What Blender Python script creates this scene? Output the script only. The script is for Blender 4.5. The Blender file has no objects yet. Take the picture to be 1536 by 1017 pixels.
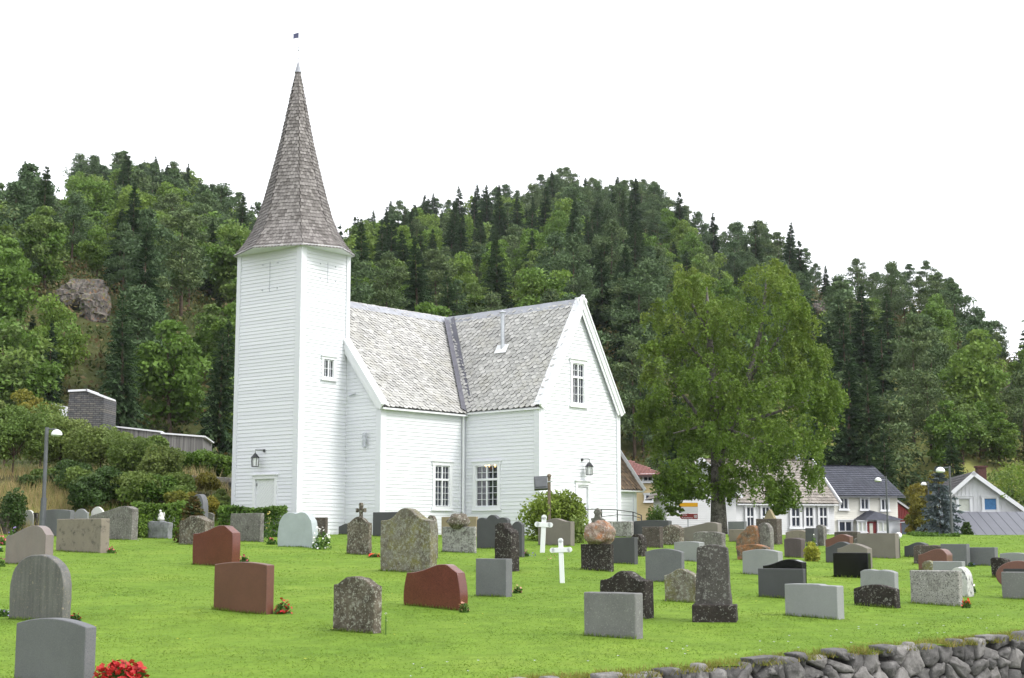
import bpy, math, random
import numpy as np
from mathutils import Vector, Matrix, noise as mnoise
R = math.radians
rng = np.random.default_rng(7)
random.seed(7)
SC = bpy.context.scene
COL = SC.collection

# ---------------------------------------------------------------- camera, sky, sun, exposure
F, CX, CY = 2179.0, 768.0, 508.5          # focal length / centre, in photograph pixels
PITCH = math.atan(302.4 / F)
cam_d = bpy.data.cameras.new('camera'); cam = bpy.data.objects.new('camera', cam_d); COL.objects.link(cam)
cam_d.sensor_width = 36.0; cam_d.lens = 36.0 * F / 1536.0
cam_d.clip_start = 0.2; cam_d.clip_end = 4000
cam.location = (0, 0, 0); cam.rotation_euler = (math.pi / 2 + PITCH, 0, 0)
SC.camera = cam

SUN_EL, SUN_AZ = R(46), R(118)            # azimuth clockwise from +Y (the view direction): from the right, slightly behind
world = bpy.data.worlds.new('World'); SC.world = world; world.use_nodes = True
wn = world.node_tree.nodes; wl = world.node_tree.links
for n in list(wn): wn.remove(n)
sky = wn.new('ShaderNodeTexSky'); sky.sky_type = 'NISHITA'; sky.sun_disc = False
sky.sun_elevation = SUN_EL; sky.sun_rotation = SUN_AZ; sky.air_density = 1.0; sky.dust_density = 4.0; sky.ozone_density = 1.0
hs = wn.new('ShaderNodeHueSaturation'); hs.inputs['Saturation'].default_value = 0.22
mx = wn.new('ShaderNodeMix'); mx.data_type = 'RGBA'; mx.inputs[0].default_value = 0.55
mx.inputs[7].default_value = (13.2, 13.5, 14.0, 1)      # the even cloud cover under the clear sky's gradient
bg = wn.new('ShaderNodeBackground'); bg.inputs['Strength'].default_value = 0.10
ow = wn.new('ShaderNodeOutputWorld')
wl.new(sky.outputs[0], hs.inputs['Color']); wl.new(hs.outputs[0], mx.inputs[6]); wl.new(mx.outputs[2], bg.inputs['Color']); wl.new(bg.outputs[0], ow.inputs['Surface'])
sd = bpy.data.lights.new('sun', 'SUN'); sd.energy = 1.0; sd.angle = R(14); sd.color = (1.0, 0.965, 0.91)
sun = bpy.data.objects.new('sun', sd); COL.objects.link(sun)
sv = Vector((math.sin(SUN_AZ) * math.cos(SUN_EL), math.cos(SUN_AZ) * math.cos(SUN_EL), math.sin(SUN_EL)))
sun.rotation_euler = (-sv).to_track_quat('-Z', 'Y').to_euler(); sun.location = (60, -40, 80)
SC.view_settings.view_transform = 'Standard'; SC.view_settings.look = 'None'
SC.view_settings.gamma = 1.0; SC.view_settings.exposure = 1.0; SC.view_settings.use_curve_mapping = False

# ---------------------------------------------------------------- helpers
cP, sP = math.cos(PITCH), math.sin(PITCH)
def ray(px, py):
    u = -(py - CY) / F; a = (px - CX) / F
    y = cP - u * sP; z = sP + u * cP
    return np.array([a / y, 1.0, z / y])
def at(px, py, Y): return Vector(ray(px, py) * Y)
def project(P):
    X, Y, Z = P[0], P[1], P[2]
    d = Y * cP + Z * sP; u = -Y * sP + Z * cP
    return CX + F * X / d, CY - F * u / d
def ss(a, b, x):
    t = np.clip((x - a) / (b - a), 0, 1); return t * t * (3 - 2 * t)
# skyline of the tree tops in the photograph (px -> py), and how far the ridge stands there
SKX = [-700, -200, 0, 40, 120, 200, 260, 320, 350, 400, 450, 500, 530, 560, 600, 650, 690, 740, 780, 830, 870, 920, 970, 1010, 1050, 1090, 1130, 1190, 1215, 1260, 1300, 1340, 1400, 1425, 1450, 1480, 1536, 1700, 2300]
SKY_ = [345, 328, 308, 288, 264, 260, 272, 290, 312, 335, 352, 352, 340, 320, 303, 288, 292, 270, 285, 256, 264, 268, 265, 290, 322, 338, 348, 352, 372, 392, 392, 388, 388, 398, 440, 462, 478, 500, 560]
RGX = [-700, 0, 300, 450, 560, 850, 1000, 1150, 1290, 1450, 1536, 2300]
RGR = [470, 470, 450, 400, 400, 420, 390, 330, 260, 240, 235, 260]
def noise2(x, y, s):
    return (np.sin(x / s * 1.3 + 1.7 * np.sin(y / s * .9 + .5)) + np.sin(y / s * 1.1 + 1.9 * np.sin(x / s * .7 + 2.1))) * .5
WA, WB = np.array([1.65, 19.8]), np.array([8.7, 24.6])     # two points on the churchyard wall's line
wd = (WB - WA) / np.linalg.norm(WB - WA); wnrm = np.array([-wd[1], wd[0]])   # normal into the churchyard
def wall_side(X, Y): return (X - WA[0]) * wnrm[0] + (Y - WA[1]) * wnrm[1]
def lawn_z(X, Y):
    X = np.asarray(X, float); Y = np.asarray(Y, float)
    t = Y - 24.5
    z = -1.56 + .046 * (t - np.logaddexp(0, (t - 40) / 1.5) * 1.5)
    z = z + .035 * noise2(X, Y, 2.6) + .02 * noise2(X + 9, Y, .9)
    return z
def gz(X, Y):
    X = np.asarray(X, float); Y = np.asarray(Y, float)
    z = lawn_z(X, Y)
    z = z + 3.0 * ss(63, 74, Y) * ss(-11.5, -16, X) + 2.2 * ss(72, 100, Y) * ss(-6, -24, X)
    z = z - 1.5 * ss(68, 86, Y) * ss(14, 26, X)
    Rr = np.hypot(X, Y)
    px = CX + F * cP * X / np.maximum(Y, 1.0)
    px = np.where(Y < 1, np.where(X < 0, -700, 2300), np.clip(px, -700, 2300))
    r1 = np.interp(px, RGX, RGR)
    ys = np.interp(px, SKX, SKY_)
    ztop = r1 * ((-(ys - CY) / F * cP + sP) / (cP + (ys - CY) / F * sP)) - np.interp(px, [300, 540, 1000, 1200], [13., 11., 10., 9.])
    r0 = np.interp(px, [-700, 300, 700, 1300, 1400, 2300], [105, 112, 125, 140, 128, 120])
    t = (Rr - r0) / (r1 - r0)
    zf = np.interp(px, [-700, 300, 900, 1300, 2300], [4, 4, 1.0, .5, 0.])
    hz = np.where(t <= 1, ss(0, .16, t) * .10 + np.clip(t, 0, 1) * .90, 1.0)
    hz = np.where(t > 1, 1 - np.clip(t - 1, 0, 1.5) * .5, hz)
    bumps = 2.6 * noise2(X, Y, 23) + 1.3 * noise2(X, Y, 9.)
    hill = (ztop - z) * hz + bumps * ss(.02, .2, t) * ss(1.0, .7, t)
    return z + np.where(t > 0, hill, 0) + zf * ss(-.4, 0., t) * 0
def ground_hit(px, py, fn=None, ymax=110.):
    fn = fn or gz
    d = ray(px, py); ys = np.arange(12, ymax, .05)
    g = d[2] * ys - fn(d[0] * ys, ys)
    k = np.argmax(g <= 0) if (g <= 0).any() else len(ys) - 1
    return Vector(d * ys[k])

def tag(o, label=None, cat=None, group=None, kind=None):
    if label: o['label'] = label
    if cat: o['category'] = cat
    if group: o['group'] = group
    if kind: o['kind'] = kind
    return o
def empty(name, loc, rz=0, label=None, cat=None, group=None):
    o = bpy.data.objects.new(name, None); COL.objects.link(o); o.empty_display_size = .3
    o.location = loc; o.rotation_euler = (0, 0, rz)
    return tag(o, label, cat, group)
def attach(o, root, world_coords=True):
    o.parent = root
    if world_coords:
        M = Matrix.Translation(root.location) @ root.rotation_euler.to_matrix().to_4x4()
        if root.parent is not None: M = Matrix.Identity(4) if root.type == 'MESH' else M
        o.matrix_parent_inverse = M.inverted() if root.type == 'EMPTY' else Matrix.Identity(4)
    return o

class MB:
    def __init__(s): s.v = []; s.f = []; s.m = []; s.r = []
    def face(s, pts, mi=0, rnd=0.):
        n = len(s.v); s.v += [tuple(p) for p in pts]; s.f.append(tuple(range(n, n + len(pts)))); s.m.append(mi); s.r.append(rnd)
    def mesh(s, verts, faces, mi=0, rnd=0.):
        n = len(s.v); s.v += [tuple(p) for p in verts]
        for f in faces: s.f.append(tuple(i + n for i in f)); s.m.append(mi); s.r.append(rnd)
    def obox(s, o, a, b, c, mi=0, rnd=0.):       # corner o and three edge vectors
        o, a, b, c = Vector(o), Vector(a), Vector(b), Vector(c)
        v = [o, o + a, o + a + b, o + b, o + c, o + a + c, o + a + b + c, o + b + c]
        fs = [(0, 3, 2, 1), (4, 5, 6, 7), (0, 1, 5, 4), (1, 2, 6, 5), (2, 3, 7, 6), (3, 0, 4, 7)]
        if a.cross(b).dot(c) < 0: fs = [f[::-1] for f in fs]
        s.mesh(v, fs, mi, rnd)
    def box(s, x0, x1, y0, y1, z0, z1, mi=0): s.obox((x0, y0, z0), (x1 - x0, 0, 0), (0, y1 - y0, 0), (0, 0, z1 - z0), mi)
    def tube(s, pts, rad, n=8, mi=0, cap=True):
        pts = [Vector(p) for p in pts]; rads = rad if isinstance(rad, (list, tuple)) else [rad] * len(pts)
        rings = []; base = len(s.v)
        for i, p in enumerate(pts):
            d = (pts[min(i + 1, len(pts) - 1)] - pts[max(i - 1, 0)]).normalized()
            up = Vector((0, 0, 1)) if abs(d.z) < .9 else Vector((1, 0, 0))
            e = d.cross(up).normalized(); g = e.cross(d)
            rings.append([p + (e * math.cos(k * 2 * math.pi / n) + g * math.sin(k * 2 * math.pi / n)) * rads[i] for k in range(n)])
        vs = [q for r_ in rings for q in r_]; fs = []
        for i in range(len(pts) - 1):
            for k in range(n):
                a, b = i * n + k, i * n + (k + 1) % n
                fs.append((a, a + n, b + n, b))
        if cap: fs.append(tuple(range(n))); fs.append(tuple(range((len(pts) - 1) * n, len(pts) * n))[::-1])
        s.mesh(vs, fs, mi)
    def lathe(s, c, prof, n=16, mi=0):
        vs = []; fs = []
        for (r_, z) in prof:
            vs += [(c[0] + r_ * math.cos(k * 2 * math.pi / n), c[1] + r_ * math.sin(k * 2 * math.pi / n), c[2] + z) for k in range(n)]
        for i in range(len(prof) - 1):
            for k in range(n):
                a, b = i * n + k, i * n + (k + 1) % n
                fs.append((a, b, b + n, a + n))
        fs.append(tuple(range(n))[::-1]); fs.append(tuple(range((len(prof) - 1) * n, len(prof) * n)))
        s.mesh(vs, fs, mi)
    def build(s, name, mats, parent=None, smooth=False, bevel=0., local=False):
        me = bpy.data.meshes.new(name); me.from_pydata(s.v, [], s.f)
        mats = mats if isinstance(mats, (list, tuple)) else [mats]
        for m_ in mats: me.materials.append(m_)
        if len(mats) > 1: me.polygons.foreach_set('material_index', s.m)
        if any(s.r):
            at_ = me.attributes.new('rnd', 'FLOAT', 'FACE'); at_.data.foreach_set('value', s.r)
        if smooth: me.polygons.foreach_set('use_smooth', [True] * len(s.f))
        me.update()
        o = bpy.data.objects.new(name, me); COL.objects.link(o)
        if parent is not None:
            if local: o.parent = parent
            else: attach(o, parent)
        if bevel:
            b = o.modifiers.new('edge', 'BEVEL'); b.width = bevel; b.segments = 2; b.limit_method = 'ANGLE'; b.angle_limit = R(40)
        return o
def np_mesh(name, V, Q, mats, mi=None, rnd=None, smooth=False):   # V (n,3), Q (m,k)
    me = bpy.data.meshes.new(name); V = np.ascontiguousarray(V, np.float32); Q = np.ascontiguousarray(Q, np.int32); k = Q.shape[1]
    me.vertices.add(len(V)); me.vertices.foreach_set('co', V.ravel())
    me.loops.add(Q.size); me.loops.foreach_set('vertex_index', Q.ravel())
    me.polygons.add(len(Q)); me.polygons.foreach_set('loop_start', np.arange(0, Q.size, k, dtype=np.int32))
    for m_ in mats: me.materials.append(m_)
    if mi is not None: me.polygons.foreach_set('material_index', np.ascontiguousarray(mi, np.int32))
    if rnd is not None:
        at_ = me.attributes.new('rnd', 'FLOAT', 'FACE'); at_.data.foreach_set('value', np.ascontiguousarray(rnd, np.float32))
    if smooth: me.polygons.foreach_set('use_smooth', np.ones(len(Q), bool))
    me.update(calc_edges=True); me.validate()
    return me

# ---------------------------------------------------------------- materials
def newmat(name):
    m = bpy.data.materials.new(name); m.use_nodes = True; nt = m.node_tree
    b = nt.nodes['Principled BSDF']; return m, nt, b
def N(nt, t, **kw):
    n = nt.nodes.new(t)
    for k, v in kw.items():
        if k in ('operation', 'blend_type', 'data_type', 'noise_dimensions', 'feature', 'attribute_name', 'voronoi_dimensions'): setattr(n, k, v)
        else: n.inputs[k].default_value = v
    return n
def ramp(nt, src, stops):
    r_ = nt.nodes.new('ShaderNodeValToRGB'); el = r_.color_ramp.elements
    while len(el) < len(stops): el.new(.5)
    for e, (p, c) in zip(el, stops):
        e.position = p; e.color = (c, c, c, 1) if isinstance(c, (int, float)) else (*c, 1)
    nt.links.new(src, r_.inputs[0]); return r_.outputs[0]
def mixc(nt, fac, a, b, mode='MIX'):
    m = nt.nodes.new('ShaderNodeMix'); m.data_type = 'RGBA'; m.blend_type = mode
    for s_, i in ((fac, 0), (a, 6), (b, 7)):
        if isinstance(s_, (int, float)): m.inputs[i].default_value = s_
        elif isinstance(s_, tuple): m.inputs[i].default_value = (*s_, 1)
        else: nt.links.new(s_, m.inputs[i])
    return m.outputs[2]
def coords(nt, kind='Object', scale=(1, 1, 1)):
    tc = nt.nodes.new('ShaderNodeTexCoord'); mp = nt.nodes.new('ShaderNodeMapping'); mp.inputs['Scale'].default_value = scale
    nt.links.new(tc.outputs[kind], mp.inputs[0]); return mp.outputs[0]
def noise(nt, vec, scale, detail=4, rough=.55, rand=True):
    n = N(nt, 'ShaderNodeTexNoise', noise_dimensions='4D'); n.inputs['Scale'].default_value = scale; n.inputs['Detail'].default_value = detail; n.inputs['Roughness'].default_value = rough
    nt.links.new(vec, n.inputs['Vector'])
    if rand:
        oi = nt.nodes.new('ShaderNodeObjectInfo'); mu = N(nt, 'ShaderNodeMath', operation='MULTIPLY'); mu.inputs[1].default_value = 37.
        nt.links.new(oi.outputs['Random'], mu.inputs[0]); nt.links.new(mu.outputs[0], n.inputs['W'])
    return n.outputs[0]
def bump(nt, b, h, strength=.3, dist=.02):
    bp = nt.nodes.new('ShaderNodeBump'); bp.inputs['Strength'].default_value = strength; bp.inputs['Distance'].default_value = dist
    nt.links.new(h, bp.inputs['Height']); nt.links.new(bp.outputs[0], b.inputs['Normal'])
def simple(name, col, rough=.6, var=.12, scale=3., metal=0., spec=.5):
    m, nt, b = newmat(name); v = coords(nt)
    f = noise(nt, v, scale, 5)
    lo = tuple(c * (1 - var) for c in col); hi = tuple(min(1, c * (1 + var)) for c in col)
    nt.links.new(ramp(nt, f, [(.3, lo), (.7, hi)]), b.inputs['Base Color'])
    b.inputs['Roughness'].default_value = rough; b.inputs['Metallic'].default_value = metal; b.inputs['Specular IOR Level'].default_value = spec
    return m
STONE_K = .70
def stone(name, col, var=.2, speck=0., speck_col=(.02, .02, .02), speck_scale=90., lichen=0., lichen_col=(.42, .42, .38), dark=0., dark_col=(.03, .026, .022), streak=0., moss=0., moss_col=(.14, .15, .03), rough=.8, rust=0., bumpy=.25, edge_dark=0.):
    m, nt, b = newmat(name); v = coords(nt); col = tuple(x * STONE_K for x in col); lichen_col = tuple(x * STONE_K for x in lichen_col)
    c = ramp(nt, noise(nt, v, 2.2, 6, .6), [(.3, tuple(x * (1 - var) for x in col)), (.7, tuple(x * (1 + var) for x in col))])
    if streak:
        vs = coords(nt, 'Object', (7, 7, .6)); c = mixc(nt, ramp(nt, noise(nt, vs, 1.6, 5), [(.5 - .25 * streak, 0), (.75, streak)]), c, dark_col)
    if dark:
        c = mixc(nt, ramp(nt, noise(nt, v, 3.6, 10, .72), [(.62 - .3 * dark, 0), (.72 - .16 * dark, 1)]), c, dark_col)
    if moss:
        c = mixc(nt, ramp(nt, noise(nt, v, 2.6, 8, .65), [(.66 - .3 * moss, 0), (.8 - .22 * moss, .85)]), c, moss_col)
    if rust:
        c = mixc(nt, ramp(nt, noise(nt, v, 3.7, 8, .6), [(.62 - .3 * rust, 0), (.75 - .22 * rust, .9)]), c, (.36, .15, .06))
    if lichen:
        vo = N(nt, 'ShaderNodeTexNoise'); c = mixc(nt, ramp(nt, noise(nt, v, 13., 11, .76), [(.62 - .18 * lichen, 0), (.68 - .18 * lichen, .9)]), c, lichen_col)
        w = N(nt, 'ShaderNodeTexVoronoi'); w.inputs['Scale'].default_value = 19.; nt.links.new(v, w.inputs['Vector'])
        c = mixc(nt, ramp(nt, w.outputs['Distance'], [(.14, .75 * min(1, lichen * 2)), (.24, 0)]), c, tuple(min(.8, x * 1.25) for x in lichen_col))
    if speck:
        f = noise(nt, v, speck_scale, 2, .5); c = mixc(nt, ramp(nt, f, [(.52, 0), (.64, speck)]), c, speck_col)
        f2 = noise(nt, v, speck_scale * .7, 2, .5); c = mixc(nt, ramp(nt, f2, [(.56, 0), (.68, speck * .5)]), c, tuple(min(.75, x * 1.8) for x in col))
    nt.links.new(c, b.inputs['Base Color']); b.inputs['Roughness'].default_value = rough; b.inputs['Specular IOR Level'].default_value = .5 if rough < .5 else .3
    if bumpy: bump(nt, b, noise(nt, v, 22., 8, .7), bumpy, .03)
    return m
def leafmat(name, cols, trans=.3, rough=.6, hue_var=.03):
    """foliage: colour picked per tree and per leaf clump between a few greens"""
    m, nt, b = newmat(name)
    at_ = nt.nodes.new('ShaderNodeAttribute'); at_.attribute_name = 'rnd'
    oi = nt.nodes.new('ShaderNodeObjectInfo')
    ad = N(nt, 'ShaderNodeMath', operation='ADD'); nt.links.new(at_.outputs['Fac'], ad.inputs[0]); nt.links.new(oi.outputs['Random'], ad.inputs[1])
    fr = N(nt, 'ShaderNodeMath', operation='FRACT'); nt.links.new(ad.outputs[0], fr.inputs[0])
    c = ramp(nt, fr.outputs[0], [(i / max(1, len(cols) - 1), c_) for i, c_ in enumerate(cols)])
    v = coords(nt); f = noise(nt, v, 1.1, 4, .6)
    hsn = nt.nodes.new('ShaderNodeHueSaturation'); nt.links.new(c, hsn.inputs['Color'])
    nt.links.new(ramp(nt, f, [(.3, .72), (.7, 1.3)]), hsn.inputs['Value'])
    b.inputs['Roughness'].default_value = rough; b.inputs['Specular IOR Level'].default_value = .25
    nt.links.new(hsn.outputs[0], b.inputs['Base Color'])
    tr = nt.nodes.new('ShaderNodeBsdfTranslucent'); nt.links.new(hsn.outputs[0], tr.inputs['Color'])
    ms = nt.nodes.new('ShaderNodeMixShader'); ms.inputs[0].default_value = trans
    nt.links.new(b.outputs[0], ms.inputs[1]); nt.links.new(tr.outputs[0], ms.inputs[2])
    nt.links.new(ms.outputs[0], nt.nodes['Material Output'].inputs['Surface'])
    return m
def rndmat(name, c0, c1, rough=.85, scale=6., streak=(1, 1, 1), bumpv=0., lich=None, vlo=.65):
    m, nt, b = newmat(name)
    at_ = nt.nodes.new('ShaderNodeAttribute'); at_.attribute_name = 'rnd'
    c = ramp(nt, at_.outputs['Fac'], [(0, c0), (1, c1)])
    v = coords(nt, 'Object', streak); f = noise(nt, v, scale, 6, .65, False)
    hsn = nt.nodes.new('ShaderNodeHueSaturation'); nt.links.new(c, hsn.inputs['Color']); nt.links.new(ramp(nt, f, [(.3, vlo), (.7, 1.95 - vlo)]), hsn.inputs['Value'])
    c = hsn.outputs[0]
    if lich:
        f = noise(nt, coords(nt), 1.1, 9, .7, False); c = mixc(nt, ramp(nt, f, [(.5, 0), (.66, .8)]), c, lich)
    nt.links.new(c, b.inputs['Base Color']); b.inputs['Roughness'].default_value = rough; b.inputs['Specular IOR Level'].default_value = .3
    if bumpv: bump(nt, b, f, bumpv, .02)
    return m
def glassmat(name, col=(.03, .035, .045), clear=0.):
    m, nt, b = newmat(name); b.inputs['Base Color'].default_value = (*col, 1); b.inputs['Roughness'].default_value = .12; b.inputs['Specular IOR Level'].default_value = .18
    if clear:
        tr = nt.nodes.new('ShaderNodeBsdfTransparent'); ms = nt.nodes.new('ShaderNodeMixShader'); ms.inputs[0].default_value = clear
        nt.links.new(b.outputs[0], ms.inputs[1]); nt.links.new(tr.outputs[0], ms.inputs[2]); nt.links.new(ms.outputs[0], nt.nodes['Material Output'].inputs['Surface'])
    return m
def emis(name, col, s):
    m, nt, b = newmat(name); b.inputs['Base Color'].default_value = (*col, 1); b.inputs['Emission Color'].default_value = (*col, 1); b.inputs['Emission Strength'].default_value = s; return m

M = {}
def paintmat():
    m, nt, b = newmat('white_board_paint'); v = coords(nt)
    at_ = nt.nodes.new('ShaderNodeAttribute'); at_.attribute_name = 'rnd'
    c = ramp(nt, at_.outputs['Fac'], [(0, (.64, .652, .69)), (1, (.69, .702, .735))])
    f = noise(nt, coords(nt, 'Object', (1., 1., .25)), 2.2, 7, .7, False)
    c = mixc(nt, ramp(nt, f, [(.60, 0), (.80, .22)]), c, (.40, .41, .40))
    nt.links.new(c, b.inputs['Base Color']); b.inputs['Roughness'].default_value = .55; b.inputs['Specular IOR Level'].default_value = .4
    return m
M['white'] = paintmat()
M['white_trim'] = simple('white_trim_paint', (.70, .71, .735), .5, .02, 2.)
M['lead'] = simple('lead_sheet', (.30, .31, .345), .55, .22, 2.5, 0.)
M['lead_dark'] = simple('dark_lead_valley', (.12, .12, .145), .55, .2, 2.5)
M['zinc'] = simple('galvanised_steel', (.45, .47, .5), .4, .1, 6., .6)
M['iron'] = simple('black_iron', (.018, .02, .022), .5, .2, 8.)
M['greypole'] = simple('grey_painted_steel', (.085, .09, .1), .5, .15, 5.)
M['lampglass'] = simple('white_lamp_dome', (.82, .83, .84), .3, .02, 5.)
M['glass'] = glassmat('window_glass', (.035, .042, .06)); M['church_glass'] = glassmat('church_glass', (.014, .018, .034), .2)
M['lantern_glass'] = glassmat('lantern_glass', (.7, .72, .72), .25)
M['slate'] = rndmat('weathered_roof_slate', (.32, .317, .305), (.485, .478, .46), .8, 5., (1, 1, 1), .2, (.36, .35, .31), .8)
M['shingle'] = rndmat('grey_wood_shingle', (.125, .113, .106), (.275, .255, .243), .85, 9., (4, 4, .8), .25)
M['tile_brown'] = rndmat('brown_pantile', (.10, .075, .055), (.22, .155, .10), .8, 7., (1, 1, 1), .2)
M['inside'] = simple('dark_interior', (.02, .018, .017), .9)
# ---------------------------------------------------------------- ground: lawn, hillsides, road outside the wall
def grid_mesh(name, xs, ys, zf, mats, keep=None, rnd=None):
    X, Y = np.meshgrid(xs, ys); Z = zf(X, Y); nx, ny = len(xs), len(ys)
    V = np.stack([X, Y, Z], -1).reshape(-1, 3)
    i = (np.arange(ny - 1)[:, None] * nx + np.arange(nx - 1)[None]).ravel()
    Q = np.stack([i, i + 1, i + nx + 1, i + nx], -1)
    if keep is not None:
        c = V[Q].mean(1); Q = Q[keep(c[:, 0], c[:, 1])]
    me = np_mesh(name, V, Q, mats, smooth=True)
    o = bpy.data.objects.new(name, me); COL.objects.link(o); return o
def lawnmat():
    m, nt, b = newmat('lawn_grass'); v = coords(nt)
    c = ramp(nt, noise(nt, v, .35, 5, .6, False), [(.3, (.108, .19, .022)), (.55, (.142, .228, .028)), (.75, (.19, .265, .04))])
    f = noise(nt, v, 2.3, 8, .7, False)
    hsn = nt.nodes.new('ShaderNodeHueSaturation'); nt.links.new(c, hsn.inputs['Color']); nt.links.new(ramp(nt, f, [(.3, .72), (.7, 1.2)]), hsn.inputs['Value'])
    c2 = mixc(nt, ramp(nt, noise(nt, v, .8, 6, .7, False), [(.63, 0), (.78, .45)]), hsn.outputs[0], (.25, .25, .05))
    nt.links.new(c2, b.inputs['Base Color']); b.inputs['Roughness'].default_value = .9; b.inputs['Specular IOR Level'].default_value = .1
    bump(nt, b, noise(nt, v, 30., 8, .75, False), .35, .04)
    return m
M['lawn'] = lawnmat()
def hillmat():
    m, nt, b = newmat('forest_floor'); v = coords(nt)
    c = ramp(nt, noise(nt, v, .06, 9, .7, False), [(.35, (.04, .055, .02)), (.5, (.075, .085, .03)), (.65, (.13, .115, .05))])
    nt.links.new(c, b.inputs['Base Color']); b.inputs['Roughness'].default_value = .95; b.inputs['Specular IOR Level'].default_value = .1
    bump(nt, b, noise(nt, v, 1.5, 8, .75, False), .8, .3); return m
M['hill'] = hillmat()
M['meadow'] = simple('dry_meadow', (.24, .25, .08), .95, .35, .5, 0, .1)
M['asphalt'] = simple('asphalt', (.055, .055, .058), .9, .2, 4., 0, .2)
M['verge'] = simple('verge_grass', (.07, .10, .025), .95, .3, 1.2, 0, .1)

xs = np.concatenate([np.arange(-26, 40.01, .4)]); ys = np.arange(8, 79, .4)
lawn = grid_mesh('lawn', xs, ys, lambda X, Y: gz(X, Y), [M['lawn']], keep=lambda x, y: (wall_side(x, y) > .15) & ~((y > 67.5 + 1.2 * np.sin(x * 1.3)) & (x < -11.)))
tag(lawn, kind='structure')
hx = np.concatenate([np.arange(-460, -60, 9), np.arange(-60, 62, 3), np.arange(62, 461, 9)])
hy = np.concatenate([np.arange(-30, 6, 6), np.arange(6, 130, 3), np.arange(130, 720, 8)])
def hill_z(X, Y):
    z = gz(X, Y)
    inside = ss(-26, -24, X) * ss(40, 38, X) * ss(79, 77, Y)
    out = wall_side(X, Y)
    z = z - .35 * inside
    return np.where(out < 3.2, np.minimum(z, -3.45 + .0 * X), z)
hill = grid_mesh('hillside', hx, hy, hill_z, [M['hill']]); tag(hill, kind='structure')
# outside the churchyard wall: verge sheet and the road the photograph was taken from
def strip(name, off0, off1, z, mat, L0=-60, L1=70):
    b_ = MB(); n = 40
    for i in range(n):
        a0, a1 = L0 + (L1 - L0) * i / n, L0 + (L1 - L0) * (i + 1) / n
        p = lambda a, o_: (WA[0] + wd[0] * a + wnrm[0] * o_, WA[1] + wd[1] * a + wnrm[1] * o_, z)
        b_.face([p(a0, off0), p(a1, off0), p(a1, off1), p(a0, off1)])
    o = b_.build(name, mat); tag(o, kind='structure'); return o
strip('verge', -3.0, .4, -3.40, M['verge']); strip('road', -24, -3.0, -3.40, M['asphalt'])

# ---------------------------------------------------------------- churchyard dry-stone wall
def voronoi_cells(W, H, n, seed):
    rg = np.random.default_rng(seed); pts = []
    tries = 0
    while len(pts) < n and tries < n * 60:
        p = rg.random(2) * (W, H); tries += 1
        dmin = .16 + .25 * (noise2(p[0] * 3, p[1] * 3, 1.1) + 1) * .5
        if all(((p - q) * (1, 1.25)) @ ((p - q) * (1, 1.25)) > dmin * dmin for q in pts[-400:]): pts.append(p)
    pts = np.array(pts); cells = []
    for i, p in enumerate(pts):
        poly = [np.array(q) for q in ((0, 0), (W, 0), (W, H), (0, H))]
        dd = np.linalg.norm(pts - p, axis=1); nb = np.argsort(dd)[1:22]
        for j in nb:
            if dd[j] > 2.2: continue
            mid = (p + pts[j]) / 2; nr = (pts[j] - p)
            out = []
            for k in range(len(poly)):
                a, b = poly[k], poly[(k + 1) % len(poly)]
                da, db = (a - mid) @ nr, (b - mid) @ nr
                if da <= 0: out.append(a)
                if da * db < 0: out.append(a + (b - a) * (da / (da - db)))
            poly = out
            if len(poly) < 3: break
        if len(poly) >= 3: cells.append((p, poly))
    return cells
M['wallstone'] = None
def wallmat():
    m, nt, b = newmat('wall_stone'); v = coords(nt)
    at_ = nt.nodes.new('ShaderNodeAttribute'); at_.attribute_name = 'rnd'
    c = ramp(nt, at_.outputs['Fac'], [(0, (.095, .092, .09)), (.5, (.15, .145, .14)), (1, (.235, .225, .215))])
    hsn = nt.nodes.new('ShaderNodeHueSaturation'); nt.links.new(c, hsn.inputs['Color']); nt.links.new(ramp(nt, noise(nt, v, 5., 9, .7, False), [(.3, .5), (.7, 1.4)]), hsn.inputs['Value'])
    c = mixc(nt, ramp(nt, noise(nt, v, 6., 10, .75, False), [(.54, 0), (.64, .75)]), hsn.outputs[0], (.30, .29, .275))
    nt.links.new(c, b.inputs['Base Color']); b.inputs['Roughness'].default_value = .9; b.inputs['Specular IOR Level'].default_value = .25
    bump(nt, b, noise(nt, v, 9., 9, .72, False), .7, .06); return m
M['wallstone'] = wallmat()
M['gap'] = simple('wall_core_and_shade', (.03, .028, .025), .95)  # wall backing and slate gaps; also the painted shadow under the ledge
M['moss'] = simple('moss', (.17, .17, .028), .95, .4, 6., 0, .1)
WL0, WL1 = -14., 16.
def wp(a, o_, z): return Vector((WA[0] + wd[0] * a + wnrm[0] * o_, WA[1] + wd[1] * a + wnrm[1] * o_, z))
def wall_top(a):
    p = wp(a, .3, 0); return float(gz(p.x, p.y)) - .03
swall = empty('stone_wall', wp(0, .3, -3.4), 0, 'long dry-stone retaining wall of grey boulders below the lawn', 'wall')
V = []; Q = []; RN = []
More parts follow.
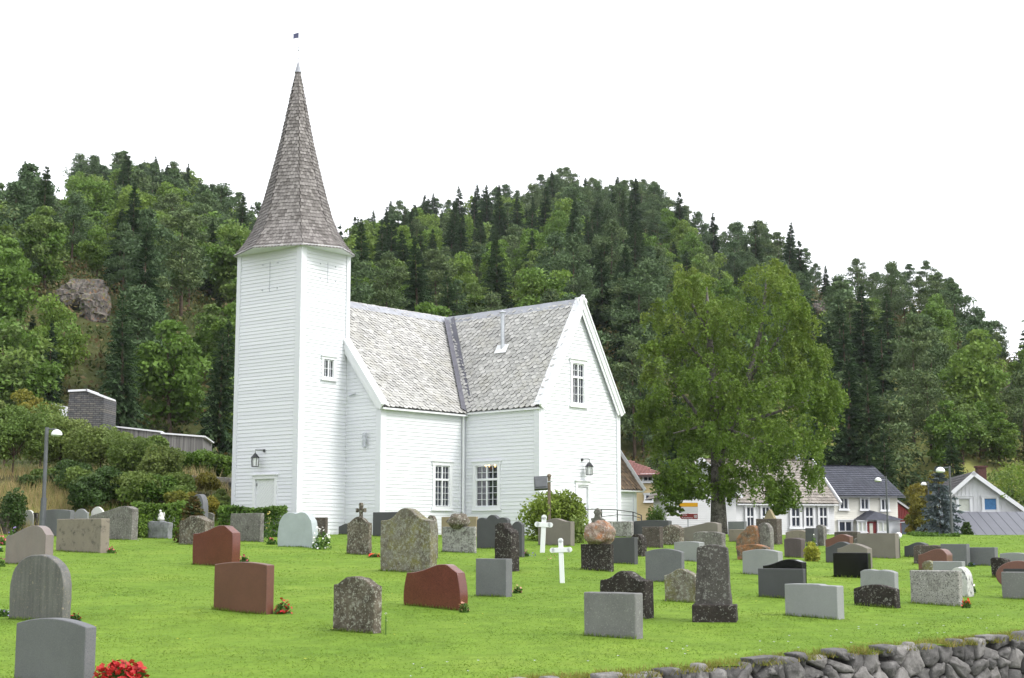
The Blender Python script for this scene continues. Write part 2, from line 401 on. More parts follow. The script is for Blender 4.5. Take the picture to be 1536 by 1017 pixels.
for p, poly in voronoi_cells(WL1 - WL0, 2.4, 900, 3):
    a = np.array(poly); c = a.mean(0); n = len(a)
    if n < 3: continue
    # resample the outline with rounded corners
    pts = []
    for k in range(n):
        A, B = a[k], a[(k + 1) % n]
        for t in (.08, .36, .64, .92): pts.append(A + (B - A) * t)
    pts = np.array(pts); m = len(pts); bul = .05 + .08 * rng.random(); rn = rng.random()
    tilt = (rng.random(2) - .5) * .35; base = len(V)
    for sc, dp in ((.97, .16), (.96, .0), (.93, -bul * .55), (.86, -bul * .85), (.68, -bul), (.36, -bul * 1.05)):
        for q in pts:
            s_ = c + (q - c) * sc
            nz = mnoise.noise(Vector((s_[0] * 2.7, s_[1] * 2.7, rn * 9))) * .06 + abs(mnoise.noise(Vector((s_[0] * 7, s_[1] * 7, rn * 9)))) * .07 + mnoise.noise(Vector((s_[0] * 19, s_[1] * 19, rn * 9))) * .02
            o_ = dp + nz * (dp <= 0) + float((s_ - c) @ tilt) * (dp <= 0)
            at_a = WL0 + s_[0]; zt = wall_top(at_a)
            V.append(wp(at_a, o_ + .02, zt + .06 + .05 * math.sin(rn * 40) * (s_[1] > 2.1) - 2.4 + s_[1]))
    cz = base + 6 * m
    at_a = WL0 + c[0]; V.append(wp(at_a, -bul - .01, wall_top(at_a) + .06 - 2.4 + c[1]))
    for r_ in range(5):
        for k in range(m):
            i0 = base + r_ * m + k; i1 = base + r_ * m + (k + 1) % m
            Q.append((i0, i1, i1 + m, i0 + m)); RN.append(rn)
    for k in range(m):
        i0 = base + 5 * m + k; i1 = base + 5 * m + (k + 1) % m
        Q.append((i0, i1, cz, cz)); RN.append(rn)
b_ = MB()
for q, r_ in zip(Q, RN): 
    b_.f.append(q if q[2] != q[3] else q[:3]); b_.m.append(0); b_.r.append(r_)
b_.v = [tuple(v) for v in V]; b_.build('boulder_face', M['wallstone'], swall, smooth=True)
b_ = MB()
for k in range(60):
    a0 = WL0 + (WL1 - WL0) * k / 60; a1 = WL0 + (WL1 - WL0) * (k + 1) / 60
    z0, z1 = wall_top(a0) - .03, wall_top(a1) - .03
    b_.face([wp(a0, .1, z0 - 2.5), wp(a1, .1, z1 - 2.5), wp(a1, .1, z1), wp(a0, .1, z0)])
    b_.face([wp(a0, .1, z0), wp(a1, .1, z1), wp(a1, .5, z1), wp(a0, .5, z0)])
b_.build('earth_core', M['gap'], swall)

# ---------------------------------------------------------------- church
K = 65 / 55.
CH = dict(yaw=.8412, x0=-8.1042 * K, Wu=2.5867 * K, Wv=3.5161 * K, s=1.8048 * K, L=4.6393 * K, T=4.0179 * K, G=5.0381 * K, Zt=11.1647 * K, Zr=9.6259 * K, Ze=5.3289 * K, ty=.0759)
Wu, Wv, S_, L_, T_, G_, Zt, Zr, Ze = [CH[k] for k in ('Wu', 'Wv', 's', 'L', 'T', 'G', 'Zt', 'Zr', 'Ze')]
ya = CH['yaw']; U = Vector((math.cos(ya), math.sin(ya), 0)); Vv = Vector((-math.sin(ya), math.cos(ya), 0))
yb = ya + CH['ty']; TU = Vector((math.cos(yb), math.sin(yb), 0)); TV = Vector((-math.sin(yb), math.cos(yb), 0))
P0 = Vector((CH['x0'], 65., 0)); UP = Vector((0, 0, 1)); ZB = .0
cw = lambda u, v, z: P0 + U * u + Vv * v + UP * z
tw = lambda u, v, z: P0 + TU * u + TV * v + UP * z
church = empty('church', cw(4, 1, .3), ya, 'white clapboard church with slender shingled spire and slate roofs', 'church')
def clap(b_, O, D, n, ln, z0, z1, openings=(), lim=None, h=.165, seed=0):
    """overlapping boards: each row a tilted board with an underside, real thickness"""
    rg = random.Random(seed); z = z0
    O, D, n = Vector(O), Vector(D), Vector(n)
    while z < z1 - .01:
        hh = min(h * rg.uniform(.9, 1.1), z1 - z)
        zc = z + hh * .5
        segs = [(0., ln, 0., ln)]
        if lim:
            a, c = lim(z); a2, c2 = lim(z + hh)
            if c - a < .05: break
            segs = [(a, c, min(a2, (a + c) / 2), max(c2, (a + c) / 2))]
        for (s0, s1, q0, q1) in openings:
            if q0 < zc < q1:
                new = []
                for (a, c, a2, c2) in segs:
                    if a < s0: new.append((a, min(c, s0), a2, min(c2, s0)))
                    if c > s1: new.append((max(a, s1), c, max(a2, s1), c2))
                segs = new
        for (a, c, a2, c2) in segs:
            if c - a < .02: continue
            # a board joint now and then
            cuts = [a, c] if rg.random() < .6 or c - a < 3 else [a, a + (c - a) * rg.uniform(.25, .75), c]
            for k in range(len(cuts) - 1):
                l, r_ = cuts[k], cuts[k + 1]
                l2 = a2 if k == 0 else l; r2 = c2 if k == len(cuts) - 2 else r_
                ob = .027 + rg.uniform(-.003, .005); ot = .004
                p = [O + D * l + UP * z + n * ob, O + D * r_ + UP * z + n * (ob + rg.uniform(-.003, .003)), O + D * r2 + UP * (z + hh) + n * ot, O + D * l2 + UP * (z + hh) + n * ot]
                b_.face(p, 0, rg.uniform(.05, .95)); b_.face([O + D * l + UP * z + n * -.0, O + D * r_ + UP * z + n * -.0, p[1], p[0]])
        z += hh
def plank(b_, p, q, w, d, n, side, mi=0):
    """board from p to q (centre of its inner edge), width w towards side, depth d along n"""
    p, q = Vector(p), Vector(q); b_.obox(p, q - p, Vector(side) * w, Vector(n) * d, mi)

Wall = MB()
# windows: (centre s on wall, bottom z, width, height) -------------------------------------
def window(root, O, D, n, s, z0, w, h, cols, rows_up, rows_lo, trim=.17, name='window', glass='church_glass', inset=.05, split=.34, fm='white_trim', wname='pane'):
    O, D, n = Vector(O), Vector(D), Vector(n)
    if glass != 'church_glass': O = O + n * .10
    P = lambda a, z, o_: O + D * (s + a) + UP * z + n * o_
    fr = MB()
    hw = w / 2
    def bx(a0, a1, za, zb, o0, o1): fr.obox(P(a0, za, o0), D * (a1 - a0), UP * (zb - za), n * (o1 - o0))
    # surround boards
    bx(-hw - trim, -hw, z0 - .02, z0 + h + .02, -.02, .065); bx(hw, hw + trim, z0 - .02, z0 + h + .02, -.02, .065)
    bx(-hw - trim - .05, hw + trim + .05, z0 + h + .02, z0 + h + .02 + trim, -.02, .075)
    bx(-hw - trim - .09, hw + trim + .09, z0 + h + .02 + trim, z0 + h + .06 + trim, -.02, .13)
    bx(-hw - trim - .05, hw + trim + .05, z0 - .02 - trim * .9, z0 - .02, -.02, .075)
    bx(-hw - trim - .08, hw + trim + .08, z0 - .06 - trim * .9, z0 - .02 - trim * .9, -.02, .12)
    t = min(.035, w * .05); mw = min(.07, w * .11)
    bx(-hw, -hw + t, z0 + t, z0 + h - t, -.09, .02); bx(hw - t, hw, z0 + t, z0 + h - t, -.09, .02)
    bx(-hw, hw, z0 + h - t, z0 + h, -.09, .02); bx(-hw, hw, z0, z0 + t, -.09, .02)
    mull = []
    if cols == 2: mull.append((0, mw))
    for a, ww in mull: bx(a - ww / 2, a + ww / 2, z0 + t, z0 + h - t, -.08, .035)
    zs = z0 + h * (1 - split)
    if rows_up: bx(-hw + t, hw - t, zs - .05, zs + .05, -.075, .04)
    nb = .019
    xs_ = [(-hw + t, -mw / 2), (mw / 2, hw - t)] if cols == 2 else [(-hw + t, hw - t)]
    zz = [(zs + .05, z0 + h - t, rows_up), (z0 + t, zs - .05, rows_lo)] if rows_up else [(z0 + t, z0 + h - t, rows_lo)]
    for (a, c) in xs_:
        mid = (a + c) / 2
        for (za, zb, nr) in zz:
            if nr <= 1 and glass != 'church_glass': continue
            bx(mid - nb / 2, mid + nb / 2, za, zb, -.06, .0)
            for k in range(1, nr): zk = za + (zb - za) * k / nr; bx(a, c, zk - nb / 2, zk + nb / 2, -.061, -.001)
    fo = fr.build(name, M[fm], root)
    g = MB(); g.face([P(-hw, z0, -.045), P(hw, z0, -.045), P(hw, z0 + h, -.045), P(-hw, z0 + h, -.045)])
    go = g.build(wname, M[glass], fo)
    return fo
def opening(s, z0, w, h): return (s - w / 2, s + w / 2, z0, z0 + h)
def solve_s(O, D, px, z=2.):   # where along a wall a photograph column falls
    lo, hi = -1., 45.
    f_ = lambda s: project(Vector(O) + Vector(D) * s + UP * z)[0] - px
    a, b = f_(lo), f_(hi)
    for _ in range(50):
        m = (lo + hi) / 2
        if (f_(m) > 0) == (a > 0): lo = m
        else: hi = m
    return lo
def solve_z(O, D, s, py):
    lo, hi = -3., 40.
    for _ in range(50):
        m = (lo + hi) / 2
        if project(Vector(O) + Vector(D) * s + UP * m)[1] > py: lo = m
        else: hi = m
    return lo
# wall frames (origin at ground, direction, outward normal)
WTL = (tw(0, Wv, 0), -TV, -TU)              # tower face with the door
WTR = (tw(0, 0, 0), TU, -TV)                # tower face with the small window
WNG = (cw(Wu, Wv + S_, 0), -Vv, -U)         # nave gable beside the tower
WNS = (cw(Wu, -S_, 0), U, -Vv)              # nave side wall
WTS = (cw(Wu + L_, -S_, 0), -Vv, -U)        # transept side wall
WTG = (cw(Wu + L_, -S_ - T_, 0), U, -Vv)    # transept gable
def by_px(Wf, x0, x1, ytop, ybot):
    O, D, n = Wf; zm = 3.
    s0, s1 = solve_s(O, D, x0, zm), solve_s(O, D, x1, zm); s = (s0 + s1) / 2
    zt, zb = solve_z(O, D, s, ytop), solve_z(O, D, s, ybot)
    return s, zb, s1 - s0, zt - zb
wins = []
wN = by_px(WNS, 652, 673.5, 699, 759.5); wT = by_px(WTS, 714.5, 747, 698.5, 759.5); wG = by_px(WTG, 859, 876, 546, 605); wt = by_px(WTR, 482, 497, 540, 566)
dT = by_px(WTL, 384, 413, 719, 792); dG = by_px(WTG, 865.5, 881, 728, 787)
dT = (dT[0], .18, dT[2], dT[1] + dT[3] - .18); dG = (dG[0], .3, dG[2], dG[1] + dG[3] - .3)
Wt, Wn, Wtr = MB(), MB(), MB()
clap(Wt, *WTL, Wv, ZB, Zt + .25, [opening(*dT)], seed=1)
clap(Wt, *WTR, Wu, ZB, Zt + .25, [opening(*wt)], seed=2)
clap(Wt, tw(Wu, 0, 0), TV, TU, Wv, Zr - 2.5, Zt + .25, seed=3)
clap(Wt, tw(0, Wv, 0), TU, TV, Wu + .4, ZB, Zt + .25, seed=4)
HN = Wv / 2 + S_; NC = Wv / 2                # nave half width, its axis
rise = Zr - Ze
limN = lambda z: (0, 2 * HN) if z < Ze else ((z - Ze) / rise * HN, 2 * HN - (z - Ze) / rise * HN)
limT = lambda z: (0, G_) if z < Ze else ((z - Ze) / rise * G_ / 2, G_ - (z - Ze) / rise * G_ / 2)
clap(Wn, *WNG, 2 * HN, ZB, Zr - .1, lim=limN, seed=5)
clap(Wn, *WNS, L_, ZB, Ze, [opening(*wN)], seed=6)
clap(Wn, cw(Wu, Wv + S_, 0), U, Vv, L_ + G_ + 5, ZB, Ze, seed=9)
clap(Wtr, *WTS, T_, ZB, Ze, [opening(*wT)], seed=7)
clap(Wtr, *WTG, G_, ZB, Zr - .1, [opening(*wG), opening(*dG)], lim=limT, seed=8)
clap(Wtr, cw(Wu + L_ + G_, -S_ - T_, 0), Vv, U, T_, ZB, Ze, seed=10)
# corner boards and friezes
def corner(b_, p, d1, d2, z0, z1, w=.26, t=.075):   # p on the corner, d1/d2 the two wall directions away from it
    n1 = -Vector(d2); n2 = -Vector(d1)
    b_.obox(Vector(p) + UP * z0 + n2 * t - n1 * 0 + n1 * .0, Vector(d1) * (w + t), n1 * t, UP * (z1 - z0))
    b_.obox(Vector(p) + UP * z0 + n2 * (t - .004), Vector(d2) * w, -n2 * (t - .004) * 1, UP * (z1 - z0 - .004))
corner(Wt, tw(0, 0, 0), TU, TV, ZB, Zt + .2); corner(Wt, tw(0, Wv, 0), TU, -TV, ZB, Zt + .2, .16); corner(Wt, tw(Wu, 0, 0), -TU, TV, Zr - 2.4, Zt + .2, .16)
corner(Wn, cw(Wu, -S_, 0), U, Vv, ZB, Ze + .1); corner(Wtr, cw(Wu + L_, -S_ - T_, 0), U, Vv, ZB, Ze + .1); corner(Wtr, cw(Wu + L_ + G_, -S_ - T_, 0), -U, Vv, ZB, Ze + .1, .2)
plank(Wn, cw(Wu + L_ - .17, -S_ - .06, ZB), cw(Wu + L_ - .17, -S_ - .06, Ze), .1, .05, -Vv, U)
plank(Wn, cw(Wu + .3, -S_ - .04, Ze - .28), cw(Wu + L_, -S_ - .04, Ze - .28), .28, .05, -Vv, UP)
plank(Wtr, cw(Wu + L_ - .09, -S_, Ze - .28), cw(Wu + L_ - .09, -S_ - T_ + .25, Ze - .28), .28, .05, U, UP)
# faint hatch outlines high on the tower and their bolts
HB = []
for Wf, px_, ya_, yb_ in ((WTL, 404.5, 392, 438), (WTR, 490, 394, 424)):
    hb = MB(); HB.append(hb); O, D, n = Wf; s = solve_s(O, D, px_, 11)
    za, zb = solve_z(O, D, s, ya_), solve_z(O, D, s, yb_)
    hb.obox(O + D * s + UP * zb + n * .034, D * .018, UP * (za - zb), n * .012)
    for ds in (-.5, .5):
        for zz in (za - .15, zb + .1): hb.obox(O + D * (s + ds) + UP * zz + n * .03, D * .05, UP * .05, n * .03)
tow = Wt.build('tower_wall', M['white'], church); [q.build('closed_hatch', M['zinc'], tow) for q in HB]
Wn.build('nave_wall', M['white'], church); Wtr.build('transept_wall', M['white'], church)
for wf, wp_, cols, up, lo in ((WNS, wN, 2, 2, 4), (WTS, wT, 2, 2, 4), (WTG, wG, 2, 2, 3)):
    s, z0, w, h = wp_; window(church, *wf, s, z0, w, h, cols, up, lo)
s, z0, w, h = wt; window(church, *WTR, s, z0, w, h, 2, 0, 2, .12)
def door(Wf, d, dark=True):
    O, D, n = Wf; s, z0, w, h = d; P = lambda a, z, o_: O + D * (s + a) + UP * z + n * o_
    b_ = MB(); hw = w / 2; t = .16
    for a0, a1 in ((-hw - t, -hw), (hw, hw + t)): b_.obox(P(a0, z0, -.06), D * (a1 - a0), UP * (h + .02), n * .125)
    b_.obox(P(-hw - t, z0 + h + .02, -.06), D * (w + 2 * t), UP * .16, n * .135); b_.obox(P(-hw - t - .07, z0 + h + .18, -.06), D * (w + 2 * t + .14), UP * .05, n * .2)
    # leaf with diagonal boarding
    b_.obox(P(-hw, z0, -.075), D * w, UP * (h + .02), n * .03)
    k = -h
    while k < w:
        pts = []
        for a in (max(0, k), min(w, k + h)): pts.append((a, a - k))
        if pts[1][0] - pts[0][0] > .08:
            p, q = P(-hw + pts[0][0], z0 + pts[0][1], -.043), P(-hw + pts[1][0], z0 + pts[1][1], -.043)
            b_.obox(p, q - p, (D - UP).normalized() * .012, n * .012)
        k += .17
    do = b_.build('door', M['white_trim'], church)
    hd = MB(); hd.tube([P(hw - .14, z0 + 1.0, -.02), P(hw - .14, z0 + 1.28, -.02)], .03, 8); hd.obox(P(hw - .16, z0 + .72, -.045), D * .05, UP * .42, n * .03)
    hd.tube([P(hw - .14, z0 + 1.0, -.02), P(hw - .14, z0 + 1.0, .05), P(hw - .28, z0 + 1.0, .05)], .018, 8)
    for zz in (.35, h - .3): hd.obox(P(-hw + .02, z0 + zz, -.045), D * .03, UP * .14, n * .02)
    hd.build('handle', M['iron'], do)
door(WTL, dT); door(WTG, dG)
# soffit and octagonal spire ---------------------------------------------------------------
SC_ = tw(Wu / 2, Wv / 2, 0)
Rs = math.hypot(Wu, Wv) / 2
def octv(k):     # unit-ish directions: even = over the tower's corners, odd = over its faces
    base = [(-1, -1), (0, -1), (1, -1), (1, 0), (1, 1), (0, 1), (-1, 1), (-1, 0)][k % 8]
    if k % 2 == 0: return TU * (base[0] * Wu / 2) + TV * (base[1] * Wv / 2)
    return TU * (base[0] * (Wu / 2 + .42 * Wv * .46)) + TV * (base[1] * (Wv / 2 + .42 * Wu * .56))
cax, cay = project(SC_ + UP * Zt)
zap = solve_z(SC_, TU, 0, 92.5)
prof = [(0, 1.12), (.06, .955), (.12, .83), (.2, .725), (.3, .63), (.4, .54), (.7, .275), (.952, .045)]
hs_ = zap - (Zt + .1)
def prof_r(t):
    for (a, ra), (c, rc) in zip(prof, prof[1:]):
        if t <= c: return ra + (rc - ra) * (t - a) / (c - a)
    return prof[-1][1]
sp = MB(); spb = MB()
rows = 52
for k in range(8):
    d0, d1 = octv(k), octv(k + 1); odd0 = k % 2
    def pt(t, f, off=0):
        # towards the top the plan becomes a true octagon
        r_ = prof_r(t); mean = (Wu + Wv) / 4 * 1.16
        e0 = d0.lerp(d0.normalized() * mean, min(1, t * 1.6)); e1 = d1.lerp(d1.normalized() * mean, min(1, t * 1.6))
        v = e0.lerp(e1, f) * r_
        return SC_ + v * (1 + off / max(.2, v.length)) + UP * (Zt + .1 + t * hs_)
    spb.face([pt(0, 0, -.05), pt(0, 1, -.05), pt(.952, 1, -.01), pt(.952, 0, -.01)]) if False else None
    for r_ in range(rows):
        t0, t1 = .952 * r_ / rows, .952 * (r_ + 1) / rows
        wdt = (pt(t0, 1) - pt(t0, 0)).length; n = max(2, int(round(wdt / .16)))
        spb.face([pt(t0, 0, -.02), pt(t0, 1, -.02), pt(t1, 1, -.02), pt(t1, 0, -.02)])
        for i in range(n):
            off = .5 * (r_ % 2) / n
            f0, f1 = max(0, (i + .04) / n + off - .25 / n), min(1, (i + .96) / n + off - .25 / n)
            if f1 - f0 < .02: continue
            lift = random.uniform(.028, .05); tt = t1 + (t1 - t0) * .3; dz = (t1 - t0) * random.uniform(-.06, .14)
            lo = t0 - (t1 - t0) * .0 + dz
            sp.face([pt(lo + (t1 - t0) * .18, f0, lift), pt(lo, f0 + (f1 - f0) * .25, lift), pt(lo, f0 + (f1 - f0) * .75, lift), pt(lo + (t1 - t0) * .18, f1, lift), pt(tt, f1, .0), pt(tt, f0, .0)], 0, random.random() * .98 + .01)
            sp.face([pt(lo, f0 + (f1 - f0) * .1, -.01), pt(lo, f0 + (f1 - f0) * .9, -.01), pt(lo, f0 + (f1 - f0) * .75, lift), pt(lo, f0 + (f1 - f0) * .25, lift)], 1, .01)
spo = sp.build('spire', [M['shingle'], M['gap']], church)
spb.build('boarding', M['shingle'], spo)
so = MB()
for k in range(8):
    a, c = octv(k) * 1.1, octv(k + 1) * 1.1
    so.face([SC_ + UP * (Zt + .12) + a, SC_ + UP * (Zt + .12) + c, SC_ + UP * (Zt + .06)])
    so.obox(SC_ + UP * (Zt + .1) + a, c - a, UP * .09, (a + c).normalized() * .02)
so.build('soffit', M['white_trim'], church)
cp = MB(); zc0 = Zt + .1 + .945 * hs_
cp.lathe(SC_ + UP * zc0, [(.17, -.02), (.155, 0), (.06, hs_ * .04), (.02, hs_ * .055)], 12)
cp.build('spire_cap', M['lead'], church)
vn = MB(); zr = solve_z(SC_, TU, 0, 47); zcap = zc0 + hs_ * .05
vn.tube([SC_ + UP * zcap, SC_ + UP * zr], .014, 6)
for py, rr in ((75, .05), (71, .035), (87, .04)):
    zz = solve_z(SC_, TU, 0, py); vn.lathe(SC_ + UP * zz, [(.01, -rr), (rr, -rr * .4), (rr, rr * .4), (.01, rr)], 8)
vo = vn.build('vane_rod', M['zinc'], church)
M['vane'] = simple('vane_blue_iron', (.05, .055, .12), .5)
fl = MB(); zf1, zf0 = solve_z(SC_, TU, 0, 48.5), solve_z(SC_, TU, 0, 56.5)
H_ = zf1 - zf0; wv = .27; dl = Vector((-1, 0, 0)); q = lambda a, z: SC_ + dl * a * wv - UP * (.07 * a) + UP * (zf0 + H_ * z) + Vector((0, 0, 0))
for (a0, a1, z0, z1) in ((0, .30, 0, 1), (.72, .98, .05, .95), (.30, .72, .05, .97)):
    pts = [q(a0, z0), q(a1, z0), q(a1, z1), q(a0, z1)]; fl.mesh(pts + [p + Vector((0, .015, 0)) for p in pts], [(0, 1, 2, 3), (7, 6, 5, 4), (0, 4, 5, 1), (1, 5, 6, 2), (2, 6, 7, 3), (3, 7, 4, 0)])
for z_ in (1., 0.): 
    pts = [q(.9, z_ * .8 + .1), q(1.3, z_ * 1.1 - .05), q(.9, z_ * .9 + .05 + (.1 if z_ < .5 else -.1))]; fl.mesh(pts + [p + Vector((0, .015, 0)) for p in pts], [(0, 1, 2), (5, 4, 3), (0, 3, 4, 1), (1, 4, 5, 2), (2, 5, 3, 0)])
fl.build('vane_flag', M['vane'], vo)
# roofs ------------------------------------------------------------------------------------
def inpoly(p, poly):
    s_ = None
    for i in range(len(poly)):
        a, b = poly[i], poly[(i + 1) % len(poly)]
        c = (b[0] - a[0]) * (p[1] - a[1]) - (b[1] - a[1]) * (p[0] - a[0])
        if s_ is None: s_ = c > 0
        elif (c > 0) != s_: return False
    return True
def slates(O, D, Up, n, poly, w=.25, e=.155, round_=True):
    """one slope: slate shapes laid in rows inside poly (coordinates along D and Up)"""
    b_ = MB(); O, D, Up, n = Vector(O), Vector(D), Vector(Up), Vector(n)
    P = lambda a, c, h: O + D * a + Up * c + n * h
    b_.face([P(a, c, 0) for a, c in poly], 1, .3)
    xs_ = [p[0] for p in poly]; ys_ = [p[1] for p in poly]; r_ = 0; c = min(ys_)
    while c < max(ys_):
        a = min(xs_) + (w / 2 if r_ % 2 else 0)
        while a < max(xs_):
            if inpoly((a, c + e * .5), poly):
                ja, jc, l = random.uniform(-.012, .012), random.uniform(-.02, .015), random.uniform(.022, .042); tl = random.uniform(-.012, .012)
                h = w * .47; a2 = a + ja; c2 = c + jc
                b_.face([P(a2 - h, c2 + e * 1.5, .004), P(a2 - h, c2 + e * .38, l * .8 + tl), P(a2 - h * .62, c2 + .02, l + tl), P(a2, c2 - e * .12, l), P(a2 + h * .62, c2 + .02, l - tl), P(a2 + h, c2 + e * .38, l * .8 - tl), P(a2 + h, c2 + e * 1.5, .004)], 0, random.random() * .98 + .01)
                b_.face([P(a2 - h, c2 + e * .38, 0), P(a2, c2 - e * .1, 0), P(a2, c2 - e * .12, l), P(a2 - h * .62, c2 + .02, l + tl), P(a2 - h, c2 + e * .38, l * .8 + tl)], 1, .01)
                b_.face([P(a2, c2 - e * .1, 0), P(a2 + h, c2 + e * .38, 0), P(a2 + h, c2 + e * .38, l * .8 - tl), P(a2 + h * .62, c2 + .02, l - tl), P(a2, c2 - e * .12, l)], 1, .01)
            a += w
        c += e; r_ += 1
    return b_
ov = .32        # eave overhang (horizontal)
pN = math.atan2(rise, HN); pT = math.atan2(rise, G_ / 2)
UN = (Vv * math.cos(pN) + UP * math.sin(pN)); nN = (-Vv * math.sin(pN) + UP * math.cos(pN))
UT = (U * math.cos(pT) + UP * math.sin(pT)); nT = (-U * math.sin(pT) + UP * math.cos(pT))
lift = .12
ezN = Ze - ov * math.tan(pN) + lift; slN = (HN + ov) / math.cos(pN)
ezT = Ze - ov * .55 * math.tan(pT) + lift; slT = (G_ / 2 + ov * .55) / math.cos(pT)
# nave south slope: bounded by the valley (inner corner -> ridge crossing)
ju = L_ + G_ / 2
polyN = [(-.12, 0), (L_ - .05, 0), (ju, slN), (-.12, slN)]
nr = slates(cw(Wu, -S_ - ov, ezN), U, UN, nN, polyN, .28, .17).build('nave_roof', [M['slate'], M['gap']], church)
polyT = [(-.12, 0), (T_ + ov * .2, 0), (T_ + HN, slT), (-.12, slT)]
tr_ = slates(cw(Wu + L_ - ov * .55, -S_ - T_, ezT), Vv, UT, nT, polyT, .34, .205).build('transept_roof', [M['slate'], M['gap']], church)
oth = MB()
zr_ = Zr + lift; 
oth.face([cw(Wu - .12, NC, zr_), cw(Wu + L_ + G_ + 3, NC, zr_), cw(Wu + L_ + G_ + 3, NC + HN + ov, ezN), cw(Wu - .12, NC + HN + ov, ezN)])
oth.face([cw(Wu + L_ + G_ / 2, -S_ - T_ - .12, zr_), cw(Wu + L_ + G_ + ov * .55, -S_ - T_ - .12, ezT), cw(Wu + L_ + G_ + ov * .55, NC, ezT), cw(Wu + L_ + G_ / 2, NC, zr_)])
oth.face([cw(Wu + L_ + G_ / 2, -S_ - T_ - .12, zr_ - .06), cw(Wu + L_ + G_ / 2, NC, zr_ - .06), cw(Wu + L_ + G_ + ov * .55, NC, ezT - .06), cw(Wu + L_ + G_ + ov * .55, -S_ - T_ - .12, ezT - .06)])
oth.build('rear_roof', M['slate'], church)
# lead ridge caps and the valley
ld = MB()
def ridgecap(a, c, d1, d2, w):
    a, c = Vector(a), Vector(c); nseg = max(2, int((c - a).length / 1.1)); L2 = (c - a) / nseg
    for k in range(nseg):
        p = a + L2 * k; e = UP * (.045 + .008 * (k % 2))
        for d in (d1, d2): ld.obox(p + e, L2 * 1.02, Vector(d) * w, UP * -.02)
ridgecap(cw(Wu - .1, NC, zr_), cw(Wu + ju, NC, zr_), -UN, (Vv * math.cos(pN) - UP * math.sin(pN)), .42)
ridgecap(cw(Wu + L_ + G_ / 2, -S_ - T_ + .05, zr_), cw(Wu + L_ + G_ / 2, NC, zr_), -UT, (U * math.cos(pT) - UP * math.sin(pT)), .42)
v0 = cw(Wu + L_ - .14, -S_ - ov + .02, (ezN + ezT) / 2 - .02); v1 = cw(Wu + ju - .12, NC - .35, zr_ - .28)
vd = (v1 - v0).normalized(); nv = 7; vl = MB()
for k in range(nv):
    p = v0 + (v1 - v0) * (k / nv); q_ = v0 + (v1 - v0) * ((k + 1.03) / nv); h = .02 + .006 * (k % 2) + .09
    sN = vd.cross(nN).normalized(); sT = vd.cross(nT).normalized()
    a1 = sN if sN.dot(U) < 0 else -sN; a2 = sT if sT.dot(Vv) < 0 else -sT
    vl.face([p + UP * h, q_ + UP * h, q_ + a1 * .34 + UP * h + nN * .03, p + a1 * .34 + UP * h + nN * .03]); vl.face([p + UP * h, p + a2 * .36 + UP * h + nT * .03, q_ + a2 * .36 + UP * h + nT * .03, q_ + UP * h])
ld.build('lead_flashing', M['lead'], church); vl.build('roof_valley', M['lead_dark'], church)
# barge boards and eave soffits
bb = MB()
def barge(apex, foot, n, inward):
    apex, foot = Vector(apex), Vector(foot); d = (foot - apex); s = d.normalized()
    perp = Vector(n).cross(s); perp = perp if perp.z < 0 else -perp
    a2 = apex - s * .05
    bb.obox(a2 + UP * .12, d * 1.02, perp * .30, Vector(n) * .05); bb.obox(a2 + UP * .12 + perp * .08, d * 1.0, perp * .36, Vector(n) * .03 * -1)
    bb.obox(a2 + UP * .16 - Vector(n) * .02, d * 1.02, perp * .08, Vector(n) * .12); bb.obox(a2 + UP * .12 + perp * .16 - Vector(n) * .10, d * 1.0, perp * .05, Vector(n) * .1)
    bb.obox(a2 + UP * .06 - Vector(n) * .42, d, perp * .06, Vector(n) * .42)
po = .20
barge(cw(Wu - po, NC, zr_), cw(Wu - po, -S_ - ov, ezN), -U, 1); barge(cw(Wu - po, NC, zr_), cw(Wu - po, NC + HN + ov, ezN), -U, 1)
gpk = cw(Wu + L_ + G_ / 2, -S_ - T_ - po, zr_)
barge(gpk, cw(Wu + L_ - ov * .55, -S_ - T_ - po, ezT), -Vv, 1); barge(gpk, cw(Wu + L_ + G_ + ov * .55, -S_ - T_ - po, ezT), -Vv, 1)
bb.obox(cw(Wu - .15, -S_ - ov, ezN - .13), U * (L_ + .05), Vv * (ov - .05), UP * .08); bb.obox(cw(Wu + L_ - ov * .55, -S_ - ov + .1, ezT - .13), -Vv * (T_ - ov + .2), U * (ov * .5), UP * .08)
bb.build('barge_board', M['white_trim'], church)
# flue pipe with cap and flashing
vt = MB(); fs = solve_s(cw(Wu + L_, -S_, 0), -Vv, 754, 9)
for it in range(1):
    zf = solve_z(cw(Wu + L_ + 1.5, -S_, 0), -Vv, 2.6, 526)
def slopeT(vd_, c): return cw(Wu + L_ - ov * .55, -S_ - T_, ezT) + Vv * vd_ + UT * c
best = min(((abs(project(slopeT(a, c))[0] - 754) + abs(project(slopeT(a, c))[1] - 524), a, c) for a in np.arange(0, 8, .1) for c in np.arange(.5, 6, .1)))
fp = slopeT(best[1], best[2])
ftop = solve_z(fp * 1 - UP * fp.z, U, 0, 470)
vt.tube([fp - UP * .2, Vector((fp.x, fp.y, ftop))], .105, 12); vt.lathe((fp.x, fp.y, ftop), [(.11, 0), (.19, .03), (.19, .06), (.02, .15)], 12)
vo2 = vt.build('flue_pipe', M['zinc'], church, smooth=False)
pf = MB(); q0 = fp + nT * .06; pf.obox(q0 - Vv * .38 - UT * .3, Vv * .76, UT * .5, nT * .02); pf.build('flue_flashing', M['white_trim'], vo2)
